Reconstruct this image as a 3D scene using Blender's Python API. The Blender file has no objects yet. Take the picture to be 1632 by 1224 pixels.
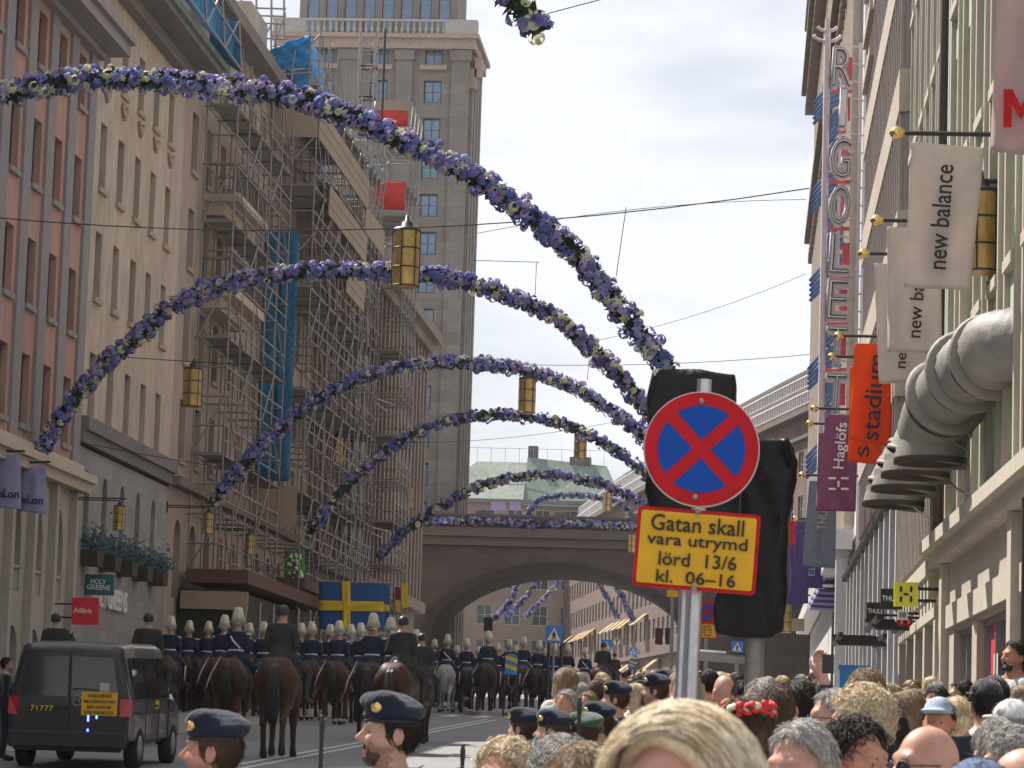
import bpy, bmesh, math, random
import numpy as np
from mathutils import Vector, Matrix
R = math.radians
random.seed(7); rng = np.random.default_rng(7)
SC = bpy.context.scene; COL = SC.collection
# ---------------------------------------------------------------- camera
F, CX, CY, EYE, S = 4800.0, 816.0, 612.0, 1.8, 0.029   # focal length and centre in photo pixels, eye height, street gradient
_y = Vector(((1185-CX)/F, -(1213-CY)/F, -1)).normalized()
_z = Vector((.032, 1, -(.032*_y.x+_y.y)/_y.z)).normalized()
_x = _y.cross(_z)
camd = bpy.data.cameras.new('camera'); cam = bpy.data.objects.new('camera', camd); COL.objects.link(cam)
m = Matrix.Identity(4)
for i, r in enumerate((_x, _y, _z)):
    m[i][0], m[i][1], m[i][2] = r.x, r.y, r.z
m[2][3] = EYE
cam.matrix_world = m
camd.sensor_width = 36; camd.lens = F/1632*36; camd.clip_start = .1; camd.clip_end = 5000
camd.dof.use_dof = True; camd.dof.focus_distance = 50; camd.dof.aperture_fstop = 17
SC.camera = cam
# ---------------------------------------------------------------- sky, sun, exposure
SUN_EL, SUN_AZ = R(52), R(-47)             # azimuth measured from +Y (down the street), negative = left
w = bpy.data.worlds.new('World'); SC.world = w; w.use_nodes = True
nt = w.node_tree; nt.nodes.clear()
def N(nt, t, **k):
    n = nt.nodes.new(t)
    for a, b in k.items(): setattr(n, a, b)
    return n
sky = N(nt, 'ShaderNodeTexSky', sky_type='NISHITA', sun_disc=False, sun_elevation=SUN_EL, sun_rotation=SUN_AZ, air_density=1.0, dust_density=1.5)
tc = N(nt, 'ShaderNodeTexCoord'); mp = N(nt, 'ShaderNodeMapping'); mp.inputs['Scale'].default_value = (3, 3, 11)
no = N(nt, 'ShaderNodeTexNoise'); no.inputs['Scale'].default_value = 2.2; no.inputs['Detail'].default_value = 7; no.inputs['Roughness'].default_value = .55
cr = N(nt, 'ShaderNodeValToRGB'); cr.color_ramp.elements[0].position = .34; cr.color_ramp.elements[1].position = .58
cr.color_ramp.elements[0].color = (.40,.40,.40,1); cr.color_ramp.elements[1].color = (.95,.95,.95,1)
mx = N(nt, 'ShaderNodeMixRGB'); mx.inputs['Color2'].default_value = (9.3, 9.4, 9.9, 1)
bg = N(nt, 'ShaderNodeBackground'); bg.inputs['Strength'].default_value = .062
wo = N(nt, 'ShaderNodeOutputWorld')
L = nt.links.new
L(tc.outputs['Generated'], mp.inputs['Vector']); L(mp.outputs['Vector'], no.inputs['Vector']); L(no.outputs['Fac'], cr.inputs['Fac'])
L(cr.outputs['Color'], mx.inputs['Fac']); L(sky.outputs['Color'], mx.inputs['Color1']); L(mx.outputs['Color'], bg.inputs['Color']); L(bg.outputs['Background'], wo.inputs['Surface'])
sd = bpy.data.lights.new('sun', 'SUN'); sd.energy = 5.0; sd.angle = R(.5); sd.color = (1, .94, .85)
sun = bpy.data.objects.new('sun', sd); COL.objects.link(sun)
sdir = Vector((math.sin(SUN_AZ)*math.cos(SUN_EL), math.cos(SUN_AZ)*math.cos(SUN_EL), math.sin(SUN_EL)))
sun.rotation_euler = sdir.to_track_quat('Z', 'Y').to_euler(); sun.location = (-40, 40, 80)
SC.view_settings.view_transform = 'Standard'; SC.view_settings.look = 'None'; SC.view_settings.exposure = 0.78; SC.view_settings.gamma = 1
SC.cycles.max_bounces = 6; SC.cycles.transparent_max_bounces = 12; SC.cycles.caustics_reflective = False; SC.cycles.caustics_refractive = False
# ---------------------------------------------------------------- measuring helpers
CAMP = Vector((0, 0, EYE))
def ray(px, py):
    v = Vector(((px-CX)/F, -(py-CY)/F, -1)); return Vector((_x.dot(v), _y.dot(v), _z.dot(v)))
def P(px, py, Y):
    r = ray(px, py); return CAMP + r*(Y/r.y)
def PX(px, py, X):
    r = ray(px, py); return CAMP + r*(X/r.x)
def gz(y): return S*min(max(y, -30), 214) + max(y-214, 0)*.004
def hz(px): return 1213-.032*(1185-px)
# ---------------------------------------------------------------- materials
def mat(name, col, rough=.8, var=.18, scale=6, bump=.15, metal=0, spec=.4, detail=5, brick=None, streak=0, emit=0, alpha=1, sheen=0, trans=0, coat=0):
    M = bpy.data.materials.new(name); M.use_nodes = True; t = M.node_tree; l = t.links.new
    b = t.nodes['Principled BSDF']; b.inputs['Roughness'].default_value = rough; b.inputs['Metallic'].default_value = metal
    b.inputs['Specular IOR Level'].default_value = spec
    c = (*col, 1)
    M.diffuse_color = c
    tcn = N(t, 'ShaderNodeTexCoord'); src = tcn.outputs['Object']
    if brick:                                              # courses of stone: (width, height, mortar colour factor)
        sx = N(t, 'ShaderNodeSeparateXYZ'); l(src, sx.inputs[0]); ad = N(t, 'ShaderNodeMath'); l(sx.outputs[0], ad.inputs[0]); l(sx.outputs[1], ad.inputs[1])
        cb = N(t, 'ShaderNodeCombineXYZ'); l(ad.outputs[0], cb.inputs[0]); l(sx.outputs[2], cb.inputs[1])
        bt = N(t, 'ShaderNodeTexBrick'); l(cb.outputs[0], bt.inputs['Vector']); bt.inputs['Scale'].default_value = 1
        bt.inputs['Brick Width'].default_value, bt.inputs['Row Height'].default_value = brick[0], brick[1]; bt.inputs['Mortar Size'].default_value = brick[3] if len(brick) > 3 else .012
        f = 1+var
        bt.inputs['Color1'].default_value = (*[x*f for x in col], 1); bt.inputs['Color2'].default_value = (*[x*(1-var) for x in col], 1)
        bt.inputs['Mortar'].default_value = (*[x*brick[2] for x in col], 1)
        base = bt.outputs['Color']
    else: base = None
    n1 = N(t, 'ShaderNodeTexNoise'); n1.inputs['Scale'].default_value = scale; n1.inputs['Detail'].default_value = detail; n1.inputs['Roughness'].default_value = .65
    if streak:
        mpn = N(t, 'ShaderNodeMapping'); mpn.inputs['Scale'].default_value = (1, 1, 1/streak) if streak > 0 else (1, 1/-streak, 1); l(src, mpn.inputs[0]); l(mpn.outputs[0], n1.inputs['Vector'])
    else: l(src, n1.inputs['Vector'])
    rp = N(t, 'ShaderNodeValToRGB'); rp.color_ramp.elements[0].position = .3; rp.color_ramp.elements[1].position = .7
    rp.color_ramp.elements[0].color = (*[max(0, 1-var)]*3, 1); rp.color_ramp.elements[1].color = (*[1+var]*3, 1)
    l(n1.outputs['Fac'], rp.inputs['Fac'])
    mm = N(t, 'ShaderNodeMixRGB', blend_type='MULTIPLY'); mm.inputs['Fac'].default_value = 1
    if base: l(base, mm.inputs['Color1'])
    else: mm.inputs['Color1'].default_value = c
    l(rp.outputs['Color'], mm.inputs['Color2'])
    n2 = N(t, 'ShaderNodeTexNoise'); n2.inputs['Scale'].default_value = .35; n2.inputs['Detail'].default_value = 4; l(src, n2.inputs['Vector'])
    r2 = N(t, 'ShaderNodeValToRGB'); r2.color_ramp.elements[0].position = .3; r2.color_ramp.elements[1].position = .72
    r2.color_ramp.elements[0].color = (*[1-.7*var]*3, 1); r2.color_ramp.elements[1].color = (*[1+.4*var]*3, 1); l(n2.outputs['Fac'], r2.inputs['Fac'])
    m2 = N(t, 'ShaderNodeMixRGB', blend_type='MULTIPLY'); m2.inputs['Fac'].default_value = 1
    l(mm.outputs['Color'], m2.inputs['Color1']); l(r2.outputs['Color'], m2.inputs['Color2']); l(m2.outputs['Color'], b.inputs['Base Color'])
    if bump:
        bp = N(t, 'ShaderNodeBump'); bp.inputs['Strength'].default_value = bump; bp.inputs['Distance'].default_value = .02; l(n1.outputs['Fac'], bp.inputs['Height']); l(bp.outputs['Normal'], b.inputs['Normal'])
    if emit: b.inputs['Emission Color'].default_value = c; b.inputs['Emission Strength'].default_value = emit
    if alpha < 1: b.inputs['Alpha'].default_value = alpha
    if sheen: b.inputs['Sheen Weight'].default_value = sheen
    if coat: b.inputs['Coat Weight'].default_value = coat; b.inputs['Coat Roughness'].default_value = .05
    if trans:                                              # thin cloth or plastic that lets some light through
        tr = N(t, 'ShaderNodeBsdfTranslucent'); l(m2.outputs['Color'], tr.inputs['Color']); ms = N(t, 'ShaderNodeMixShader'); ms.inputs[0].default_value = trans
        l(b.outputs[0], ms.inputs[1]); l(tr.outputs[0], ms.inputs[2]); l(ms.outputs[0], t.nodes['Material Output'].inputs[0])
    return M
M = {}
def dm(k, *a, **kw): M[k] = mat(k, *a, **kw)
dm('asphalt', (.22,.22,.225), .9, .2, 14, .3); dm('paving', (.30,.29,.27), .9, .15, 8, .2, brick=(.7,.7,.6)); dm('kerbstone', (.33,.31,.30), .85, .2, 10, .2)
dm('road_paint', (.62,.62,.60), .8, .15, 12, .1)
dm('pink_plaster', (.45,.265,.215), .9, .16, 2, .15, streak=3); dm('grey_pilaster', (.27,.25,.255), .9, .10, 5, .1); dm('pale_stone', (.42,.38,.34), .9, .12, 5, .15); dm('cream_stone', (.52,.44,.35), .9, .1, 6, .1)
dm('tan_plaster', (.50,.41,.325), .92, .2, 2.2, .12, streak=3); dm('tan_sill', (.40,.31,.23), .9, .15, 6, .1); dm('base_stone', (.30,.29,.28), .9, .12, 5, .15, brick=(1.2,.55,.8)); dm('dark_ledge', (.20,.18,.17), .9, .2, 5, .15)
dm('rose_plaster', (.40,.32,.27), .92, .12, 3, .12, streak=3); dm('brown_stone', (.23,.178,.15), .9, .15, 4, .2); dm('tower_stone', (.225,.197,.172), .9, .10, 3, .15, brick=(1.5,.8,.82,.02)); dm('tower_trim', (.40,.30,.24), .9, .15, 4, .15)
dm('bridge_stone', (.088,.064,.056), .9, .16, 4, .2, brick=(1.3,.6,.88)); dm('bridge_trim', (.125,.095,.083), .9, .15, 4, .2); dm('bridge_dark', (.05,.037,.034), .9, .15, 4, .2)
dm('copper', (.17,.225,.19), .7, .25, 2, .1, streak=4); dm('copper_sunlit', (.25,.28,.24), .7, .2, 2, .1, streak=4); dm('roof_grey', (.10,.10,.11), .8, .2, 4, .1)  # the paler copper has sunlight painted in, for one roof slope
dm('green_plaster', (.40,.48,.35), .9, .08, 3, .08); dm('blue_green_plaster', (.36,.45,.40), .9, .08, 3, .08); dm('cream_wall', (.42,.37,.31), .9, .08, 3, .08); dm('cream_trim', (.46,.41,.34), .9, .1, 5, .08)
dm('brown_rib', (.31,.26,.245), .85, .12, 5, .1); dm('beige_band', (.42,.35,.29), .88, .12, 4, .1); dm('mullion_brown', (.30,.25,.22), .7, .15, 5, .1); dm('far_brown', (.14,.095,.08), .9, .15, 3, .15, brick=(.6,.25,.85)); dm('far_tan', (.27,.20,.165), .9, .15, 3, .15)
dm('frame_dark', (.07,.055,.05), .6, .1, 8, 0); dm('frame_white', (.62,.60,.57), .6, .1, 8, 0)
dm('glass', (.035,.045,.055), .06, .3, 1.5, 0, spec=.6); dm('glass_sky', (.14,.25,.38), .05, .3, .8, 0, spec=.8); dm('glass_shop', (.045,.045,.05), .04, .5, .9, 0, spec=.7)  # the bluer glass has the sky's reflection painted into its base colour
dm('steel', (.52,.52,.54), .32, .12, 20, .05, metal=.9); dm('galv', (.30,.285,.28), .5, .2, 15, .05, metal=.55); dm('black_metal', (.025,.025,.028), .45, .2, 15, .05); dm('brass', (.60,.40,.13), .25, .25, 14, .05, metal=.85); dm('gold', (.80,.55,.20), .22, .1, 20, 0, metal=.9)
dm('lamp_glass', (.62,.42,.15), .3, .3, 3, .05, metal=.35, trans=.25); dm('timber', (.34,.265,.19), .85, .22, 5, .15, streak=.2); dm('deck', (.27,.24,.215), .9, .25, 6, .2)
dm('blue_net', (.06,.30,.52), .8, .35, 6, .2, trans=.5); dm('blue_tarp', (.03,.36,.68), .45, .3, 3, .5, trans=.35); dm('red_sheet', (.62,.05,.04), .6, .2, 4, .3, trans=.2); dm('red_fascia', (.12,.05,.048), .7, .2, 6, .1)
dm('leaf', (.030,.055,.025), .7, .35, 20, .2); dm('petal_violet', (.27,.21,.54), .65, .25, 25, .1, trans=.25); dm('petal_blue', (.14,.18,.50), .65, .25, 25, .1, trans=.25); dm('petal_lilac', (.50,.40,.66), .65, .2, 25, .1, trans=.25); dm('petal_cream', (.74,.72,.50), .65, .15, 25, .1, trans=.25); dm('petal_pale', (.30,.35,.62), .65, .2, 25, .1, trans=.25)
dm('black', (.018,.017,.018), .55, .2, 10, .1); dm('black_wrap', (.006,.0055,.006), .42, .3, 9, .8, spec=.3); dm('white', (.78,.77,.75), .6, .06, 10, .05); dm('sign_red', (.50,.015,.022), .6, .2, 5, .05, spec=.15); dm('sign_blue', (.008,.07,.36), .6, .08, 9, .03, spec=.15); dm('sign_yellow', (.70,.38,.012), .6, .06, 9, .03); dm('flag_blue', (.03,.13,.36), .8, .12, 5, .1, trans=.2); dm('flag_yellow', (.85,.62,.04), .8, .1, 5, .1, trans=.2)
dm('ban_white', (.64,.55,.52), .85, .07, 4, .08, trans=.3); dm('ban_orange', (.85,.10,.012), .85, .1, 4, .08, trans=.25); dm('ban_purple', (.30,.11,.21), .85, .12, 4, .08, trans=.25); dm('ban_violet', (.10,.06,.22), .85, .12, 4, .08, trans=.2); dm('ban_grey', (.24,.27,.33), .85, .1, 4, .08, trans=.25); dm('ban_lilac', (.40,.39,.62), .85, .1, 4, .08, trans=.25); dm('ban_pink', (.56,.42,.42), .85, .07, 4, .08, trans=.3)
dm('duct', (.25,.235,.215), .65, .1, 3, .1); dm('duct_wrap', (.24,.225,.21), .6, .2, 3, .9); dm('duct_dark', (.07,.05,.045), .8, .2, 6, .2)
dm('teal', (.03,.14,.17), .5, .08, 9, .03); dm('adl_red', (.70,.03,.06), .5, .08, 9, .03); dm('yellow_h', (.82,.80,.05), .5, .06, 9, .03); dm('awning_cream', (.55,.40,.25), .85, .1, 5, .1, trans=.3); dm('maroon', (.20,.02,.06), .85, .1, 5, .1)
dm('mast_pink', (.66,.56,.60), .6, .1, 6, .05); dm('letter_red', (.55,.09,.11), .5, .1, 8, .03); dm('ribbon_blue', (.13,.20,.38), .7, .15, 6, .1); dm('panel_white', (.60,.59,.60), .6, .1, 6, .05)
dm('van_paint', (.022,.020,.022), .3, .08, 30, .02, metal=.2, coat=.35); dm('car_glass', (.02,.022,.028), .04, .3, 2, 0, spec=.7); dm('tyre', (.02,.02,.02), .9, .2, 20, .2); dm('rim', (.35,.35,.36), .35, .1, 20, 0, metal=.8); dm('tail_red', (.45,.01,.02), .2, .1, 8, 0, coat=.5); dm('lamp_red', (1,.03,.02), .3, 0, 5, 0, emit=2.5); dm('lamp_blue', (.05,.12,1), .3, 0, 5, 0, emit=6); dm('plate_black', (.015,.015,.015), .5, .1, 8, 0); dm('bumper', (.03,.03,.033), .7, .1, 12, .1)
dm('skin', (.48,.275,.20), .5, .2, 22, .12, spec=.4); dm('skin_tan', (.46,.22,.145), .5, .2, 22, .12); dm('skin_red', (.50,.26,.195), .5, .2, 22, .12); dm('stubble', (.36,.20,.145), .6, .35, 90, .2); dm('lips', (.42,.16,.13), .45, .1, 16, .05); dm('eye_white', (.28,.25,.23), .2, 0, 5, 0); dm('iris', (.04,.04,.05), .15, 0, 5, 0)
dm('hair_blond', (.72,.58,.38), .45, .3, 130, .4, streak=8, spec=.5); dm('hair_blond_light', (.90,.79,.60), .4, .2, 60, .3, streak=6, spec=.6); dm('hair_blond_deep', (.46,.33,.19), .5, .3, 60, .3, streak=6); dm('hair_fair', (.33,.23,.14), .5, .3, 130, .4, streak=8); dm('hair_brown', (.10,.055,.032), .5, .35, 130, .4, streak=8); dm('hair_dark', (.022,.016,.014), .5, .35, 130, .4, streak=8); dm('hair_grey', (.42,.40,.375), .55, .4, 130, .4, streak=8); dm('hair_red', (.085,.042,.024), .55, .35, 130, .4, streak=8)
dm('navy', (.010,.013,.026), .85, .2, 30, .15, sheen=.3); dm('beret_wool', (.010,.013,.034), .95, .25, 60, .3, sheen=.12); dm('green_wool', (.03,.07,.04), .95, .2, 60, .3, sheen=.4); dm('tunic_blue', (.010,.017,.052), .8, .15, 25, .1); dm('plume', (.74,.70,.55), .8, .15, 30, .3, streak=6); dm('helmet_steel', (.62,.62,.62), .25, .1, 20, 0, metal=.8); dm('strap_white', (.78,.77,.74), .7, .1, 20, .05)
for i, c in enumerate([(.55,.55,.56),(.05,.055,.07),(.10,.14,.24),(.32,.40,.52),(.03,.03,.033),(.42,.16,.14),(.60,.68,.12),(.36,.31,.26),(.20,.24,.28),(.62,.50,.42)]): dm('cloth_%s' % 'abcdefghij'[i], c, .88, .12, 12, .15)
dm('horse_bay', (.060,.021,.011), .55, .3, 7, .06, spec=.3); dm('horse_dark', (.030,.014,.010), .55, .3, 7, .06, spec=.3); dm('horse_black', (.016,.013,.012), .42, .25, 5, .03, spec=.5); dm('horse_grey', (.40,.39,.38), .5, .25, 5, .05); dm('hoof', (.03,.026,.022), .6, .2, 10, .1); dm('sock', (.55,.52,.48), .7, .15, 10, .1); dm('leather', (.03,.02,.015), .45, .2, 20, .1)
dm('planter_wood', (.07,.055,.04), .85, .25, 8, .2); dm('blue_leaf', (.05,.11,.13), .7, .4, 20, .2); dm('lily_green', (.07,.28,.035), .8, .35, 5, .1); dm('plastic_blue', (.03,.19,.50), .5, .1, 8, .05); dm('lens', (.01,.01,.012), .05, 0, 5, 0); dm('flower_red', (.62,.03,.04), .6, .2, 30, .1); dm('post_blue', (.05,.22,.62), .5, .08, 8, 0)
# ---------------------------------------------------------------- object helpers
WL = {}
def T(name, label, cat, loc=(0,0,0), rz=0, group=None, kind=None):
    o = bpy.data.objects.new(name, None); COL.objects.link(o); o.location = loc; o.rotation_euler = (0, 0, rz); o.empty_display_size = .3
    return tag(o, label, cat, group, kind)
def tag(o, label, cat, group=None, kind=None):
    if label: o['label'] = label
    if cat: o['category'] = cat
    if group: o['group'] = group
    if kind: o['kind'] = kind
    WL[o.name] = Vector(o.location)
    return o
def link(name, me, mats, parent=None, loc=None, rot=None):
    o = bpy.data.objects.new(name, me); COL.objects.link(o)
    if mats is not None:
        for mt in (mats if isinstance(mats, (list, tuple)) else [mats]): me.materials.append(mt if not isinstance(mt, str) else M[mt])
    if parent: o.parent = parent
    if loc is not None: o.location = loc
    if rot is not None: o.rotation_euler = rot
    return o
def inst(name, src, parent=None, loc=None, rot=None, scale=None, mats=None):   # another object sharing the mesh of src
    o = bpy.data.objects.new(name, src.data); COL.objects.link(o)
    if parent: o.parent = parent
    if loc is not None: o.location = loc
    if rot is not None: o.rotation_euler = rot
    if scale is not None: o.scale = scale if hasattr(scale, '__len__') else (scale,)*3
    if mats:
        for i, mt in enumerate(mats):
            if mt: o.material_slots[i].link = 'OBJECT'; o.material_slots[i].material = M[mt]
    return o
def copy_tree(o, parent=None):
    c = o.copy(); COL.objects.link(c)
    if parent: c.parent = parent; c.matrix_parent_inverse = o.matrix_parent_inverse.copy()
    for ch in [x for x in bpy.data.objects if x.parent == o]: copy_tree(ch, c)
    return c
class MB:
    def __init__(s): s.v = []; s.f = []; s.m = []; s.sm = []
    def add(s, vs, fs, mi=0, smooth=False):
        n = len(s.v); s.v += [tuple(v) for v in vs]
        for f in fs: s.f.append([i+n for i in f]); s.m.append(mi); s.sm.append(smooth)
        return s
    def hexa(s, p, mi=0): return s.add(p, [(0,3,2,1),(4,5,6,7),(0,1,5,4),(1,2,6,5),(2,3,7,6),(3,0,4,7)], mi)
    def box(s, c, d, mi=0, rz=0, M3=None):
        x, y, z = d[0]/2, d[1]/2, d[2]/2; c = Vector(c)
        q = M3 if M3 is not None else Matrix.Rotation(rz, 3, 'Z')
        return s.hexa([c+q@Vector(k) for k in ((-x,-y,-z),(x,-y,-z),(x,y,-z),(-x,y,-z),(-x,-y,z),(x,-y,z),(x,y,z),(-x,y,z))], mi)
    def tube(s, a, b, r, n=6, mi=0, r2=None, caps=True):
        a, b = Vector(a), Vector(b); d = (b-a)
        if d.length < 1e-6: return s
        d.normalize(); u = d.orthogonal().normalized(); w_ = d.cross(u); r2 = r if r2 is None else r2
        vs = [a+(u*math.cos(2*math.pi*i/n)+w_*math.sin(2*math.pi*i/n))*r for i in range(n)]+[b+(u*math.cos(2*math.pi*i/n)+w_*math.sin(2*math.pi*i/n))*r2 for i in range(n)]
        fs = [(i, (i+1) % n, n+(i+1) % n, n+i) for i in range(n)]
        s.add(vs, fs, mi, n > 4)
        if caps: s.add(vs, [tuple(range(n-1, -1, -1)), tuple(range(n, 2*n))], mi)
        return s
    def path(s, pts, r, n=6, mi=0):
        pts = [Vector(p) for p in pts]; rr = r if hasattr(r, '__len__') else [r]*len(pts); vs = []; u = None
        for i, p in enumerate(pts):
            d = (pts[min(i+1, len(pts)-1)]-pts[max(i-1, 0)]).normalized()
            u = d.orthogonal().normalized() if u is None else (u-d*u.dot(d)).normalized()
            w_ = d.cross(u)
            vs += [p+(u*math.cos(2*math.pi*k/n)+w_*math.sin(2*math.pi*k/n))*rr[i] for k in range(n)]
        fs = [(i*n+k, i*n+(k+1) % n, (i+1)*n+(k+1) % n, (i+1)*n+k) for i in range(len(pts)-1) for k in range(n)]
        fs += [tuple(range(n-1, -1, -1)), tuple(range((len(pts)-1)*n, len(pts)*n))]
        return s.add(vs, fs, mi, True)
    def prism(s, poly, d, mi=0):                           # closed outline (3-D points) pushed along d
        n = len(poly); a = [Vector(p) for p in poly]; b = [p+Vector(d) for p in a]
        return s.add(a+b, [tuple(range(n-1, -1, -1)), tuple(range(n, 2*n))]+[(i, (i+1) % n, n+(i+1) % n, n+i) for i in range(n)], mi)
    def lathe(s, c, prof, n=16, mi=0, ax=None):
        c = Vector(c); q = (Vector(ax).normalized().to_track_quat('Z', 'Y').to_matrix() if ax is not None else Matrix.Identity(3)); vs = []
        for r, z in prof: vs += [c+q@Vector((r*math.cos(2*math.pi*k/n), r*math.sin(2*math.pi*k/n), z)) for k in range(n)]
        return s.add(vs, [(i*n+k, i*n+(k+1) % n, (i+1)*n+(k+1) % n, (i+1)*n+k) for i in range(len(prof)-1) for k in range(n)], mi, True)
    def build(s, name, mats, parent=None, world=False, recalc=False):
        me = bpy.data.meshes.new(name); off = Vector((0,0,0))
        if world and parent is not None:
            q = parent
            while q.parent: q = q.parent
            off = WL[q.name]
        me.from_pydata([(v[0]-off.x, v[1]-off.y, v[2]-off.z) for v in s.v], [], s.f)
        o = link(name, me, mats, parent)
        me.polygons.foreach_set('material_index', s.m); me.polygons.foreach_set('use_smooth', s.sm)
        if recalc:
            bm = bmesh.new(); bm.from_mesh(me); bmesh.ops.recalc_face_normals(bm, faces=bm.faces); bm.to_mesh(me); bm.free()
        me.update(); return o
def text_mesh(s, extrude=.004, spacing=1.0, res=3, bold=0, shear=0):
    c = bpy.data.curves.new('lettering', 'FONT'); c.body = s; c.extrude = extrude; c.space_character = spacing; c.resolution_u = res; c.align_x = 'CENTER'; c.offset = bold; c.shear = shear
    o = bpy.data.objects.new('lettering', c); COL.objects.link(o)
    dg = bpy.context.evaluated_depsgraph_get(); dg.update()
    me = bpy.data.meshes.new_from_object(o.evaluated_get(dg)); bpy.data.objects.remove(o); bpy.data.curves.remove(c)
    me.materials.clear()
    return me
def text(s, mt, parent, c, u, v, wd, ht, name='lettering', extrude=.004, **k):   # lettering centred on world point c, u to the right, v up, fitted into wd x ht
    me = text_mesh(s, 1.0, **k); u = Vector(u).normalized(); v = Vector(v).normalized(); n = u.cross(v); c = Vector(c)
    a = np.empty(len(me.vertices)*3); me.vertices.foreach_get('co', a); a = a.reshape(-1, 3)
    lo, hi = a[:, :2].min(0), a[:, :2].max(0); a[:, 0] = (a[:, 0]-(lo[0]+hi[0])/2)*wd/(hi[0]-lo[0]); a[:, 1] = (a[:, 1]-(lo[1]+hi[1])/2)*ht/(hi[1]-lo[1])
    q = parent
    while q and q.parent: q = q.parent
    off = WL[q.name] if q else Vector((0,0,0))
    o3 = np.array(c-off)[None]+a[:, :1]*np.array(u)[None]+a[:, 1:2]*np.array(v)[None]+(a[:, 2:3]*extrude)*np.array(n)[None]
    me.vertices.foreach_set('co', o3.ravel()); me.update()
    return link(name, me, mt, parent)
# facade frame: u runs along the wall, d stands out of it
class Fac:
    def __init__(s, O, u, side): s.O = Vector((O[0], O[1], 0)); s.u = Vector((u[0], u[1], 0)).normalized(); s.n = Vector((s.u.y, -s.u.x, 0))*side; s.side = side; s.rz = math.atan2(s.u.y*side, s.u.x*side)
    def p(s, u, z, d=0): q = s.O+s.u*u+s.n*d; return Vector((q.x, q.y, z))
    def hit(s, px, py):                                    # where the sight line through a photo point meets this wall -> (u, z)
        r = ray(px, py); k = (s.O-CAMP).dot(s.n)/r.dot(s.n); q = CAMP+r*k; return (q-s.O).dot(s.u), q.z
    def box(s, mb, u0, u1, z0, z1, d0, d1, mi=0):
        return mb.hexa([s.p(u0,z0,d0), s.p(u1,z0,d0), s.p(u1,z0,d1), s.p(u0,z0,d1), s.p(u0,z1,d0), s.p(u1,z1,d0), s.p(u1,z1,d1), s.p(u0,z1,d1)], mi)
    def wall(s, mb, u0, u1, z0, z1, holes, dep=.3, mi=0, mj=None):
        mj = mi if mj is None else mj
        hs = [(max(a, u0), min(b, u1), max(c, z0), min(d, z1)) for a, b, c, d in holes if b > u0 and a < u1 and d > z0 and c < z1]
        us = sorted({u0, u1, *[round(x, 4) for h in hs for x in h[:2]]}); 
        for a, b in zip(us, us[1:]):
            if b-a < 1e-4: continue
            cut = sorted((h[2], h[3]) for h in hs if h[0] < (a+b)/2 < h[1]); z = z0
            for c, d in cut+[(z1, z1)]:
                if c-z > 1e-4: mb.add([s.p(a,z), s.p(b,z), s.p(b,c), s.p(a,c)], [(0,1,2,3)], mi)
                z = max(z, d)
        for a, b, c, d in hs:
            for q in (((a,c),(b,c)),((b,c),(b,d)),((b,d),(a,d)),((a,d),(a,c))):
                mb.add([s.p(*q[0],0), s.p(*q[1],0), s.p(*q[1],-dep), s.p(*q[0],-dep)], [(0,1,2,3)], mj)
def window_unit(w, h, fmat='frame_dark', gmat='glass', nx=2, ny=2, t=.06, deep=.08):   # a frame mesh and its pane, local x along the wall, -y outside, origin at the bottom centre
    fr = MB(); 
    for x in (-w/2+t/2, w/2-t/2): fr.box((x,0,h/2), (t,deep,h))
    for z in (t/2, h-t/2): fr.box((0,0,z), (w-2*t,deep,t))
    for i in range(1, nx): fr.box((-w/2+w*i/nx,.004,h/2), (t*.8,deep*.8,h-2*t))
    for j in range(1, ny): fr.box((0,.008,h*j/ny), (w-2*t,deep*.5,t*.6))
    pn = MB(); pn.box((0,deep*.25,h/2), (w-t,.015,h-t))
    a = fr.build('window', fmat); b = pn.build('pane', gmat); b.parent = a
    COL.objects.unlink(a); COL.objects.unlink(b)
    return a, b
def put_window(unit, parent, f, u, z, d, rootloc):
    a = inst('window', unit[0], parent, f.p(u, z, d)-rootloc, (0,0,f.rz)); b = inst('pane', unit[1], a)
    return a
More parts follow.
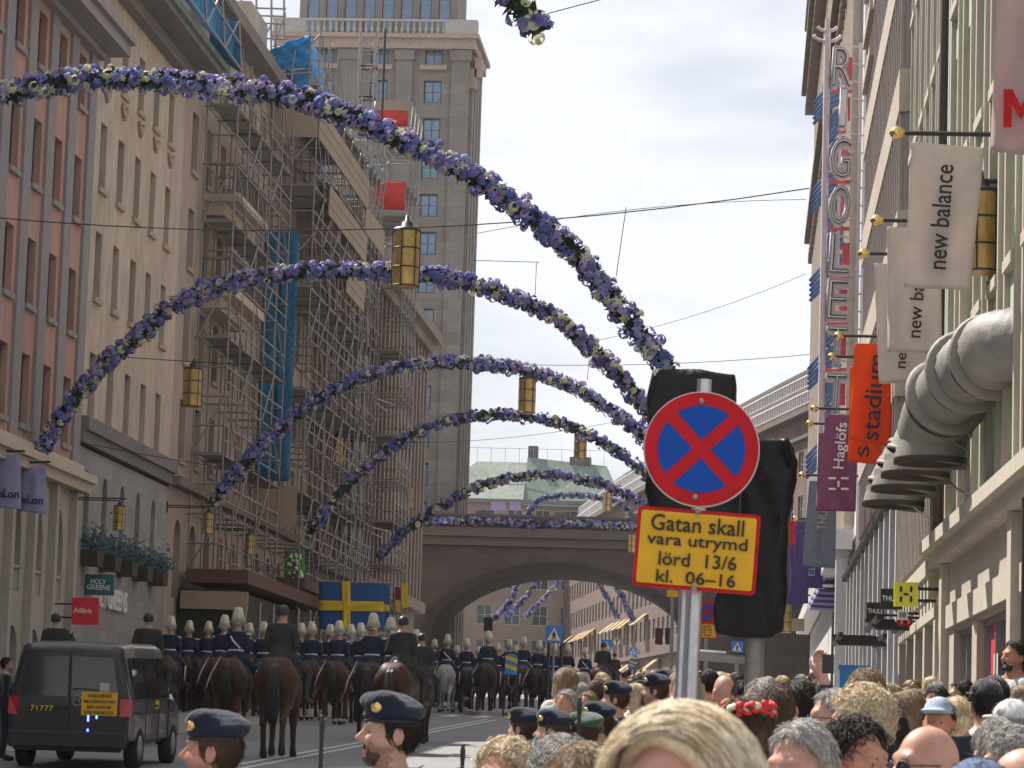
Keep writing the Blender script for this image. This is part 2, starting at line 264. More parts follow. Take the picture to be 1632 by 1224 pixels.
# ---------------------------------------------------------------- smooth organic shapes: distance field -> surface nets
def smin(a, b, k):
    h = np.maximum(k-np.abs(a-b), 0)/k; return np.minimum(a, b)-h*h*k*.25
def field(prims, xs, ys, zs):
    G = np.full((len(xs), len(ys), len(zs)), 9., np.float32)
    for pr in prims:
        kd = pr[0]; k = pr[-1]
        if kd in ('c', 'C'):
            a, b, ra, rb = np.array(pr[1], float), np.array(pr[2], float), pr[3], pr[4]; lo = np.minimum(a-ra, b-rb); hi = np.maximum(a+ra, b+rb)
        else:
            a, rad = np.array(pr[1], float), np.array(pr[2], float); rm = rad.max() if len(pr) > 4 else rad; lo = a-rm; hi = a+rm
        mg = k+.05; sl = []
        for ax, l0, h0 in zip((xs, ys, zs), lo-mg, hi+mg):
            i, j = np.searchsorted(ax, l0), np.searchsorted(ax, h0); sl.append(slice(max(i-1, 0), j+1))
        if any(len(ax[q]) == 0 for ax, q in zip((xs, ys, zs), sl)): continue
        X, Y, Z = np.meshgrid(xs[sl[0]], ys[sl[1]], zs[sl[2]], indexing='ij')
        if kd in ('c', 'C'):
            d = b-a; t = np.clip(((X-a[0])*d[0]+(Y-a[1])*d[1]+(Z-a[2])*d[2])/max(d@d, 1e-9), 0, 1)
            D = np.sqrt((X-a[0]-t*d[0])**2+(Y-a[1]-t*d[1])**2+(Z-a[2]-t*d[2])**2)-(ra+(rb-ra)*t)
        else:
            x, y, z = X-a[0], Y-a[1], Z-a[2]
            if len(pr) > 4:
                q = np.array(pr[3]); x, y, z = (q[0,0]*x+q[1,0]*y+q[2,0]*z, q[0,1]*x+q[1,1]*y+q[2,1]*z, q[0,2]*x+q[1,2]*y+q[2,2]*z)
            k0 = np.sqrt((x/rad[0])**2+(y/rad[1])**2+(z/rad[2])**2); k1 = np.sqrt((x/rad[0]**2)**2+(y/rad[1]**2)**2+(z/rad[2]**2)**2)
            D = k0*(k0-1)/np.maximum(k1, 1e-6)
        s = tuple(sl)
        if kd in ('c', 'e'): G[s] = smin(G[s], D.astype(np.float32), k)
        else: G[s] = -smin(-G[s], D.astype(np.float32), k)   # upper case cuts away
    return G
def surf(name, G, xs, ys, zs, zone=None):
    n = np.array(G.shape); s = G < 0
    c = sum(s[i:n[0]-1+i, j:n[1]-1+j, k:n[2]-1+k].astype(np.int8) for i in (0,1) for j in (0,1) for k in (0,1)); act = (c > 0) & (c < 8)
    idx = np.full(act.shape, -1, np.int64); I = np.argwhere(act); idx[act] = np.arange(len(I))
    acc = np.zeros((len(I), 3)); cnt = np.zeros(len(I)); A = (xs, ys, zs); fs = []
    for ax in range(3):
        o1, o2 = [q for q in range(3) if q != ax]
        for p in (0, 1):
            for q in (0, 1):
                a = I.copy(); a[:, o1] += p; a[:, o2] += q; b = a.copy(); b[:, ax] += 1
                ga, gb = G[tuple(a.T)], G[tuple(b.T)]; ok = (ga < 0) != (gb < 0); t = np.where(ok, ga/np.where(ok, ga-gb, 1), 0)
                for e in range(3):
                    va, vb = A[e][a[:, e]], A[e][b[:, e]]; acc[:, e] += np.where(ok, va+t*(vb-va), 0)
                cnt += ok
        sa = [slice(None)]*3; sb = [slice(None)]*3; sa[ax] = slice(0, -1); sb[ax] = slice(1, None)
        ch = s[tuple(sa)] != s[tuple(sb)]; E = np.argwhere(ch); E = E[(E[:, o1] > 0) & (E[:, o2] > 0) & (E[:, o1] < n[o1]-1) & (E[:, o2] < n[o2]-1)]
        d = [E.copy() for _ in range(4)]; d[1][:, o1] -= 1; d[2][:, o1] -= 1; d[2][:, o2] -= 1; d[3][:, o2] -= 1
        Q = np.stack([idx[tuple(x.T)] for x in d], 1); flip = s[tuple(E.T)] ^ (ax == 1); Q[~flip] = Q[~flip][:, ::-1]; fs.append(Q)
    V = acc/np.maximum(cnt, 1)[:, None]; Q = np.concatenate(fs); Q = Q[(Q >= 0).all(1)]
    me = bpy.data.meshes.new(name); me.vertices.add(len(V)); me.vertices.foreach_set('co', V.ravel().astype(np.float32))
    me.loops.add(len(Q)*4); me.loops.foreach_set('vertex_index', Q.ravel().astype(np.int32)); me.polygons.add(len(Q)); me.polygons.foreach_set('loop_start', np.arange(0, len(Q)*4, 4, dtype=np.int32))
    me.polygons.foreach_set('use_smooth', np.ones(len(Q), bool))
    if zone is not None: me.polygons.foreach_set('material_index', zone(V[Q].mean(1)).astype(np.int32))
    me.update(calc_edges=True); me.validate(); return me
def ax(lo, hi, st): return np.arange(lo, hi+st, st)
def sdf(name, prims, res, cut=None, zone=None, xs=None, ys=None, zs=None, noise=0):
    lo = np.full(3, 9.); hi = -lo
    for p in prims:
        if p[0] == 'c': a = [(np.array(p[1], float), p[3]), (np.array(p[2], float), p[4])]
        elif p[0] == 'e': a = [(np.array(p[1], float), np.array(p[2], float) if len(p) == 4 else max(p[2]))]
        else: continue
        for c, r in a: lo = np.minimum(lo, c-r); hi = np.maximum(hi, c+r)
    lo -= res*3+.01; hi += res*3+.01
    xs = ax(lo[0], hi[0], res) if xs is None else xs; ys = ax(lo[1], hi[1], res) if ys is None else ys; zs = ax(lo[2], hi[2], res) if zs is None else zs
    G = field(prims, xs, ys, zs)
    if noise or cut:
        X, Y, Z = np.meshgrid(xs, ys, zs, indexing='ij')
        if noise: G = G+noise*(np.sin(X*83+Z*31)+np.sin(Y*71-Z*47+1)+np.sin((X+Y)*129+Z*67)).astype(np.float32)
        if cut: G = np.maximum(G, cut(X, Y, Z))
    return surf(name, G, xs, ys, zs, zone)
# ================================================================ setting: ground, road, pavements
def strip(name, x0, x1, y0, y1, dz, mt, ny=60, kind='structure', h=0):
    mb = MB(); ys = np.linspace(y0, y1, ny+1)
    for a, b in zip(ys, ys[1:]):
        q = [(x0,a,gz(a)+dz),(x1,a,gz(a)+dz),(x1,b,gz(b)+dz),(x0,b,gz(b)+dz)]
        mb.add(q, [(0,1,2,3)])
        if h:
            for x in (x0, x1): mb.add([(x,a,gz(a)+dz-h),(x,b,gz(b)+dz-h),(x,b,gz(b)+dz),(x,a,gz(a)+dz)], [(0,1,2,3)])
    o = mb.build(name, mt); 
    if kind: o['kind'] = kind
    return o
strip('ground', -400, 400, -60, 900, -.14, 'asphalt', 120)
strip('road', -13, -.6, -60, 600, 0, 'asphalt', 110)
strip('pavement', -40, -13.15, -60, 600, .02, 'paving', 100); strip('pavement', -.45, 40, -60, 600, .02, 'paving', 100)
strip('kerb', -13.15, -13, -60, 600, .025, 'kerbstone', 100, h=.17); strip('kerb', -.6, -.45, -60, 600, .025, 'kerbstone', 100, h=.17)
mb = MB()
for x in (-8.55, -8.2):
    for a in np.arange(20, 100, 4.): mb.add([(x,a,gz(a)+.006),(x+.12,a,gz(a)+.006),(x+.12,a+4,gz(a+4)+.006),(x,a+4,gz(a+4)+.006)], [(0,1,2,3)])
for a in np.arange(24, 190, 6.): mb.add([(-4.6,a,gz(a)+.006),(-4.48,a,gz(a)+.006),(-4.48,a+2.5,gz(a+2.5)+.006),(-4.6,a+2.5,gz(a+2.5)+.006)], [(0,1,2,3)])
for i in range(11): x = -12.6+i*1.1; mb.add([(x,103,gz(103)+.006),(x+.5,103,gz(103)+.006),(x+.5,106.5,gz(106.5)+.006),(x,106.5,gz(106.5)+.006)], [(0,1,2,3)])
mb.build('road_marking', 'road_paint')['kind'] = 'structure'
mb = MB(); 
pl = [(-9.3-.9*math.cos(a)*1, 111.5+4.5*math.sin(a)) for a in np.linspace(0, 2*math.pi, 24, endpoint=False)]
mb.prism([(x,y,gz(y)-.05) for x, y in pl], (0,0,.19)); mb.build('traffic_island', 'kerbstone')['kind'] = 'structure'
# ================================================================ buildings
def body(f, root, u0, u1, z0, z1, mt, deep=12, front=-.45, name='body', roof=None):
    mb = MB(); f.box(mb, u0, u1, z0, z1, -deep, front); mb.build(name, mt, root, True)
def arch_corners(f, mb, u0, u1, zs, zt, pointed=False, n=7, mi=0, d=0):   # fills the two corners above an arch inside a rectangular opening
    c = (u0+u1)/2; r = (u1-u0)/2; h = zt-zs
    for sg in (-1, 1):
        pts = [f.p(c+sg*r, zt, d)]
        for i in range(n+1):
            a = math.pi/2*i/n
            if pointed: x = c+sg*r*(1-i/n); z = zs+h*math.sin(a)**.9
            else: x = c+sg*r*math.cos(a); z = zs+h*math.sin(a)
            pts.append(f.p(x, z, d))
        mb.prism(pts, f.n*-.25, mi)
def building(name, label, f, u0, u1, z0, z1, cols, rows, ww, wallm, unit=None, dep=.28, frame='frame_dark', glass='glass', sill=None, extra_holes=(), roof='roof_grey', deep=12, cat='building', group=None, nx=2, ny=3, body_mt=None, winz=None):
    u_mid = (u0+u1)/2; rl = f.p(u0, gz(f.p(u_mid,0).y)-.3, 0)
    root = T(name, label, cat, rl, 0, group); holes = [(c-ww/2, c+ww/2, a, b) for c in cols for a, b in rows]
    mb = MB(); f.wall(mb, u0, u1, z0, z1, holes+list(extra_holes), dep); 
    for u in (u0, u1): mb.add([f.p(u,z0,0), f.p(u,z1,0), f.p(u,z1,-.5), f.p(u,z0,-.5)], [(0,1,2,3)])
    mb.build('wall', wallm, root, True)
    body(f, root, u0, u1, min(z0, rl.z), z1-.02, body_mt or wallm, deep, -dep-.12, 'rear_wall')
    units = {}
    for a, b in rows:
        k = round(b-a, 2)
        if k not in units: units[k] = window_unit(ww-.02, k-.02, frame, glass, nx, ny)
        for c in cols:
            w_ = put_window(units[k], root, f, c, a+.01, -dep+.06, rl)
            if sill:
                if 'sill' not in units:
                    sm = MB(); sm.box((0, -(dep-.06), -.09), (ww+.16, .2, .15)); units['sill'] = sm.build('sill', sill); COL.objects.unlink(units['sill'])
                inst('sill', units['sill'], w_)
    return root
LF = Fac((-19, 0), (0, 1), 1); RF = Fac((3, 0), (0, 1), -1); RN = Fac((3+.0198*47, 0), (-.0198, 1), -1)
# --- pink house, far left
c0_ = [8+3.4*k for k in range(16)]
b0 = building('unseen_grey_house', 'unseen grey plastered house added to shade the street, just outside the left edge', LF, 5, 61.9, 1, 22, c0_, [(5.5,7.6),(9,11),(12.5,14.5),(16,18)], 1.3, 'grey_pilaster')  # out of view, added so its bulk shades the street and crowd
c1 = [82.0-2.43*k for k in range(8)]; r1 = [(9.95,11.8),(13.1,14.85),(16.3,18.05),(19.5,20.95)]
b1 = building('pink_house', 'salmon pink plastered house with grey vertical strips over a pale arched stone floor', LF, 62, 83.75, 9.2, 21.4, c1, r1, .92, 'pink_plaster', sill='grey_pilaster', roof=None)
mb = MB()
for k in range(9):
    c = 83.2-2.43*k; LF.box(mb, c-.42, min(c+.42, 83.74), 9.5, 21.3, -.02, .09)
mb.build('pilaster', 'grey_pilaster', b1, True)
mb = MB(); LF.box(mb, 62, 84.1, 21.4, 21.75, -.3, .9); LF.box(mb, 62, 84.15, 21.75, 21.95, -.3, 1.05); LF.box(mb, 62, 83.7, 21.2, 21.39, 0, .3); mb.build('eave', 'grey_pilaster', b1, True)
mb = MB(); mb.hexa([LF.p(62,21.95,.9), LF.p(83.7,21.95,.9), LF.p(83.7,21.95,-12), LF.p(62,21.95,-12), LF.p(62,26,-3), LF.p(83.7,26,-3), LF.p(83.7,26,-9), LF.p(62,26,-9)]); mb.build('roof', 'roof_grey', b1, True)
mb = MB(); LF.box(mb, 62, 84.05, 9.0, 9.22, -.1, .55); LF.box(mb, 62, 83.95, 8.72, 9.0, -.1, .4); LF.box(mb, 62, 83.8, 9.22, 9.5, -.1, .2); mb.build('ledge', 'cream_stone', b1, True)
mb = MB(); hol = []
for k in range(9):
    c = 82.0-2.43*k; hol += [(c-.5, c+.5, 5.6, 8.1), (c-.62, c+.62, 2.0, 4.7)]
LF.wall(mb, 62, 83.75, 1.6, 8.72, hol, .4)
for k in range(9):
    c = 82.0-2.43*k; arch_corners(LF, mb, c-.5, c+.5, 7.1, 8.1, True); arch_corners(LF, mb, c-.62, c+.62, 4.0, 4.7)
    LF.box(mb, c+1.215-.16, min(c+1.215+.16, 83.7), 1.6, 8.7, -.02, .22)
    for i in range(-2, 3): mb.tube(LF.p(c+i*.22, 5.62, -.1), LF.p(c+i*.22, 6.2, -.1), .06, 6)
    LF.box(mb, c-.6, c+.6, 6.2, 6.28, -.2, 0)
mb.build('arcade', 'pale_stone', b1, True)
mb = MB(); LF.box(mb, 62, 83.7, 1.7, 8.6, -.41, -.36); mb.build('arcade_glass', 'glass', b1, True)
# --- tan house
c2 = [85.15, 87.6, 90.1, 92.5, 94.95]; r2 = [(11.05,12.9),(14.5,16.43),(17.73,19.64),(21.08,22.75)]
b2 = building('tan_house', 'sand coloured plaster house with narrow windows above a grey stone base, left of the scaffold', LF, 83.77, 97.3, 10.94, 24.0, c2, r2, .86, 'tan_plaster', frame='frame_dark', sill='tan_sill', deep=11)
mb = MB(); LF.box(mb, 83.78, 97.4, 10.55, 10.94, -.2, .28); LF.box(mb, 83.78, 97.35, 10.2, 10.55, -.2, .15); mb.build('cornice', 'dark_ledge', b2, True)
mb = MB(); hol = [(c-.35, c+.35, 7.3, 9.5) for c in c2]+[(85, 87.3, 2.5, 4.6), (88, 90.3, 2.5, 4.6), (91, 93.3, 2.5, 4.6), (94.3, 96.2, 2.5, 5.2)]
LF.wall(mb, 83.78, 97.3, 1.8, 10.1, hol, .35)
for c in c2: arch_corners(LF, mb, c-.35, c+.35, 9.0, 9.5)
arch_corners(LF, mb, 94.3, 96.2, 4.5, 5.2); mb.build('stone_base', 'base_stone', b2, True)
mb = MB(); LF.box(mb, 83.8, 97.2, 2, 9.9, -.4, -.33); mb.build('base_glass', 'glass', b2, True)
mb = MB()
for c in c2:
    mb.path([LF.p(c+.3*math.cos(a), 20.75+.35*math.sin(a), .06) for a in np.linspace(math.pi, 2*math.pi, 9)], .07, 5); LF.box(mb, c-.1, c+.1, 20.3, 20.6, 0, .1)
mb.build('ornament', 'tan_sill', b2, True)
mb = MB(); LF.box(mb, 83.8, 98.2, 24.0, 24.2, -.3, 1.1); LF.box(mb, 83.8, 97.4, 23.6, 24.0, -.3, .35); mb.build('eave', 'dark_ledge', b2, True)
mb = MB(); LF.box(mb, 83.8, 98.3, 24.2, 24.42, -.3, 1.25); mb.build('gutter', 'copper', b2, True)
mb = MB(); mb.hexa([LF.p(83.8,24.42,1.2), LF.p(98.2,24.42,1.2), LF.p(98.2,24.42,-11), LF.p(83.8,24.42,-11), LF.p(83.8,29,-4), LF.p(98.2,29,-4), LF.p(98.2,29,-8), LF.p(83.8,29,-8)]); mb.build('roof', 'copper', b2, True)
# --- rose house behind the scaffold
c3 = [99.2+2.75*k for k in range(11)]; r3 = [(11.2,13.2),(14.5,16.5),(17.7,19.7),(21.0,23.0),(24.1,25.9)]
b3 = building('rose_house', 'brownish rose plaster house with balconies behind the scaffolding', LF, 97.32, 128, 10.3, 27.2, c3, r3, 1.1, 'rose_plaster', frame='frame_dark', sill='tan_sill', dep=.3)
mb = MB(); hol = [(c-.6, c+.6, 6.6, 9.2) for c in c3]; LF.wall(mb, 97.32, 128, 2, 10.3, hol, .4)
for c in c3: arch_corners(LF, mb, c-.6, c+.6, 8.6, 9.2)
mb.build('lower_wall', 'rose_plaster', b3, True)
mb = MB(); LF.box(mb, 97.4, 127.9, 2.4, 10, -.43, -.36); mb.build('lower_glass', 'glass', b3, True)
mb = MB(); LF.box(mb, 97.33, 128.1, 10.2, 10.5, -.1, .4); LF.box(mb, 97.33, 128.2, 27.0, 27.5, -.3, .8); mb.build('cornice', 'dark_ledge', b3, True)
for z in (20.7, 17.4):
    mb = MB(); LF.box(mb, 101.2, 107.4, z-.3, z, 0, 1.25); LF.box(mb, 101.5, 107.1, z-.75, z-.3, 0, .7); 
    bo = mb.build('balcony', 'tan_plaster', b3, True); mb = MB()
    for a in np.arange(101.3, 107.4, .32): mb.tube(LF.p(a, z, 1.15), LF.p(a, z+.95, 1.15), .03, 5)
    for d in np.arange(.1, 1.15, .3): mb.tube(LF.p(101.3, z, d), LF.p(101.3, z+.95, d), .03, 5)
    LF.box(mb, 101.2, 107.4, z+.95, z+1.05, 1.08, 1.22); LF.box(mb, 101.24, 101.34, z+.95, z+1.05, 0, 1.08); mb.build('railing', 'dark_ledge', bo, True)
mb = MB(); LF.box(mb, 104, 107, 27.5, 31.5, -3.5, -.6); LF.box(mb, 112, 116, 27.5, 30.2, -4, -.5); LF.box(mb, 103.9, 107.1, 31.5, 31.8, -3.6, -.4); mb.build('chimney', 'tan_plaster', b3, True)
mb = MB(); mb.hexa([LF.p(97.4,27.5,.7), LF.p(128,27.5,.7), LF.p(128,27.5,-12), LF.p(97.4,27.5,-12), LF.p(97.4,30,-3), LF.p(128,30,-3), LF.p(128,30,-9), LF.p(97.4,30,-9)]); mb.build('roof', 'roof_grey', b3, True)
# --- brown pilastered house next to the tower
c4 = [130.5+3.4*k for k in range(12)]; r4 = [(12,14.2),(16,18.2),(20,22.2)]
b4 = building('brown_house', 'brown stone house with close pilasters and heavy cornice beside the tower', LF, 128.05, 172, 3, 25.2, c4, r4, 1.2, 'brown_stone', frame='frame_dark')
mb = MB()
for k in range(27): c = 128.9+1.7*k; (LF.box(mb, c-.3, c+.3, 10.2, 25.1, -.02, .35) if c < 171.6 else None)
mb.build('pilaster', 'brown_stone', b4, True)
mb = MB(); LF.box(mb, 128.1, 173, 25.2, 25.8, -.3, 1.0); LF.box(mb, 128.1, 172.4, 24.6, 25.19, .36, .6); LF.box(mb, 128.1, 172.2, 9.6, 10.19, -.1, .6); mb.build('cornice', 'brown_stone', b4, True)
mb = MB(); mb.hexa([LF.p(128.1,25.8,.9), LF.p(173,25.8,.9), LF.p(172,25.8,-12), LF.p(128.1,25.8,-12), LF.p(128.1,29.5,-4), LF.p(170,29.5,-4), LF.p(170,29.5,-8), LF.p(128.1,29.5,-8)]); mb.build('roof', 'roof_grey', b4, True)
# --- the tower
TX0, TX1, TY = -33.4, -20.2, 205
TF = Fac((TX0, TY), (1, 0), 1); TS = Fac((TX1, TY), (0, 1), 1); TWd = TX1-TX0
tr = T('stone_tower', 'tall grey brown stone tower with sky tinted windows between flat pilasters, beside the bridge', 'tower', (TX0, TY, gz(TY)-.3))
tcx = [P(px, 330, TY).x-TX0+.0 for px in (509, 596, 683)]; za = P(683, 85, TY).z; dz = 62.8*TY/4800
rows = [(za-.85-dz*k, za+.75-dz*k) for k in range(13)]
mb = MB(); TF.wall(mb, 0, TWd, gz(TY)-.3, 50.4, [(c-.62, c+.62, a, b) for c in tcx for a, b in rows], .35)
TS.wall(mb, 0, 7.6, gz(TY)-.3, 50.4, [], .3); mb.build('shaft', 'tower_stone', tr, True)
mb = MB(); mb.box((TX0+TWd/2-.2, TY+4.1, 28), (TWd-.5, 6.9, 46)); mb.build('rear_wall', 'tower_stone', tr, True)
un = window_unit(1.22, 1.58, 'frame_dark', 'glass_sky', 2, 2, .07)
for c in tcx:
    for a, b in rows: put_window(un, tr, TF, c, a+.01, -.25, WL[tr.name])
mb = MB()
for c in tcx:
    TF.box(mb, c-.95, c+.95, rows[0][0]-.35, rows[0][0]-.02, -.2, .25)
mb.build('window_ledge', 'tower_trim', tr, True)
for px, wd in ((548, 1.25), (637, 1.15), (727, 1.25), (470, 1.2)):
    c = P(px, 330, TY).x-TX0
    if c < .6: continue
    mb = MB(); TF.box(mb, c-wd/2, c+wd/2, gz(TY), 49.6, -.02, .32); TF.box(mb, c-wd/2-.12, c+wd/2+.12, 49.6, 50.35, -.02, .45); mb.build('pilaster', 'tower_stone', tr, True)
mb = MB()
for a in (.6, 2.6, 4.6, 6.4): TS.box(mb, a, a+1.1, gz(TY), 50.3, -.02, .3)
mb.build('side_pilaster', 'tower_stone', tr, True)
mb = MB(); mb.box((TX0+TWd/2, TY+3.8, 50.75), (TWd+1.0, 8.8, .7)); mb.box((TX0+TWd/2, TY+3.8, 51.25), (TWd+1.5, 9.4, .3)); mb.build('cornice', 'tower_trim', tr, True)
mb = MB()
for x in (TX1+.1, TX1+.45): mb.box((x+.2, TY+.8, 49.3 if x > TX1+.3 else 48.5), (.5, 1.1, 1.4))
mb.build('corner_bracket', 'tower_trim', tr, True)
mb = MB()
for x in np.arange(TX0+1.8, TX1-1.6, .42): mb.lathe((x, TY-.7, 51.4), [(.08,0),(.15,.25),(.07,.6),(.1,.85)], 6)
mb.box((TX0+TWd/2, TY-.7, 52.33), (TWd+1.2, .3, .16)); 
for x in (TX0+.6, TX1-.5): mb.box((x, TY-.6, 51.85), (2.3, .5, .9))
mb.build('balustrade', 'pale_stone', tr, True)
mb = MB(); UF = Fac((TX0+1, TY+1), (1, 0), 1); ucs = [.95+1.33*k for k in range(8)]
UF.wall(mb, 0, TWd-2, 51.4, 58, [(c-.42, c+.42, 52.0, 56.6) for c in ucs], .3); mb.box((TX0+TWd/2, TY+4.4, 54.7), (TWd-2.05, 6, 6.5)); mb.build('upper_storey', 'tower_stone', tr, True)
un = window_unit(.82, 4.58, 'frame_dark', 'glass_sky', 1, 2, .05)
for c in ucs: put_window(un, tr, UF, c, 52.01, -.2, WL[tr.name])
# --- the bridge
BY = 196
br = T('arch_bridge', 'dark brown stone arch bridge carrying a street over the road', 'bridge', (-12.4, BY, gz(BY)))
xL, xR, xc, zc, rz_ = -20.7, -3.6, -12.3, 8.6, 5.05
mb = MB()
def arch_z(x):
    a = max(0, 1-((x-xc)/((xR-xL)/2))**2); return zc+rz_*a**.5 if a > 0 else gz(BY)-.5
xs_ = np.linspace(xL, xR, 41); pr = []
for i, x in enumerate(xs_): pr.append((x, arch_z(x) if 0 < i < 40 else zc))
for (x0, z0), (x1, z1) in zip(pr, pr[1:]):
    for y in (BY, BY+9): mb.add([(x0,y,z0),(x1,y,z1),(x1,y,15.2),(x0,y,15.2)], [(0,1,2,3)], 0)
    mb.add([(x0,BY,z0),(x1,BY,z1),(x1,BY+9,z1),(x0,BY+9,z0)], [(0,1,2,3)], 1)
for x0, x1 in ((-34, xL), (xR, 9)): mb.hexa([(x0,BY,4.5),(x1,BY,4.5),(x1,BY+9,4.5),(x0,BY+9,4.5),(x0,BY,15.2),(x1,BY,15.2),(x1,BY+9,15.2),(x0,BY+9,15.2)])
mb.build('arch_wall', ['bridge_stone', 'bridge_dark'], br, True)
mb = MB()
for (x0, z0), (x1, z1) in zip(pr, pr[1:]):
    def o_(x, z): d = Vector((x-xc, 0, (z-zc)*2.4)).normalized(); return (x+d.x*.55, z+d.z*.55)
    a, b = o_(x0, z0), o_(x1, z1); y0, y1 = BY-.22, BY
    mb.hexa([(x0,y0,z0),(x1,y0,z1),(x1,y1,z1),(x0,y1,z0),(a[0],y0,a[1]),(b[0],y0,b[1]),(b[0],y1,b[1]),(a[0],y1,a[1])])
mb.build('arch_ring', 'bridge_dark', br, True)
mb = MB(); mb.box((-12.5, BY+4.5, 15.5), (43.2, 9.5, .55)); mb.box((-12.5, BY+4.5, 16.1), (43.4, 10.1, .6)); mb.build('cornice', 'bridge_trim', br, True)
mb = MB(); mb.box((-12.5, BY-.1, 16.75), (43, .35, .7)); mb.box((-12.5, BY-.1, 17.2), (43.1, .5, .18)); 
for x in np.arange(-33, 9, 5.2): mb.box((x, BY-.12, 17.0), (.8, .6, 1.0))
mb.build('parapet', 'bridge_trim', br, True)
# --- far houses
GY = 335; x0 = P(735, 800, GY).x; x1 = P(1000, 800, GY).x
gf = Fac((x0-14, GY), (1, 0), 1)
g = building('green_roofed_house', 'far brown house with a green copper roof closing the street beyond the bridge', gf, 0, x1-x0+30, 5, 30, [1.5+3.1*k for k in range(15)], [(7.5,10.2),(12,14.4),(16,18.2),(20,22.2),(23.6,25.6),(27,28.9)], 1.7, 'far_tan', frame='frame_white', dep=.25, nx=2, ny=2)
mb = MB(); q = lambda u, z, d: gf.p(u, z, d)
mb.hexa([q(10,30,.6), q(21,30,.6), q(21,30,-9), q(10,30,-9), q(15.3,34.6,-4), q(21,34.6,-4), q(21,34.6,-6), q(15.3,34.6,-6)]); mb.build('roof', 'copper_sunlit', g, True)  # left slope, its sunlight painted as paler copper
mb = MB(); mb.hexa([q(21,29.3,.7), q(32.5,29.3,.7), q(32.5,29.3,-10), q(21,29.3,-10), q(21,35.2,-4), q(30,34.4,-4), q(30,34.4,-6), q(21,35.2,-6)]); mb.build('roof', 'copper', g, True)
mb = MB(); mb.box(gf.p(11.5, 34.8, -5), (3.6,2,1.2)); mb.box(gf.p(12.2, 35.8, -5), (1.4,1.2,1.2)); mb.box(gf.p(21.6, 35.7, -4.5), (1.1,1,1.6)); mb.box(gf.p(27, 34.9, -4.5), (2.4,1.5,.9)); mb.build('chimney', 'roof_grey', g, True)
mb = MB()
for u in np.arange(10.5, 31, 1.6): mb.tube(q(u, 34.4, -3.5), q(u, 36.2, -3.5), .03, 4)
mb.tube(q(10.5,36.1,-3.5), q(31,36.1,-3.5), .03, 4); mb.build('roof_rail', 'galv', g, True)
mb = MB(); gf.box(mb, 0, x1-x0+30, 29.6, 30.0, 0, .5); gf.box(mb, 0, x1-x0+30, 10.9, 11.3, 0, .4); mb.build('cornice', 'dark_ledge', g, True)
pts = [(9.2, 186), (4.4, 205), (-.2, 226), (-5.5, 251), (-14.9, 302), (-22, 345)]
cv = T('curved_house', 'far reddish brown curved house with white terrace railings, right of the bridge', 'building', (4.4, 205, gz(205)-.3))
W_ = MB(); SB = MB(); RLm = MB(); AW = []; un = window_unit(1.5, 1.75, 'frame_white', 'glass', 2, 2)
for (xa, ya), (xb, yb) in zip(pts, pts[1:]):
    ln = math.hypot(xb-xa, yb-ya); f = Fac((xa, ya), (xb-xa, yb-ya), -1); n = int(ln//2.5); cs = [(i+.5)*ln/n for i in range(n)]
    rws = [(12.2,13.95),(15.3,17.05),(18.4,20.15),(21.5,23.25)]
    f.wall(W_, 0, ln, 4.5, 26.0, [(c-.76, c+.76, a, b) for c in cs for a, b in rws], .25)
    f.wall(W_, 0, ln, 26.0, 26.2, [], .2)
    W_.hexa([f.p(0,5,-9), f.p(ln,5,-9), f.p(ln,5,-.4), f.p(0,5,-.4), f.p(0,26.2,-9), f.p(ln,26.2,-9), f.p(ln,26.2,-.4), f.p(0,26.2,-.4)])
    for c in cs:
        for a, b in rws: put_window(un, cv, f, c, a, -.18, WL[cv.name])
    f.box(SB, 0, ln, 25.6, 26.0, 0, .7); f.box(SB, 0, ln, 26.2, 28.0, -6, -1.6); f.box(SB, 0, ln, 28.0, 28.25, -6, -1.1); f.box(SB, 0, ln, 28.25, 29.9, -6, -3); f.box(SB, 0, ln, 29.9, 30.2, -6.5, -2.4); f.box(SB, 0, ln, 10.6, 11.0, 0, .5); f.box(SB, 0, ln, 24.0, 24.25, 0, .3)
    for zz, dd in ((26.2, .4), (28.25, -1.3)):
        f.box(RLm, 0, ln, zz+.85, zz+.95, dd-.05, dd+.05); f.box(RLm, 0, ln, zz+.1, zz+.15, dd-.02, dd+.02)
        for u in np.arange(.2, ln, .55): f.box(RLm, u, u+.09, zz, zz+.85, dd-.03, dd+.03)
W_.build('wall', 'far_brown', cv, True); SB.build('terrace_storey', 'bridge_trim', cv, True); RLm.build('railing', 'panel_white', cv, True)
for (xa, ya), (xb, yb) in zip(pts[1:], pts[2:]):           # shop awnings under the arch
    ln = math.hypot(xb-xa, yb-ya); f = Fac((xa, ya), (xb-xa, yb-ya), -1)
    for zt, mt in ((10.5, 'awning_cream'), (14.6, 'awning_cream')):
        if zt > 12 and ya < 240: continue
        for u in np.arange(1, ln-2, 4.2):
            if random.random() < (.35 if zt > 12 else .55): continue
            mb = MB(); p = [f.p(u, zt, .05), f.p(u+2.6, zt, .05), f.p(u+2.6, zt-1.0, 1.3), f.p(u, zt-1.0, 1.3)]; mb.add(p+[v+Vector((0,0,-.08)) for v in p], [(0,1,2,3),(4,5,6,7),(0,1,5,4),(1,2,6,5),(2,3,7,6),(3,0,4,7)]); mb.build('awning', mt, cv, True)
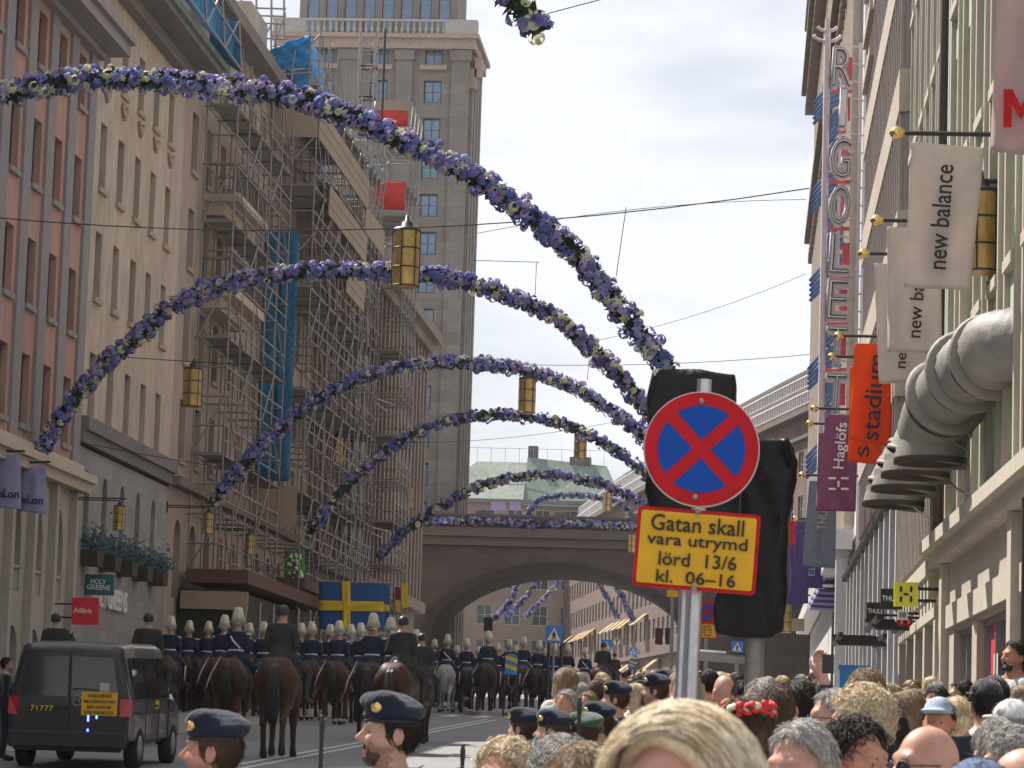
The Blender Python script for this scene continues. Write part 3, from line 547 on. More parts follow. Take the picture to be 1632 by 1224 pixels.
# --- right side: pale green house, nearest
rows = [(5.45,7.4),(8.1,10.0),(10.75,12.6),(13.4,15.2),(16.1,17.9)]
c5 = [24.6+2.07*k for k in range(11)]
r1_ = building('green_house', 'pale yellow green plastered house with a cream shop floor, nearest on the right', RN, 14, 46.9, 5.25, 19, [c for c in c5 if c < 46.2], rows, 1.0, 'green_plaster', frame='cream_trim', sill='cream_trim', dep=.22, nx=2, ny=3)
mb = MB()
for c in c5:
    if c > 46: continue
    for s in (-.62, .62): RN.box(mb, c+s-.07, c+s+.07, 5.45, 18.4, -.02, .07)
mb.build('window_surround', 'cream_trim', r1_, True)
mb = MB(); RN.box(mb, 14, 47.05, 5.05, 5.24, -.1, .36); RN.box(mb, 14, 47.0, 4.85, 5.05, -.1, .22); RN.box(mb, 14, 46.95, 5.24, 5.42, -.1, .12); mb.build('ledge', 'cream_trim', r1_, True)
mb = MB(); hs = [(a, a+3.9, 1.05+gz(a)*.3, 3.75) for a in (16.5, 21.5, 26.5, 31.5)]+[(37.0, 41.3, 1.35, 3.8), (42.0, 44.8, 1.5, 3.8)]
RN.wall(mb, 14, 46.9, .2, 4.85, hs, .3); mb.build('shop_wall', 'cream_wall', r1_, True)
mb = MB(); RN.box(mb, 36.3, 45.6, 3.86, 4.2, 0, .06); RN.box(mb, 16, 35.6, 3.86, 4.2, 0, .06)
for u in (36.2, 45.9, 14.2): RN.box(mb, u-.22, u+.22, .3, 4.84, 0, .12)
mb.build('shop_sign_band', 'cream_trim', r1_, True)
for a, b, c, d in hs:
    mb = MB(); RN.box(mb, a, b, c, d, -.29, -.25); o = mb.build('shop_window', 'glass_shop', r1_, True); mb = MB()
    for u in np.linspace(a, b, 4): RN.box(mb, u-.04, u+.04, c, d, -.24, -.1)
    RN.box(mb, a, b, c-.02, c+.06, -.23, -.09); RN.box(mb, a, b, d-.08, d-.01, -.23, -.09)
    mb.build('frame', 'galv', o, True)
mb = MB(); RN.box(mb, 39.9, 40.75, 1.4, 3.7, -.2, -.14); mb.build('door_panel', 'adl_red', r1_, True)
mb = MB(); RN.box(mb, 39.7, 40.2, 2.6, 3.3, -.13, -.12); mb.build('notice', 'white', r1_, True)
mb = MB(); mb.path([RN.p(46.6, 5.3, .12), RN.p(46.6, 19, .12)], .07, 6); mb.path([RN.p(34.2, 1, .12), RN.p(34.2, 19, .12)], .07, 6); mb.build('drainpipe', 'duct_dark', r1_, True)
# --- bluish green house
c6 = [48.1+1.75*k for k in range(6)]
r2_ = building('blue_green_house', 'pale bluish green house with thin brown window bars on its lower floors', RF, 47.0, 58, 8.0, 20, c6, [(8.3,10.0),(10.75,12.6),(13.4,15.2),(16.1,17.9)], .95, 'blue_green_plaster', frame='cream_trim', sill='cream_trim', dep=.22)
mb = MB()
for c in c6:
    for s in (-.58, .58): RF.box(mb, c+s-.06, c+s+.06, 8.2, 19, -.02, .07)
mb.build('window_surround', 'cream_trim', r2_, True)
mb = MB()
for u in np.arange(47.3, 58, .42): RF.box(mb, u, u+.13, 5.2, 8.0, -.1, .16)
RF.box(mb, 47.0, 58, 7.8, 8.0, .17, .3); mb.build('window_bar', 'mullion_brown', r2_, True)
mb = MB(); RF.box(mb, 47.0, 58, 5.0, 7.99, -.3, -.12); RF.box(mb, 47.2, 57.6, 1.9, 4.1, -.3, -.1); mb.build('lower_glass', 'glass', r2_, True)
mb = MB(); RF.box(mb, 47.0, 58, 4.75, 5.0, -.2, .24); RF.box(mb, 47.0, 58, 4.1, 4.4, -.3, .12)
for u in np.arange(47.2, 58, .9): RF.box(mb, u, u+.35, 4.4, 4.75, -.1, .2)
for u in np.arange(47.0, 58, 2.7): RF.box(mb, u, u+.45, 1.2, 4.1, -.2, .1)
RF.box(mb, 47, 58, 4.4, 4.75, -.3, 0); mb.build('bracket_cornice', 'cream_trim', r2_, True)
# --- ribbed brown office house
r3_ = T('ribbed_house', 'brown office house of close vertical ribs crossed by broad beige bands, on the right', 'building', RF.p(58, 1.3, 0))
mb = MB(); RF.box(mb, 58.02, 77, 7.4, 34, -12, -.35); RF.box(mb, 58.02, 88, 1.3, 7.4, -12, -.6); mb.build('wall', 'mullion_brown', r3_, True)
mb = MB(); RF.box(mb, 58.05, 76.9, 7.5, 33, -.34, -.28); mb.build('window_strip', 'glass', r3_, True)
for u in np.arange(58.1, 76.8, .78):
    mb = MB(); RF.box(mb, u, u+.26, 7.4, 34, -.3, .14); RF.box(mb, u+.07, u+.19, 7.4, 34, .14, .24); mb.build('rib', 'brown_rib', r3_, True)
for z in (9.3, 12.1, 14.9, 17.7, 20.5, 23.3, 26.1, 28.9, 31.7):
    mb = MB(); RF.box(mb, 58.03, 77, z-.42, z+.42, -.2, .26); mb.build('band', 'beige_band', r3_, True)
for i, u in enumerate(np.arange(59.5, 90, 2.6)):
    mb = MB(); RF.box(mb, u, u+.3, gz(60)-.3, 7.2, -.05, .115); mb.build('facade_fin', 'panel_white', r3_, True)
mb = MB(); RF.box(mb, 59, 90.3, gz(60)-.3, 7.2, -.55, .0); RF.box(mb, 59.0, 90.4, 7.2, 7.35, -.5, .2); mb.build('fin_backing', 'black', r3_, True)
mb = MB()
for i, z in enumerate((18.9, 20.1, 21.3, 22.5, 23.9, 25.3)): RF.box(mb, 72+i*.25, 76.5, z, z+.25, .15, .34)
mb.build('sunshade', 'beige_band', r3_, True)
# --- farther pale ribbed house behind the cinema sign
r4_ = T('pale_corner_house', 'tall pale beige house with thin vertical ribs and carved cornices, behind the neon letter sign', 'building', RF.p(90.5, 2.3, 0))
mb = MB(); RF.box(mb, 90.5, 152, 2.3, 39, -12, -.2); RF.box(mb, 77.05, 90.5, 7.4, 40, -12, -.9); mb.build('wall', 'panel_white', r4_, True)
mb = MB()
for u in np.arange(92.2, 152, .95): RF.box(mb, u, u+.4, 9, 38.5, -.2, .12)
mb.build('rib', 'beige_band', r4_, True)
mb = MB()
for z, d in ((35.2, .5), (38.6, .4), (27.5, .2)):
    RF.box(mb, 92, 152.3, z, z+.6, -.2, d); RF.box(mb, 92, 152.5, z+.6, z+.9, -.2, d+.3)
    for u in np.arange(93, 152, 1.5): RF.box(mb, u, u+.5, z-.5, z, -.1, d+.1)
mb.build('cornice', 'brown_stone', r4_, True)
mb = MB()
for u in (93, 99, 106): RF.box(mb, u, u+2.2, 3, 8, -.1, -.02)
mb.build('shop_window', 'glass', r4_, True)
mb = MB(); RF.box(mb, 91.2, 92, 2.4, 8.5, 0, .35); RF.box(mb, 90.6, 152, 8.2, 8.8, -.1, .5); mb.build('pier', 'panel_white', r4_, True)
# ================================================================ scaffolding
def scaffold(label, u0, u1, d0, d1, z0, z1, bays, lift=2.0, toe=None, boards=None, side_boards=(), brace_every=1, diag=1):
    root = T('scaffold', label, 'scaffold', LF.p(u0, gz(u0), d0), 0, 'scaffolds along the left facades'); o = WL[root.name]
    us = np.linspace(u0, u1, bays+1); zs = np.arange(z0, z1, lift)
    st = MB(); st.tube((0,0,0), (0,0,z1-z0+1.0), .036, 5); s0 = st.build('standard', 'galv'); COL.objects.unlink(s0)
    for u in us:
        for d in (d0, d1): inst('standard', s0, root, LF.p(u, z0, d)-o)
    for i, z in enumerate(zs):
        mb = MB()
        for d in (d0, d1):
            mb.tube(LF.p(u0-.15, z, d), LF.p(u1+.15, z, d), .03, 5)
        for d in (d1,): mb.tube(LF.p(u0-.15, z+1.0, d), LF.p(u1+.15, z+1.0, d), .035, 5); mb.tube(LF.p(u0-.15, z+.5, d), LF.p(u1+.15, z+.5, d), .03, 5)
        for u in us: mb.tube(LF.p(u, z, d0-.1), LF.p(u, z, d1+.1), .04, 5)
        for u in (us[0], us[-1]): mb.tube(LF.p(u, z+1, d0), LF.p(u, z+1, d1), .035, 5)
        mb.build('ledger_ring', 'galv', root, True)
        if i > 0 and i % 2 == 0:
            mb = MB()
            for k in range(3): LF.box(mb, u0, u1, z+.05, z+.1, d0+.1+(d1-d0-.2)*k/3, d0+.08+(d1-d0-.2)*(k+1)/3)
            mb.build('plank_deck', 'deck', root, True)
        for k in range(bays):
            if (k+i) % brace_every == 0:
                mb = MB(); a, b = (us[k], us[k+1]) if i % 2 else (us[k+1], us[k]); mb.tube(LF.p(a, z, d1+.06), LF.p(b, z+lift, d1+.06), .026, 5); mb.build('brace', 'galv', root, True)
        if i % 2 == 0: mb = MB(); mb.tube(LF.p(u0-.07, z, d0), LF.p(u0-.07, z+lift, d1), .035, 5); mb.build('brace', 'galv', root, True)
    return root
def sheet(name, mt, parent, a, b, z0, z1, amp=.08, n=10, world=True, sag=0):   # loose cloth hung between two plan points
    a, b = Vector(a), Vector(b); mb = MB(); m_ = max(2, int((z1-z0)/.5)); d = (b-a); nn = Vector((d.y, -d.x, 0)).normalized()
    g = [[a+d*(i/n)+nn*(amp*math.sin(i*1.9+j*.8)*random.uniform(.4, 1))+Vector((0,0,z0+(z1-z0)*j/m_-sag*math.sin(math.pi*i/n)*(j == m_))) for i in range(n+1)] for j in range(m_+1)]
    vs = [p for r in g for p in r]; mb.add(vs, [(j*(n+1)+i, j*(n+1)+i+1, (j+1)*(n+1)+i+1, (j+1)*(n+1)+i) for j in range(m_) for i in range(n)], 0, True)
    o = mb.build(name, mt, parent, world); md = o.modifiers.new('thickness', 'SOLIDIFY'); md.thickness = .012
    return o
sA = scaffold('light steel tube scaffold, leftmost, up to the roof left of the boarded one', 100.2, 112.5, .2, 1.25, gz(100)+4.6, 24.5, 5, brace_every=2)
mb = MB(); LF.box(mb, 99.5, 118, gz(105)+4.1, gz(105)+4.55, .3, 2.4); mb.build('site_fascia', 'red_fascia', sA, True)
for u in np.arange(99.8, 118, 3): 
    mb = MB(); mb.tube(LF.p(u, gz(u)-.1, 2.3), LF.p(u, gz(u)+3.7, 2.3), .06, 6); mb.build('leg', 'galv', sA, True)
mb = MB(); LF.box(mb, 99.2, 99.45, gz(100)+3.35, gz(100)+3.95, .2, 2.45); mb.build('timber_hoarding', 'timber', sA, True)
mb = MB(); LF.box(mb, 99.6, 117.5, gz(105)-.2, gz(105)+3.9, .05, 1.9); mb.build('site_wall', 'black', sA, True)
sB = scaffold('boarded scaffold with plywood upper lifts and a long blue net strip', 114.5, 130, .1, 1.85, gz(114)+.2, 29, 6)
for u, z, h in ((114.5, 25.4, 1.3), (122, 22.5, 1.4), (126, 21.3, 1.6)):
    mb = MB(); LF.box(mb, u-.14, u-.08, z, z+h, .1, 1.9); mb.build('end_board', 'timber', sB, True)
for z, h, a, b in ((25.4,1.3,114.5,130), (23.0,1.2,118,130), (20.8,1.3,124,130)):
    mb = MB()
    for k in range(3): LF.box(mb, a, b, z+h*k/3, z+h*(k+1)/3-.02, 1.92+.01*k, 1.96+.01*k)
    mb.build('side_board', 'timber', sB, True)
mb = MB(); LF.box(mb, 114.5, 130, gz(118)+4.4, gz(118)+4.8, .1, 2.1); mb.build('site_fascia', 'red_fascia', sB, True)
for x0, x1 in ((415,440), (441,470)): sheet('net', 'blue_net', sB, Vector((P(x0, 550, 114.2).x, 114.2, 0)), Vector((P(x1, 550, 114.2).x, 114.15, 0)), 11.9, 21.6, .05, 5)
mb = MB(); LF.box(mb, 114.1, 114.2, 10.2, 11.7, .1, 1.7); mb.build('end_board', 'timber', sB, True)
sC = scaffold('slender steel scaffold tower with red sheets, beside the bridge', 145.5, 151.5, .1, 1.75, gz(145)+.2, 33, 4, lift=2.1)
for za, zb in ((28.2, 29.6), (32.4, 33.2)):
    sheet('red_sheet', 'red_sheet', sC, LF.p(145.35, 0, .1), LF.p(145.35, 0, 1.75), za, zb, .03, 6)
    mb = MB(); LF.box(mb, 145.3, 151.5, za-.3, za-.1, .05, 1.9); mb.build('platform', 'deck', sC, True)
mb = MB(); LF.box(mb, 145.34, 145.4, 33.2, 33.7, .1, 1.75); mb.build('end_board', 'timber', sC, True)
sD = scaffold('dense steel scaffold between the boarded one and the red sheeted tower', 131, 138, .1, 1.6, gz(131)+.2, 29.5, 5)
for z in (24.6,):
    mb = MB(); LF.box(mb, 131, 138, z, z+1.2, 1.7, 1.74); mb.build('side_board', 'timber', sD, True)
    mb = MB(); LF.box(mb, 130.86, 130.9, z, z+1.3, .1, 1.6); mb.build('end_board', 'timber', sD, True)
ms = T('hoist_mast', 'tall lattice hoist mast standing between two scaffolds', 'mast', LF.p(139.6, gz(139), 1.0)); mb = MB()
zt = P(583, 55, 139.6).z
for a in (0, .75):
    for b in (0, .75): mb.tube(LF.p(139.3+a, gz(139), -.0+b+.05), LF.p(139.3+a, zt, -.0+b+.05), .06, 5)
z = gz(139); i = 0
while z < zt-.8:
    for a, b in (((139.3,.05),(139.3,.8)), ((139.3,.8),(140.05,.8)), ((140.05,.8),(140.05,.05))):
        mb.tube(LF.p(a[0],z,a[1]), LF.p(b[0],z+.75,b[1]) if i % 2 else LF.p(b[0],z,b[1]), .035, 4); mb.tube(LF.p(a[0],z,a[1]), LF.p(b[0],z,b[1]), .035, 4)
    z += .75; i += 1
mb.build('lattice', 'galv', ms, True)
mb = MB(); mb.tube(LF.p(139.2, gz(139), 1.25), LF.p(139.2, zt+.2, 1.25), .06, 6); mb.build('rail', 'black_metal', ms, True)
mb = MB()
for k in range(4): z = gz(139)+8+k*6.2; mb.tube(LF.p(139.3, z, 1), LF.p(145.5, z, 1.2), .04, 4); mb.tube(LF.p(139.3, z+.3, .3), LF.p(145.5, z+.3, 1.6), .04, 4)
mb.build('tie', 'galv', ms, True)
# tarpaulins and nets on the roofs
nt_ = T('roof_net', 'blue debris net draped over a leaning frame on the copper eave of the tan house', 'net', LF.p(96, 24.4, 1)); 
def quadcloth(name, mt, parent, c, n=10, amp=.15):
    c = [Vector(q) for q in c]; mb = MB(); vs = []
    nn = (c[1]-c[0]).cross(c[3]-c[0]).normalized()
    for j in range(n+1):
        for i in range(n+1):
            s, t = i/n, j/n; p = (c[0]*(1-s)+c[1]*s)*(1-t)+(c[3]*(1-s)+c[2]*s)*t
            vs.append(p+nn*amp*(math.sin(i*1.7+j*.9)+math.sin(j*1.3-i*.6+1))*.5*random.uniform(.5,1))
    mb.add(vs, [(j*(n+1)+i, j*(n+1)+i+1, (j+1)*(n+1)+i+1, (j+1)*(n+1)+i) for j in range(n) for i in range(n)], 0, True)
    o = mb.build(name, mt, parent, True); o.modifiers.new('thickness', 'SOLIDIFY').thickness = .015; return o
N0 = [Vector((-17.8,86,26.9)), Vector((-17.75,99.3,26.3)), Vector((-17.6,99.3,24.5)), Vector((-17.6,86,24.5))]
quadcloth('net_sheet', 'blue_net', nt_, [N0[3], N0[2], N0[1]+Vector((-.3,.5,0)), N0[0]+Vector((-.3,.5,0))], 12, .12)
quadcloth('net_sheet', 'blue_net', nt_, [N0[2], Vector((-18.7,99.4,25.2)), Vector((-18.7,99.4,26.2)), N0[1]], 6, .08)
mb = MB()
for i in range(5):
    s = i/4; a = N0[3].lerp(N0[2], s); b = N0[0].lerp(N0[1], s); mb.tube(a+Vector((.08,-.1,0)), b+Vector((.08,-.1,0)), .045, 5)
    if i < 4: c = N0[0].lerp(N0[1], s+.25); mb.tube(a+Vector((.08,-.1,0)), c+Vector((.08,-.1,0)), .035, 5)
for t in (0, .5, 1): mb.tube(N0[3].lerp(N0[0], t)+Vector((.1,-.12,0)), N0[2].lerp(N0[1], t)+Vector((.1,-.12,0)), .04, 5)
mb.build('frame', 'galv', nt_, True)
tp = T('tarpaulin', 'crumpled bright blue tarpaulin roof on top of the boarded scaffold', 'tarpaulin', LF.p(118, 29, 1))
quadcloth('tarp_sheet', 'blue_tarp', tp, [P(407, 114, 114.3), P(492, 108, 114.3), P(494, 54, 114.3), P(412, 86, 114.3)], 14, .22)
quadcloth('tarp_sheet', 'blue_tarp', tp, [P(492, 110, 114.5), P(519, 142, 120), P(507, 88, 120), P(494, 54, 114.3)], 10, .15)
quadcloth('tarp_sheet', 'blue_net', tp, [P(455, 142, 114.4), P(492, 142, 114.4), P(492, 110, 114.4), P(455, 112, 114.4)], 8, .1)
mb = MB(); mb.tube(P(410, 122, 114.25), P(495, 116, 114.25), .05, 5); mb.tube(P(463, 140, 114.25), P(470, 80, 114.25), .05, 5); mb.tube(P(494, 150, 114.5), P(494, 54, 114.5), .05, 5); mb.tube(P(410, 130, 114.5), P(412, 80, 114.5), .05, 5); mb.build('frame', 'galv', tp, True)
rs = T('roof_scaffold', 'open steel guard rails standing on the roofs in front of the tower', 'scaffold', LF.p(112, 28, 0), 0, 'scaffolds along the left facades')
mb = MB()
for px in (384, 408, 432, 452): mb.tube(P(px, 150, 122), P(px+1, -30, 122), .05, 5)
for py in (-10, 12, 24, 36, 60): mb.tube(P(380, py, 122), P(456, py+2, 122), .045, 5)
mb.tube(P(436, 75, 122), P(455, 20, 122), .04, 5); mb.tube(P(432, 40, 122), P(410, 80, 122), .04, 5); mb.build('tube_frame', 'galv', rs, True)
# ================================================================ garlands
def bloom(kind, r, seed):                                  # one flower, facing local +Z
    rd = random.Random(seed); mb = MB()
    if kind == 'star':
        for k in range(6):
            a = k*math.pi/3; t = Vector((math.cos(a), math.sin(a), 0)); s = Vector((-math.sin(a), math.cos(a), 0))
            mb.add([t*.1*r, t*.55*r+s*.27*r+Vector((0,0,.22*r)), t*1.15*r+Vector((0,0,.05*r)), t*.55*r-s*.27*r+Vector((0,0,.22*r))], [(0,1,2,3)], 0)
        mb.lathe((0,0,0), [(.16*r,0),(.12*r,.3*r),(0,.34*r)], 6)
    elif kind == 'rose':
        for j in range(4):
            rr = r*(1-.22*j); h = r*(.15+.2*j); n = 7-j
            for k in range(n):
                a = 2*math.pi*(k+.5*j)/n; t = Vector((math.cos(a), math.sin(a), 0)); s = Vector((-math.sin(a), math.cos(a), 0)); w_ = rr*.6
                mb.add([t*rr*.3+Vector((0,0,h*.3)), t*rr*.8+s*w_+Vector((0,0,h*.9)), t*rr*1.05+Vector((0,0,h*1.1)), t*rr*.8-s*w_+Vector((0,0,h*.9))], [(0,1,2,3)], 0)
        mb.lathe((0,0,0), [(.35*r,0),(.3*r,.55*r),(0,.75*r)], 7)
    else:                                                  # hydrangea-like ball of small florets
        for k in range(26):
            v = Vector((rd.gauss(0,1), rd.gauss(0,1), abs(rd.gauss(0,1))+.05)).normalized(); u = v.orthogonal().normalized(); w_ = v.cross(u); c = v*r*.82; q = r*.36
            mb.add([c+u*q+v*q*.3, c+w_*q+v*.1*q, c-u*q+v*q*.3, c-w_*q+v*.1*q], [(0,1,2,3)], 0)
    return mb
PETALS = ['petal_violet', 'petal_blue', 'petal_lilac', 'petal_cream', 'petal_pale', 'petal_blue', 'petal_lilac', 'petal_pale', 'petal_violet']
BL = {}
for k in ('star', 'rose', 'ball'):
    o = bloom(k, 1, 3).build('flower', 'petal_violet'); COL.objects.unlink(o); BL[k] = o
def spline(pts, n):
    pts = [Vector(p) for p in pts]; out = []
    for i in range(len(pts)-1):
        a, b, c, d = pts[max(i-1, 0)], pts[i], pts[i+1], pts[min(i+2, len(pts)-1)]
        for k in range(8):
            t = k/8; out.append(.5*((2*b)+(c-a)*t+(2*a-5*b+4*c-d)*t*t+(3*b-a-3*c+d)*t**3))
    out.append(pts[-1]); L_ = [0]
    for a, b in zip(out, out[1:]): L_.append(L_[-1]+(b-a).length)
    res = []; j = 0
    for i in range(n):
        s = L_[-1]*i/(n-1)
        while j < len(L_)-2 and L_[j+1] < s: j += 1
        t = (s-L_[j])/max(1e-6, L_[j+1]-L_[j]); res.append(out[j].lerp(out[j+1], t))
    return res, L_[-1]
def garland(label, pts, rad=.25, ind=100, dens=58, group='flower garlands arching over the street', fr=.10, seed=1, lod=False):
    rd = random.Random(seed); p0, ln = spline(pts, 90); root = T('flower_garland', label, 'garland', p0[len(p0)//2], 0, group); o = WL[root.name]
    core = MB(); core.path([p for p in p0], rad*.38, 7)
    nleaf = int(ln*(170 if not lod else 60))
    for _ in range(nleaf):
        i = rd.random()*(len(p0)-1); a, b = p0[int(i)], p0[min(int(i)+1, len(p0)-1)]; c = a.lerp(b, i % 1); d = (b-a).normalized() if (b-a).length > 0 else Vector((1,0,0))
        v = Vector((rd.gauss(0,1), rd.gauss(0,1), rd.gauss(0,1))); v = (v-d*v.dot(d)*.7).normalized(); w_ = v.cross(d).normalized(); l = rad*rd.uniform(.65, 1.12); h = rd.uniform(.05, .09)*(1.5 if lod else 1)
        q = c+v*l; m_ = c+v*l*.55; sd_ = (w_+d*rd.uniform(-1, 1)).normalized()
        core.add([c+v*rad*.3, m_+sd_*h, q+d*rd.uniform(-.08, .08), m_-sd_*h], [(0,1,2,3)], 0)
    core.build('foliage', 'leaf', root, True)
    fl = []; dens = dens*(.75 if lod else 1)
    for _ in range(int(ln*dens)):
        i = rd.random()*(len(p0)-1); a, b = p0[int(i)], p0[min(int(i)+1, len(p0)-1)]; c = a.lerp(b, i % 1); d = (b-a).normalized()
        v = Vector((rd.gauss(0,1), rd.gauss(0,1)-.35, rd.gauss(0,1)+.1)); v = (v-d*v.dot(d)).normalized(); k = rd.choice(['star', 'star', 'rose', 'ball', 'ball', 'rose']); mt = rd.choice(PETALS)
        if k == 'star' and rd.random() < .3: mt = rd.choice(['petal_cream', 'petal_lilac'])
        fl.append((c+v*rad*rd.uniform(.5, .98), (v+d*rd.uniform(-.5, .5)).normalized(), k, mt, fr*rd.uniform(.6, 1.15)*(1.15 if k != 'rose' else .85)))
    fl.sort(key=lambda f: f[1].y-f[4]*4)
    for c, v, k, mt, r in fl[:ind]:
        inst('flower', BL[k], root, c-o, v.to_track_quat('Z', 'Y').to_euler(), r, [mt])
    rest = MB(); mts = sorted(set(PETALS))
    tmpl = {k: ([v.co.copy() for v in BL[k].data.vertices], [tuple(p.vertices) for p in BL[k].data.polygons]) for k in BL}
    for c, v, k, mt, r in fl[ind:]:
        if lod: k = 'rose' if k == 'ball' else k
        q = v.to_track_quat('Z', 'Y').to_matrix(); vs, fs = tmpl[k]
        rest.add([c+q@(p*r) for p in vs], fs, mts.index(mt))
    if rest.v: 
        ro = rest.build('flowers', mts, root, True); ro['kind'] = 'stuff'
    return root
def pl(Y, pts): return [P(x, y, Y) for x, y in pts]
garland('largest and nearest flower garland arch, coming in from the left edge', pl(59, [(-345,560),(-270,370),(-180,250),(-90,185),(0,150),(60,136),(150,126),(250,128),(350,138),(450,152),(530,175),(600,203),(660,233),(720,262),(780,298),(840,343),(900,388),(950,443),(990,497),(1030,548),(1070,592)]), .27, seed=1)
garland('second flower garland arch, its left foot beside the lilac banners', pl(78, [(50,747),(90,680),(140,608),(200,552),(260,500),(320,467),(390,445),(470,434),(570,432),(640,434),(700,441),(770,457),(840,483),(890,510),(930,545),(970,582),(1005,620),(1035,660),(1075,725)]), .26, fr=.10, seed=2)
garland('third flower garland arch, just behind the bridge lantern', pl(98, [(340,802),(380,750),(430,697),(490,648),(550,612),(620,588),(700,578),(780,582),(850,594),(910,615),(960,645),(1000,675),(1035,705),(1080,752)]), .26, 80, 50, fr=.105, seed=3)
garland('fourth flower garland arch, starting in front of the red sheeted scaffold', pl(112, [(492,850),(530,800),(580,748),(640,703),(710,672),(790,661),(860,667),(920,685),(975,714),(1020,748),(1075,800)]), .26, 60, 44, fr=.105, seed=4, lod=True)
garland('fifth flower garland arch, low in front of the bridge parapet', pl(131, [(602,890),(640,852),(700,808),(760,777),(820,761),(880,757),(940,767),(990,785),(1040,812),(1090,850)]), .26, 40, 44, fr=.11, seed=5, lod=True)
for i, pts in enumerate(([(785,990),(820,945),(835,850),(852,803),(895,790),(950,793),(1000,812),(1040,900),(1085,1000)], [(805,985),(852,935),(880,880),(915,850),(950,880),(985,940),(1010,990)], [(835,985),(885,935),(900,905),(920,895),(940,905),(960,940),(985,985)])):
    garland('far flower garland arch %s' % ['peeping over the bridge parapet, first behind it', 'seen through the bridge arch, second behind the bridge', 'seen through the bridge arch, farthest of all'][i], pl((226, 250, 276)[i], pts), .3, 0, 40, fr=.12, seed=6+i, lod=True)
garland('straight flower garland along the bridge parapet', [Vector((x, BY-.55, 16.75+.05*math.sin(x))) for x in np.linspace(-29.5, 4, 24)], .3, 60, 40, fr=.12, seed=10, lod=True)
garland('dangling end of a flower garland at the top edge, against the sky', pl(44, [(775,-50),(800,-18),(825,10),(845,30),(858,52)]), .27, 30, 16, group=None, fr=.14, seed=11)
# ================================================================ lanterns and wires
def lantern_mesh(h=1.15, r=.28):
    root = bpy.data.objects.new('hanging_lantern', None); COL.objects.link(root)
    mb = MB(); mb.lathe((0,0,0), [(r*.93,0),(r*.93,h)], 20); mb.lathe((0,0,0), [(0,.0),(r*.93,0)], 20); mb.build('lamp_shade', 'lamp_glass', root)
    for z in (.02, h*.34, h*.67, h-.02):
        mb = MB(); mb.path([(r*math.cos(a), r*math.sin(a), z) for a in np.linspace(0, 2*math.pi, 21)], .013, 5); mb.build('ring', 'black_metal', root)
    for k in range(6):
        a = k*math.pi/3+.3; mb = MB(); mb.tube((r*math.cos(a), r*math.sin(a), 0), (r*math.cos(a), r*math.sin(a), h), .011, 5); mb.build('cage_bar', 'black_metal', root)
    mb = MB(); mb.lathe((0,0,h), [(r*1.02,0),(r*.95,.03),(r*.45,.05),(r*.4,.15),(.05,.17),(.03,.3),(0,.3)], 16); mb.build('cap', 'black_metal', root)
    return root
lan0 = lantern_mesh(); used = [0]
LGRP = 'brass street lanterns'
def lantern(px, py, w_, label, Y=None, sc=1):
    Y = Y or 2640/w_; p = P(px, py, Y); o = lan0 if not used[0] else copy_tree(lan0); used[0] = 1
    o.location = p-Vector((0,0,.575*sc)); o.scale = (sc,)*3; tag(o, label, 'lantern', LGRP); return o
lantern(647, 412, 45, 'big brass lantern hanging on a wire mid street, largest of the hung lanterns')
for px, py, w_, lb in ((307,618,30,'brass lantern on a wire in front of the tan house'), (537,718,20.5,'brass lantern on a wire before the scaffold net, above the Swedish flag'), (840,631,27,'brass lantern against the sky under the third garland'), (925,712,20,'brass lantern against the sky between the fourth garland and the green roof'), (650,793,16,'small brass lantern by the red sheeted scaffold tower, left of the arch'), (968,800,14.5,'small brass lantern before the far curved house, right of the green roof'), (748,854,13,'small brass lantern hanging before the bridge face'), (1008,866,14,'small brass lantern before the bridge, left of the yellow notice')):
    lantern(px, py, w_, lb)
for px, py, Y, d, lb in ((190,826,None,0,'brass lantern on a bracket above the flower boxes'), (332,834,None,0,'brass lantern on a bracket in front of the pink scaffolded wall'), (398,868,None,0,'brass lantern on a bracket half hidden by scaffold tubes')):
    p0 = PX(px, py, -17.6); o = lantern(px, py, 0, lb, p0.y, .6); mb = MB(); mb.tube((-2.3,0,1.5), (.3,0,1.5), .035, 5); mb.tube((-2.3,0,1.4), (0,0,1.4), .03, 5); mb.tube((-2.3,0,1.1), (-2.3,0,1.7), .05, 5); b = mb.build('bracket', 'black_metal', o)
o = lantern(1562, 370, 0, 'large brass lantern on a wall bracket beside the white banner, at right', 39.5, .95); mb = MB()
mb.tube((0,0,1.3), (1.4,0,1.3), .035, 6); mb.tube((.28,0,1.18), (1.4,0,1.18), .03, 6); mb.tube((.3,0,.3), (1.4,0,.3), .03, 6); mb.tube((.35,0,1.2), (.35,0,-.1), .03, 6); mb.tube((.1,0,-.15), (1.4,0,-.15), .04, 6); mb.build('bracket', 'black_metal', o)
o = lantern(1251, 985, 0, 'small brass lantern low behind the purple banners', 120); 
mb = MB(); mb.tube((0,0,1.5), (3,0,1.5), .035, 5); mb.tube((0,0,1.2), (0,0,1.5), .03, 5); mb.build('bracket', 'black_metal', o)
def wire(label, a, b, sag=.3, r=.013, n=12):
    a, b = Vector(a), Vector(b); mb = MB(); mb.path([a.lerp(b, i/n)-Vector((0,0,sag*4*(i/n)*(1-i/n))) for i in range(n+1)], r, 4)
    o = mb.build('street_wire', 'black_metal'); tag(o, label, 'wire', 'overhead wires across the street'); return o
wire('overhead wire carrying the big middle lantern', P(-50, 343, 59), P(1290, 300, 59), .55, .014); wire('overhead wire carrying the lantern before the tan house', P(-40, 545, 88), P(432, 582, 88), .1, .016)
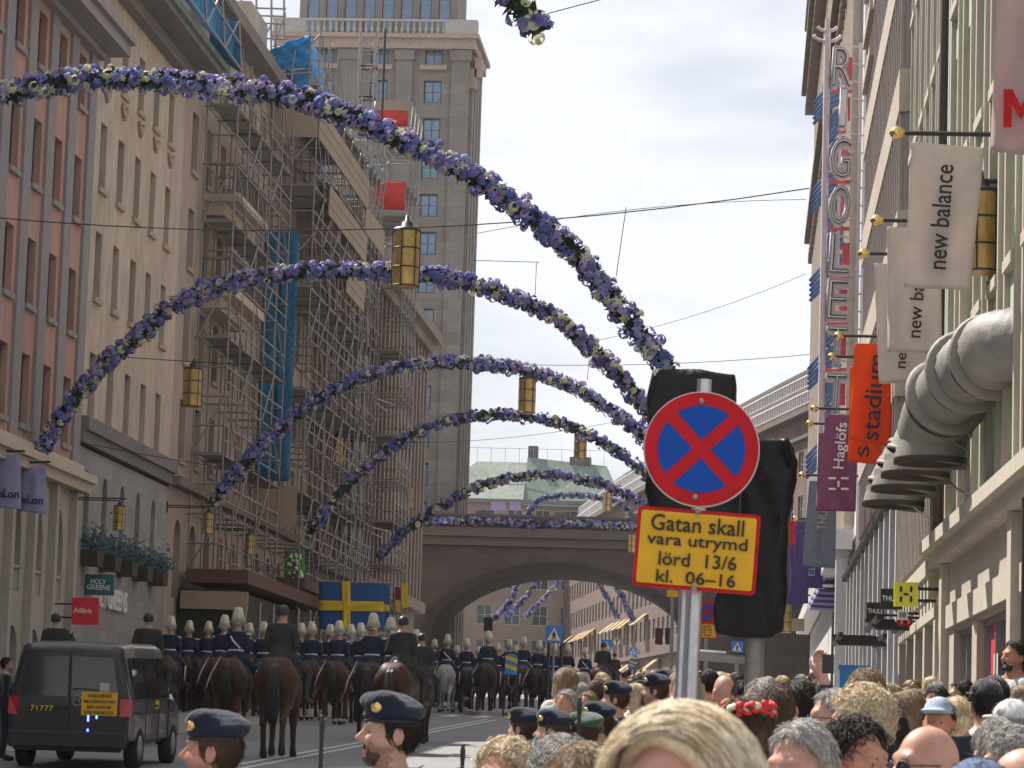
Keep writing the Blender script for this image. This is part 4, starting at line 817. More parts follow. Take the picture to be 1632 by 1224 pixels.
wire('thin overhead wire crossing the foot of the second garland', P(60, 690, 84), P(470, 760, 88), .1); wire('thin overhead wire over the third garland', P(740, 578, 98), P(1290, 565, 98), .2, .012); wire('thin overhead wire at the lantern against the sky', P(520, 700, 132), P(1000, 668, 132), .5, .012)
wire('faint high wire rising to the right between the first and second garland', P(760, 372, 75), P(1285, 318, 75), -.2, .009); wire('faint wire rising to the right behind the third garland', P(940, 545, 90), P(1285, 436, 90), .2, .009); wire('faint wire in the top of the sky', P(860, 25, 60), P(1000, -12, 60), 0, .012)
wire('faint wire from the tower edge to the sky', P(755, 415, 110), P(860, 418, 110), 0, .015); wire('faint wire from the first garland down to the second', P(998, 330, 70), P(982, 440, 70), 0, .012); wire('short drop wire under the sky wire', P(855, 418, 110), P(853, 470, 110), 0, .015); wire('short drop wire beside the third garland', P(940, 560, 98), P(936, 606, 98), 0, .012)
wire('thin sagging cable in front of the ducts, upper', P(1447, 640, 45), P(1590, 780, 40), .55, .01); wire('thin sagging cable in front of the ducts, lower', P(1430, 780, 48), P(1560, 800, 42), .35, .01)
# ================================================================ banners on the right
def cloth(mt, parent, corners, n=12, amp=.05, seed=0, name='cloth'):
    c = [Vector(q) for q in corners]; rd = random.Random(seed); mb = MB(); vs = []; a, b = rd.uniform(0, 6), rd.uniform(0, 6); nn = (c[1]-c[0]).cross(c[3]-c[0]).normalized()
    m_ = n*2
    for j in range(m_+1):
        for i in range(n+1):
            s, t = i/n, j/m_; p = (c[0]*(1-s)+c[1]*s)*(1-t)+(c[3]*(1-s)+c[2]*s)*t; k = min(1, t*2.5+.12)
            vs.append(p+nn*amp*k*(math.sin(s*5+a+t*1.5)+.5*math.sin(s*11+b-t*2)+.35*math.sin((s+t)*9+a)))
    mb.add(vs, [(j*(n+1)+i, j*(n+1)+i+1, (j+1)*(n+1)+i+1, (j+1)*(n+1)+i) for j in range(m_) for i in range(n)], 0, True)
    o = mb.build(name, mt, parent, True); o.modifiers.new('thickness', 'SOLIDIFY').thickness = .006; return o
def banner(label, mt, Y, corners, tip=None, wall_px=None, txt=(), seed=0, amp=.045, group='banners on gold tipped poles'):
    cs = [P(x, y, Y) for x, y in corners]; root = T('street_banner', label, 'banner', (cs[0]+cs[1])/2, 0, group)
    cloth(mt, root, cs, 12, amp, seed)
    if tip:
        a = P(*tip, Y); b = Vector((3.05 if Y > 47 else RN.hit(*tip)[0]*0+3.93-.0198*Y, Y, a.z)); mb = MB(); mb.tube(a, b, .03, 6); mb.build('pole', 'black_metal', root, True)
        mb = MB(); mb.lathe(a-Vector((.16,0,0)), [(0,0),(.05,.03),(.095,.09),(.06,.17),(.03,.2)], 8, 0, (1,0,0)); mb.build('finial', 'gold', root, True)
    for s, m_, px, py, w_, h_, up in txt:                     # centre in photo pixels, reading direction given by 'up'
        k = Y/F; c = P(px, py, Y)-Vector((0,.12,0))
        u, v = ((.06,0,1), (-1,0,.06)) if up else ((1,0,-.03), (.03,0,1))
        text(s, m_, root, c, u, v, w_*k, h_*k, bold=.01)
    return root
Bm = banner('grey pink banner with a big red M, nearest at the top right corner', 'ban_pink', 30, [(1592,-60),(1690,-55),(1672,252),(1579,242)], (1570,-80), None, (), 1)
_k = 30/F; mb = MB(); mb.prism([P(1597, 207, 30)+Vector((x*56*_k, -.14, z*62*_k)) for x, z in ((0,0),(0,1),(.25,1),(.5,.55),(.75,1),(1,1),(1,0),(.76,0),(.76,.62),(.5,.2),(.24,.62),(.24,0))], (0,.02,0)); mb.build('lettering', 'sign_red', Bm, True)
banner('white banner reading new balance in full, front one of three', 'ban_white', 37, [(1453,226),(1569,236),(1545,464),(1441,457)], (1437,212), None, [('new balance', 'black', 1498, 348, 170, 30, 1)], 2)
banner('white banner half hidden, reading new ba, second of three', 'ban_white', 43, [(1414,361),(1500,366),(1501,563),(1415,561)], (1404,351), None, [('new balance', 'black', 1461, 466, 150, 22, 1)], 3)
banner('white banner hindmost of three, reading ne at its lower end', 'ban_white', 48, [(1393,419),(1468,424),(1482,606),(1401,613)], (1382,404), None, [('new balance', 'black', 1439, 522, 134, 18, 1)], 4)
banner('orange banner reading stadium upwards in dark letters', 'ban_orange', 59, [(1362,547),(1420,549),(1420,713),(1352,700)], (1341,535), None, [('stadium', 'black', 1391, 634, 138, 28, 1)], 5)
banner('orange banner behind, lower, with only a dark S showing', 'ban_orange', 64, [(1355,584),(1412,586),(1409,742),(1351,735)], (1330,568), None, [('S', 'black', 1376, 720, 17, 18, 1)], 6)
bh = banner('plum purple banner with white lettering and a dashed H emblem', 'ban_purple', 69, [(1317,661),(1368,662),(1364,815),(1301,815)], (1302,651), None, [('Haglöfs', 'white', 1341, 711, 74, 22, 1)], 7)
for dx, dy, a in ((-10,-15,0), (10,-15,0), (-10,2,0), (10,2,0), (0,-6,1)):
    mb = MB(); mb.box(P(1336+dx, 778+dy, 69)-Vector((0,.14,0)), (.17, .01, .05) if not a else (.05, .01, .14)); mb.build('emblem', 'white', bh, True)
bh2 = banner('second plum purple banner, mostly hidden behind the first, emblem at its foot', 'ban_purple', 73, [(1305,690),(1345,691),(1345,812),(1300,812)], (1294,675), None, (), 8)
banner('blue grey banner with pale vertical lettering below the plum ones', 'ban_grey', 76.5, [(1290,766),(1334,768),(1331,906),(1279,902)], (1282,757), None, [('THULE', 'ban_white', 1311, 822, 46, 15, 1)], 9)
banner('dark violet banner reading ELL, in front of its fellows', 'ban_violet', 104, [(1272,832),(1314,834),(1311,938),(1266,936)], (1270,826), None, [('ELL', 'ban_lilac', 1294, 905, 26, 10, 1)], 10)
banner('dark violet banner, second from the front of the violet ones', 'ban_violet', 112, [(1262,838),(1290,838),(1288,962),(1258,962)], (1256,832), None, [('E', 'ban_lilac', 1284, 930, 10, 9, 1)], 11)
banner('dark violet banner, hindmost of the violet ones beside the black wrap', 'ban_violet', 120, [(1254,846),(1275,846),(1274,972),(1250,970)], (1250,840), None, [('E', 'ban_lilac', 1268, 952, 9, 8, 1)], 12)
rdl = T('red_light_sign', 'small red sign box beside the black wrap, above the violet banners', 'sign', P(1260, 850, 100)); mb = MB(); mb.box(P(1260, 838, 100), (.3,.2,.3)); mb.box(P(1260, 858, 100), (.26,.18,.4)); mb.build('sign_box', 'sign_red', rdl, True); mb = MB(); mb.tube(P(1260, 848, 100.2), P(1400, 848, 100.2), .03, 5); mb.build('bracket', 'black_metal', rdl, True)
for i, (cs, t, py, lb) in enumerate((([(-60,727),(33,725),(34,812),(-60,806)], 'elon', 787, 'lilac banner reading elon, at the left edge'), ([(34,746),(74,742),(72,820),(33,815)], 'elon', 797, 'lilac banner reading elon, right one of two, under the garland foot'))):
    Y = (74, 76.5)[i]; p = [P(x, y, Y) for x, y in cs]; root = T('street_banner', lb, 'banner', p[0], 0, 'lilac shop banners'); cloth('ban_lilac', root, p, 8, .05, i)
    text('eLon', 'navy', root, P(15 if i == 0 else 53, py, Y)-Vector((0,.12,0)), (1,0,-.05), (.05,0,1), 36*Y/F, 14*Y/F, bold=.02)
    mb = MB(); mb.tube(p[0]+Vector((-.6,0,.1)), p[1]+Vector((.1,0,.1)), .03, 5); mb.build('pole', 'black_metal', root, True)
# ================================================================ neon letter sign
Yn = 78; ns = T('neon_letter_sign', 'tall vertical sign of white outlined letters on red shapes beside a pink mast', 'sign', P(1340, 790, Yn))
mb = MB(); a, b = P(1319, 45, Yn), P(1306, 815, Yn); mb.tube(b, a, .085, 8); mb.build('mast', 'mast_pink', ns, True)
mb = MB(); t = P(1319, 42, Yn)
for r_, z_ in ((.25,.0), (.36,-.22)): mb.path([t+Vector((r_*math.cos(x), 0, z_+r_*.5*math.sin(x)-.0)) for x in np.linspace(math.pi*1.02, math.pi*1.98, 9)], .045, 5)
mb.tube(t-Vector((0,0,.3)), t+Vector((0,0,.2)), .06, 6); mb.build('trident_top', 'mast_pink', ns, True)
mb = MB(); mb.box((P(1366, 440, Yn+.6).x, Yn+.6, (P(1340,60,Yn).z+P(1340,800,Yn).z)/2), (.10,.12,P(1340,60,Yn).z-P(1340,800,Yn).z)); mb.box((P(1335, 440, Yn+.6).x, Yn+.6, (P(1340,60,Yn).z+P(1340,800,Yn).z)/2), (.08,.1,P(1340,60,Yn).z-P(1340,800,Yn).z))
for k in range(24): z = P(1340,60,Yn).z-k*.47; mb.tube((P(1336,440,Yn).x, Yn+.6, z), (3.0, Yn+.6, z-.2), .03, 4)
mb.build('lattice', 'panel_white', ns, True)
ly = [(108,'R'),(173,'I'),(253,'G'),(328,'O'),(405,'L'),(478,'E'),(553,'T'),(628,'T'),(703,'O')]
for i, (py, ch) in enumerate(ly):
    k = Yn/F; px = 1343-(py-108)*.021+(2 if ch in 'LI' else 0); c = P(px, py, Yn); u = (1,0,0); w_, h_ = (30 if ch != 'I' else 10)*k, 62*k
    mb = MB(); mb.box(c+Vector((.16,.32,.05)), (w_*.4, .1, h_*.6)); mb.box(c+Vector((.0,.3,-h_*.55)), (w_*1.1,.16,.08)); mb.build('letter_backing', 'letter_red', ns, True)
    o = text(ch, 'panel_white', ns, c, (1,.15,0), (.05,0,1), w_*1.15, h_*1.12, name='letter', extrude=.1, bold=.05)
    t2 = text(ch, 'navy', ns, c-Vector((0,.14,0)), (1,.15,0), (.05,0,1), w_, h_, name='neon_line', extrude=.02, bold=-.018); q = t2.data; t2.parent = o
    t3 = text(ch, 'white', ns, c-Vector((0,.17,0)), (1,.15,0), (.05,0,1), w_*.96, h_*.97, name='neon_tube', extrude=.01, bold=-.032); t3.parent = o
for i in range(13):
    py = 140+i*47; mb = MB(); x0, x1 = 1322-(py-140)*.02, 1340-(py-140)*.02
    for j in range(5): 
        a = P(x0-(3 if i % 3 else 26), py+j*8+(14 if i % 3 else 26), Yn+1.2); b = P(x1+8, py+j*8-14, Yn+1.2); mb.path([a, a.lerp(b, .5)+Vector((0,-.1,.12)), b], [.05,.1,.08], 4)
    mb.build('ribbon_fan', 'ribbon_blue', ns, True)
# ================================================================ road signs close by
U3, V3 = Vector((1,0,-.03)).normalized(), Vector((.03,0,1)).normalized()
def disc(mb, c, r, n=48, mi=0, t=.01, y=0):
    c = Vector(c)+Vector((0,y,0)); vs = [c+U3*r*math.cos(2*math.pi*i/n)+V3*r*math.sin(2*math.pi*i/n) for i in range(n)]; mb.prism([tuple(v) for v in vs], (0,t,0), mi)
def rrect(mb, c, u, v, w_, h_, r, t=.01, mi=0):
    c = Vector(c); pts = []
    for sx, sy, a0 in ((1,1,0), (-1,1,90), (-1,-1,180), (1,-1,270)):
        for k in range(5):
            a = R(a0+k*22.5); pts.append(c+u*(sx*(w_/2-r)+r*math.cos(a))+v*(sy*(h_/2-r)+r*math.sin(a)))
    mb.prism(pts, (0,t,0), mi)
YS = 15.6; k = YS/F; c0 = P(1118, 716, YS); sg = T('no_stopping_sign', 'round red and blue no stopping sign over a yellow Swedish notice, nearest sign', 'road sign', (c0.x-.1, YS+.12, gz(YS)))
mb = MB(); mb.tube(P(1123, 605, YS+.12), Vector((P(1088, 1180, YS+.12).x, YS+.12, gz(YS)-.1)), .038, 14); mb.build('post', 'steel', sg, True)
mb = MB(); mb.tube(P(1098, 830, YS+.22), Vector((P(1071, 1180, YS+.22).x, YS+.22, gz(YS)-.1)), .034, 12); mb.build('post', 'steel', sg, True)
mb = MB(); disc(mb, c0, 93*k, t=.03); dsk = mb.build('disc', 'panel_white', sg, True)
mb = MB(); disc(mb, c0, 91*k, y=-.008, t=.008); rim = mb.build('red_ring', 'sign_red', sg, True)
mb = MB()                                                  # four blue sectors left by the red saltire
rr, hb = 70*k, 10.5*k
for q in range(4):
    a0 = R(45+90*q-90); a1 = a0+R(90); al = math.asin(hb/rr); pts = []
    bis = (a0+a1)/2; pts.append((math.sqrt(2)*hb*math.cos(bis), math.sqrt(2)*hb*math.sin(bis)))
    for i in range(15): a = a0+al+(a1-a0-2*al)*i/14; pts.append((rr*math.cos(a), rr*math.sin(a)))
    mb.prism([c0+U3*x+V3*y+Vector((0,-.012,0)) for x, y in pts], (0,.006,0))
mb.build('blue_field', 'sign_blue', sg, True)
pu = Vector((1,0,-.055)).normalized(); pv = Vector((.055,0,1)).normalized(); pc = P(1110, 877, YS)
mb = MB(); rrect(mb, pc, pu, pv, 196*k, 128*k, 7*k, .02); mb.build('notice_border', 'sign_red', sg, True)
mb = MB(); rrect(mb, pc+Vector((0,-.006,0)), pu, pv, 184*k, 116*k, 4*k, .008); pl_ = mb.build('notice_plate', 'sign_yellow', sg, True)
for s, px, py, w_, h_ in (('Gatan skall', 1112, 837, 148, 26), ('vara utrymd', 1111, 866, 160, 25), ('lörd  13/6', 1112, 894, 124, 22), ('kl.  06–16', 1109, 922, 126, 20)):
    text(s, 'black', sg, P(px, py, YS)+Vector((0,-.012,0)), pu, pv, w_*k, h_*k, name='lettering', bold=.004)
mb = MB(); mb.box(P(1116, 690, YS+.07), (.12,.05,.04)); mb.box(P(1112, 745, YS+.07), (.12,.05,.04)); mb.box(P(1106, 850, YS+.07), (.14,.05,.04)); mb.build('clamp', 'galv', sg, True)
for px, py in ((1118,640),(1108,792),(1112,816),(1106,938)):
    mb = MB(); mb.lathe(P(px, py, YS)+Vector((0,-.018,0)), [(0,.012),(.012,.008),(.016,0)], 10, 0, (0,-1,0)); mb.build('bolt', 'galv', sg, True)
# traffic signals wrapped in black plastic
def wrapped(label, Y, outline, depth, pole_px, seed):
    pts = [P(x, y, Y) for x, y in outline]; c = sum(pts, Vector())/len(pts); root = T('traffic_signal', label, 'traffic signal', (c.x, Y+depth/2, gz(Y)), 0, 'wrapped traffic signals'); rd = random.Random(seed)
    bm = bmesh.new(); vs = [bm.verts.new(p+Vector((0,rd.uniform(-.01,.02),0))) for p in pts]; f = bm.faces.new(vs); e = bmesh.ops.extrude_face_region(bm, geom=[f])
    for v in e['geom']:
        if isinstance(v, bmesh.types.BMVert): v.co.y += depth
    bmesh.ops.recalc_face_normals(bm, faces=bm.faces); bmesh.ops.triangulate(bm, faces=bm.faces)
    bmesh.ops.subdivide_edges(bm, edges=bm.edges, cuts=4, use_grid_fill=True)
    for v in bm.verts: v.co += Vector((rd.uniform(-1,1), rd.uniform(-1,1), rd.uniform(-1,1)))*.008+Vector((.012*math.sin(v.co.z*23+seed)*math.cos(v.co.x*17), .018*math.sin(v.co.z*11+v.co.x*29), 0))
    for v in bm.verts: v.co -= WL[root.name]
    me = bpy.data.meshes.new('black_wrap'); bmesh.ops.smooth_vert(bm, verts=bm.verts, factor=.3, use_axis_x=True, use_axis_y=True, use_axis_z=True); bm.to_mesh(me); bm.free(); me.polygons.foreach_set('use_smooth', np.ones(len(me.polygons), bool)); link('black_wrap', me, 'black_wrap', root)
    a = P(*pole_px, Y+depth/2); mb = MB(); mb.tube(a, (a.x+(.02 if seed > 1 else -.06), a.y, gz(a.y)-.1), .06 if seed > 1 else .035, 14); mb.build('post', 'galv', root, True)
    return root
w1 = wrapped('black plastic wrapped traffic signal directly behind the no stopping sign', 17.2, [(1036,587),(1100,586),(1172,596),(1173,640),(1180,760),(1178,830),(1150,905),(1050,900),(1028,780),(1030,680)], .3, (1098, 860), 1)
w2 = wrapped('larger black plastic wrapped traffic signal right of the no stopping sign', 18.2, [(1172,700),(1205,697),(1258,698),(1272,735),(1270,760),(1258,830),(1256,960),(1245,1004),(1225,1016),(1170,1016),(1136,1008),(1140,940),(1165,880),(1182,800)], .35, (1203, 1000), 2)
mb = MB(); mb.tube(P(1103, 1043, 18.4), P(1205, 1051, 18.4), .035, 10); mb.build('arm', 'galv', w2, True)
# far road signs
def plate_sign(label, name, px, py, w_px, Y, kind, post_to=None, group=None, post='galv'):
    k = Y/F; c = P(px, py, Y); w_ = w_px*k; root = T(name, label, 'road sign', (c.x, Y+.06, gz(Y)), 0, group)
    mb = MB(); mb.tube((c.x, Y+.06, gz(Y)-.1), (c.x, Y+.06, c.z+w_*.5), .04, 8); mb.build('post', post, root, True)
    if kind == 'ped':
        mb = MB(); rrect(mb, c, U3, V3, w_, w_, w_*.05, .03); mb.build('plate', 'post_blue', root, True)
        mb = MB(); mb.prism([c+U3*a*w_+V3*b*w_+Vector((0,-.01,0)) for a, b in ((-.4,-.36),(.4,-.36),(0,.4))], (0,.008,0)); mb.build('triangle', 'white', root, True)
        mb = MB(); y = Vector((0,-.02,0))
        mb.tube(c+U3*.0*w_+V3*.17*w_+y, c+U3*.0*w_+V3*.11*w_+y, .05*w_, 8); mb.tube(c+V3*.1*w_+y, c-V3*.1*w_+y, .06*w_, 6)
        for s in (-1, 1): mb.tube(c-V3*.08*w_+y, c+U3*s*.11*w_-V3*.3*w_+y, .035*w_, 5); mb.tube(c+V3*.07*w_+y, c+U3*s*.12*w_-V3*.06*w_+y, .025*w_, 5)
        mb.build('walking_figure', 'black', root, True)
    elif kind == 'nostop':
        mb = MB(); disc(mb, c, w_/2, 32); mb.build('red_ring', 'sign_red', root, True); mb = MB(); rr, hb = .37*w_, .055*w_
        for q in range(4):
            a0 = R(45+90*q-90); al = math.asin(hb/rr); pts = [(math.sqrt(2)*hb*math.cos(a0+R(45)), math.sqrt(2)*hb*math.sin(a0+R(45)))]
            pts += [(rr*math.cos(a0+al+(R(90)-2*al)*i/9), rr*math.sin(a0+al+(R(90)-2*al)*i/9)) for i in range(10)]
            mb.prism([c+U3*x+V3*y_+Vector((0,-.014,0)) for x, y_ in pts], (0,.01,0))
        mb.build('blue_field', 'sign_blue', root, True); q = c-V3*w_*.86; mb = MB(); rrect(mb, q, U3, V3, w_, w_*.68, .02); mb.build('notice_border', 'sign_red', root, True)
        mb = MB(); rrect(mb, q+Vector((0,-.01,0)), U3, V3, w_*.92, w_*.6, .02); mb.build('notice_plate', 'sign_yellow', root, True)
        for i, s in enumerate(('Gäller', 'taxi', 'på- o', 'avstign')): text(s, 'black', root, q+V3*w_*(.2-.135*i)+Vector((0,-.016,0)), U3, V3, w_*.55, w_*.1)
    elif kind == 'T':
        mb = MB(); disc(mb, c, w_/2, 28); mb.build('disc', 'white', root, True); text('T', 'black', root, c+Vector((0,-.01,0)), U3, V3, w_*.5, w_*.55, bold=.03); mb = MB(); mb.path([c+U3*w_*.45*math.cos(a)+V3*w_*.45*math.sin(a)+Vector((0,-.01,0)) for a in np.linspace(0, 2*math.pi, 25)], w_*.035, 4); mb.build('ring', 'black', root, True)
    elif kind == 'yellow':
        mb = MB(); rrect(mb, c, U3, V3, w_, w_*.6, .03); mb.build('plate', 'sign_yellow', root, True)
    return root
pz = plate_sign('blue pedestrian crossing sign on a tall post on the traffic island', 'pedestrian_sign', 883, 1011, 27, 108, 'ped')
mb = MB(); a = P(883, 1011, 108); 
for i in range(4): mb.lathe((a.x, 108.06, gz(108)+.3+i*.5), [(.055,0),(.055,.25)], 8)
mb.build('blue_band', 'post_blue', pz, True)
plate_sign('blue pedestrian crossing sign beside the metro sign under the bridge', 'pedestrian_sign', 966, 1028, 17, 150, 'ped'); plate_sign('small blue pedestrian crossing sign right of the metro sign', 'pedestrian_sign', 1009, 1038, 11, 175, 'ped')
plate_sign('round white metro sign with a T on a pole', 'metro_sign', 983, 1023, 14, 165, 'T'); plate_sign('distant no stopping sign with a yellow taxi notice, half hidden behind the black wrap', 'no_stopping_sign', 1127, 976, 34, 60, 'nostop')
plate_sign('yellow notice plate with dark lettering, just left of the steel post', 'notice_sign', 1072, 946, 18, 70, 'yellow'); plate_sign('blue pedestrian sign behind the horizontal steel arm', 'pedestrian_sign', 1175, 1031, 18, 60, 'ped')
def refuge(label, px, py, w_px, Y):
    k = Y/F; c = P(px, py, Y); w_, h_ = w_px*k, w_px*1.75*k; root = T('refuge_marker', label, 'traffic marker', (c.x, Y, gz(Y)), 0, 'yellow and blue striped island markers')
    def outl(s, y):
        pts = [c+U3*s*w_/2*x+V3*s*h_/2*z+Vector((0,y,0)) for x, z in [(-1,-1),(1,-1),(1,.45)]+[(math.cos(R(a)), .45+.5*math.sin(R(a))) for a in range(20, 170, 20)]+[(-1,.45)]]; return pts
    mb = MB(); mb.prism(outl(1.08, 0), (0,.08,0)); mb.build('board', 'black', root, True); mb = MB(); mb.prism(outl(.9, -.012), (0,.01,0)); mb.build('blue_face', 'post_blue', root, True)
    mb = MB()
    for z in (-.28, .42): 
        q = c+V3*h_/2*z+Vector((0,-.022,0)); d1, d2 = U3*w_*.435, V3*h_*.07; mb.prism([q-d1-d2*0.2, q+d1-d2*1.6-d2, q+d1+d2*.2, q-d1+d2*1.9], (0,.008,0))
    mb.build('yellow_stripe', 'flag_yellow', root, True)
    mb = MB()
    for s in (-.5, .5): mb.tube((c.x+s*w_, Y+.05, gz(Y)-.05), (c.x+s*w_, Y+.05, c.z), .035, 6); 
    mb.tube((c.x-.5*w_, Y+.05, gz(Y)+.08), (c.x+.5*w_, Y+.05, gz(Y)+.08), .03, 6); mb.build('stand', 'black_metal', root, True)
refuge('yellow and blue striped marker on the traffic island, the big near one', 815, 1058, 22, 107); refuge('yellow and blue striped marker farther off, right of the police rider', 1007, 1058, 9, 150)
for px, py, Y, lb in ((875, 1012, 109, 'thin black signal post between the striped marker and the pedestrian sign'), (896, 1010, 112, 'thin black post just right of the pedestrian sign')):
    c = P(px, py, Y); root = T('black_post', lb, 'post', (c.x, Y, gz(Y))); mb = MB(); mb.tube((c.x,Y,gz(Y)-.1), c, .06, 8); mb.build('pole', 'black_metal', root, True); mb = MB(); mb.lathe((c.x,Y,gz(Y)), [(.11,0),(.1,.5),(.06,.56)], 8); mb.lathe(c, [(.08,-.02),(.05,.08),(0,.1)], 8); mb.build('base_and_cap', 'black_metal', root, True)
for px, py, w_, lb in ((514, 1141, 10, 'black barrier post between the two soldiers in berets'), (738, 1187, 9, 'black barrier post right of the bearded soldier'), (924, 1112, 9, 'black barrier post beside the soldier in a beret, on the right')):
    Y = 12.5 if w_ == 10 else 13.5; c = P(px, py, Y); root = T('barrier_post', lb, 'barrier', (c.x, Y, gz(Y)), 0, 'crowd barrier posts'); mb = MB(); mb.tube((c.x,Y,gz(Y)), c-Vector((0,0,.03)), .009, 8); mb.build('pole', 'black_metal', root, True); mb = MB(); mb.lathe(c, [(0,-.07),(.011,-.07),(.012,-.02),(.008,-.015),(.011,0),(0,.005)], 8); mb.build('cap', 'black_metal', root, True)
# ================================================================ shop signs
def box_sign(label, cs, Y, mt, txt=(), t=.12, cat='sign', name='shop_sign', wall=None, group=None):
    p = [P(x, y, Y) for x, y in cs]; c = sum(p, Vector())/4; root = T(name, label, cat, c, 0, group); mb = MB(); mb.prism([p[3], p[2], p[1], p[0]], (0,t,0)); mb.build('sign_box', mt, root, True)
    for s, m_, px, py, w_, h_ in txt: text(s, m_, root, P(px, py, Y)-Vector((0,.012,0)), U3, V3, w_*Y/F, h_*Y/F, bold=.015)
    if wall is not None:
        mb = MB()
        for z in (.25, -.25): q = c+V3*z*(p[0]-p[3]).length; mb.tube((c.x, Y+t/2, q.z), (wall, Y+t/2, q.z), .025, 6)
        mb.build('bracket', 'black_metal', root, True)
    return root
box_sign('dark teal hanging sign reading HOLY GREENS', [(133,915),(181,916),(181,949),(133,948)], 85.5, 'teal', [('HOLY', 'white', 157, 927, 25, 8), ('GREENS', 'white', 157, 936, 38, 8)], wall=-19)
box_sign('red square hanging sign with a white bookshop name', [(114,952),(157,953),(157,996),(114,995)], 81.5, 'adl_red', [('Adlibris', 'white', 132, 973, 29, 8)], wall=-19)
hg = T('wall_lettering', 'white letters of a shop name fixed on the grey stone base', 'lettering', LF.p(87.5, 5.4, .1))
text('HOLY GREENS', 'white', hg, LF.p(88.6, 6.0, .06), (0,1,0), (0,0,1), 5.0, .62, extrude=.05, bold=.02)
for i, u in enumerate(c2):
    root = T('flower_box', 'wooden flower box with blue green plants, %s under an arched window' % ('first from the left', 'second from the left', 'middle one', 'second from the right', 'rightmost')[i], 'flower box', LF.p(u, 6.3, .05), 0, 'flower boxes'); mb = MB()
    mb.prism([LF.p(u-.5, 7.2, .05), LF.p(u+.5, 7.2, .05), LF.p(u+.36, 6.75, .05), LF.p(u-.36, 6.75, .05)], (.45,0,0)); mb.build('box', 'planter_wood', root, True); mb = MB(); rd = random.Random(i)
    for _ in range(420):
        c = LF.p(u+rd.gauss(0,.33), 7.22+abs(rd.gauss(0,.26)), .3+rd.gauss(0,.18)); d = Vector((rd.gauss(0,1), rd.gauss(0,1), rd.gauss(.5,1))).normalized(); s = d.orthogonal().normalized(); l = rd.uniform(.08,.16)
        mb.add([c, c+d*l*.5+s*l*.28, c+d*l, c+d*l*.5-s*l*.28], [(0,1,2,3)])
    mb.build('foliage', 'blue_leaf', root, True)
yh = box_sign('bright yellow square sign with a black dashed H emblem', [(1425,928),(1463,928),(1463,966),(1425,966)], 46.5, 'yellow_h', wall=3)
for dx, dy, a in ((-8,-8,0), (8,-8,0), (-8,8,0), (8,8,0), (0,0,1)):
    mb = MB(); rrect(mb, P(1444+dx, 947+dy, 46.5)-Vector((0,.014,0)), U3, V3, (.035,.08)[a], (.09,.035)[a], .015); mb.build('emblem', 'black', yh, True)
box_sign('black hanging sign with white lettering, left one of two', [(1381,960),(1409,960),(1409,986),(1381,986)], 56, 'black', [('THULE', 'white', 1395, 974, 24, 7)], wall=3); box_sign('black hanging sign partly behind the yellow sign', [(1404,938),(1437,938),(1437,971),(1404,971)], 52, 'black', [('THULE', 'white', 1421, 954, 30, 8)], wall=3)
box_sign('small white number plate reading 10', [(1431,973),(1447,974),(1447,988),(1431,987)], 51, 'panel_white', [('10', 'black', 1439, 980, 9, 8)], wall=3, name='number_plate'); box_sign('small cream number box reading 8 on the corner wall', [(1494,948),(1512,949),(1512,965),(1494,964)], 46.2, 'cream_trim', [('8', 'black', 1503, 957, 6, 9)], t=.3, name='number_plate', wall=3)
rb = T('red_shop_sign', 'pair of small red round signs under the number 10', 'sign', P(1442, 992, 52))
for px, s in ((1437,'3'), (1448,'5')): mb = MB(); disc(mb, P(px, 991, 52), .075, 20, t=.05); o = mb.build('disc', 'sign_red', rb, True); text(s, 'white', rb, P(px, 991, 52)-Vector((0,.012,0)), U3, V3, .03, .06)
mb = MB(); mb.tube(P(1450, 990, 52.1), P(1470, 990, 52.1), .02, 5); mb.build('bracket', 'black_metal', rb, True)
for i, (a, b, Y, lb) in enumerate(((1395,1432,54,'black slatted awning under the black hanging signs'), (1336,1398,63,'larger black slatted awning farther along the striped shop front'))):
    root = T('awning', lb, 'awning', P(b, (992,1016)[i], Y)); z = P(a, (1001,1026)[i], Y).z; mb = MB(); x0 = P(a, 1000, Y).x
    for j in range(7): mb.box(((x0+2.9)/2, Y+j*.8, z+.06*j), (2.9-x0, .25, .06))
    for j in (0, 1): mb.box((x0+j*(2.8-x0)+.05, Y+2.4, z+.18), (.08, 5.4, .1))
    mb.build('slat_frame', 'black', root, True)
aw = T('striped_awning', 'violet and white striped shop awning beyond the fins', 'awning', P(1320, 955, 105)); mb = MB()
for j in range(8):
    a, b = P(1290+j*2.2, 972-j*4.2, 105), P(1339, 975-j*4.4, 105); mb.hexa([a, b, b+Vector((0,4,.3)), a+Vector((0,4,.3)), a+Vector((0,0,.09)), b+Vector((0,0,.09)), b+Vector((0,4,.39)), a+Vector((0,4,.39))], j % 2)
mb.build('cloth', ['ban_lilac', 'ban_violet'], aw, True)
box_sign('wooden site boarding under the pale corner house', [(1246,985),(1282,986),(1282,1006),(1246,1005)], 126, 'timber', name='hoarding', cat='hoarding')
pt = T('plastic_tank', 'bright blue plastic tank behind the crowd at the striped shop front', 'tank', (P(1361, 1078, 60).x, 60, gz(60))); mb = MB(); p = [P(x, y, 60) for x, y in ((1338,1062),(1382,1062),(1384,1110),(1338,1110))]; mb.prism([p[3], p[2], p[1], p[0]], (0,.5,0)); mb.box(P(1360, 1062, 60)+Vector((0,.25,.0)), (.6,.55,.05)); mb.build('body', 'plastic_blue', pt, True)
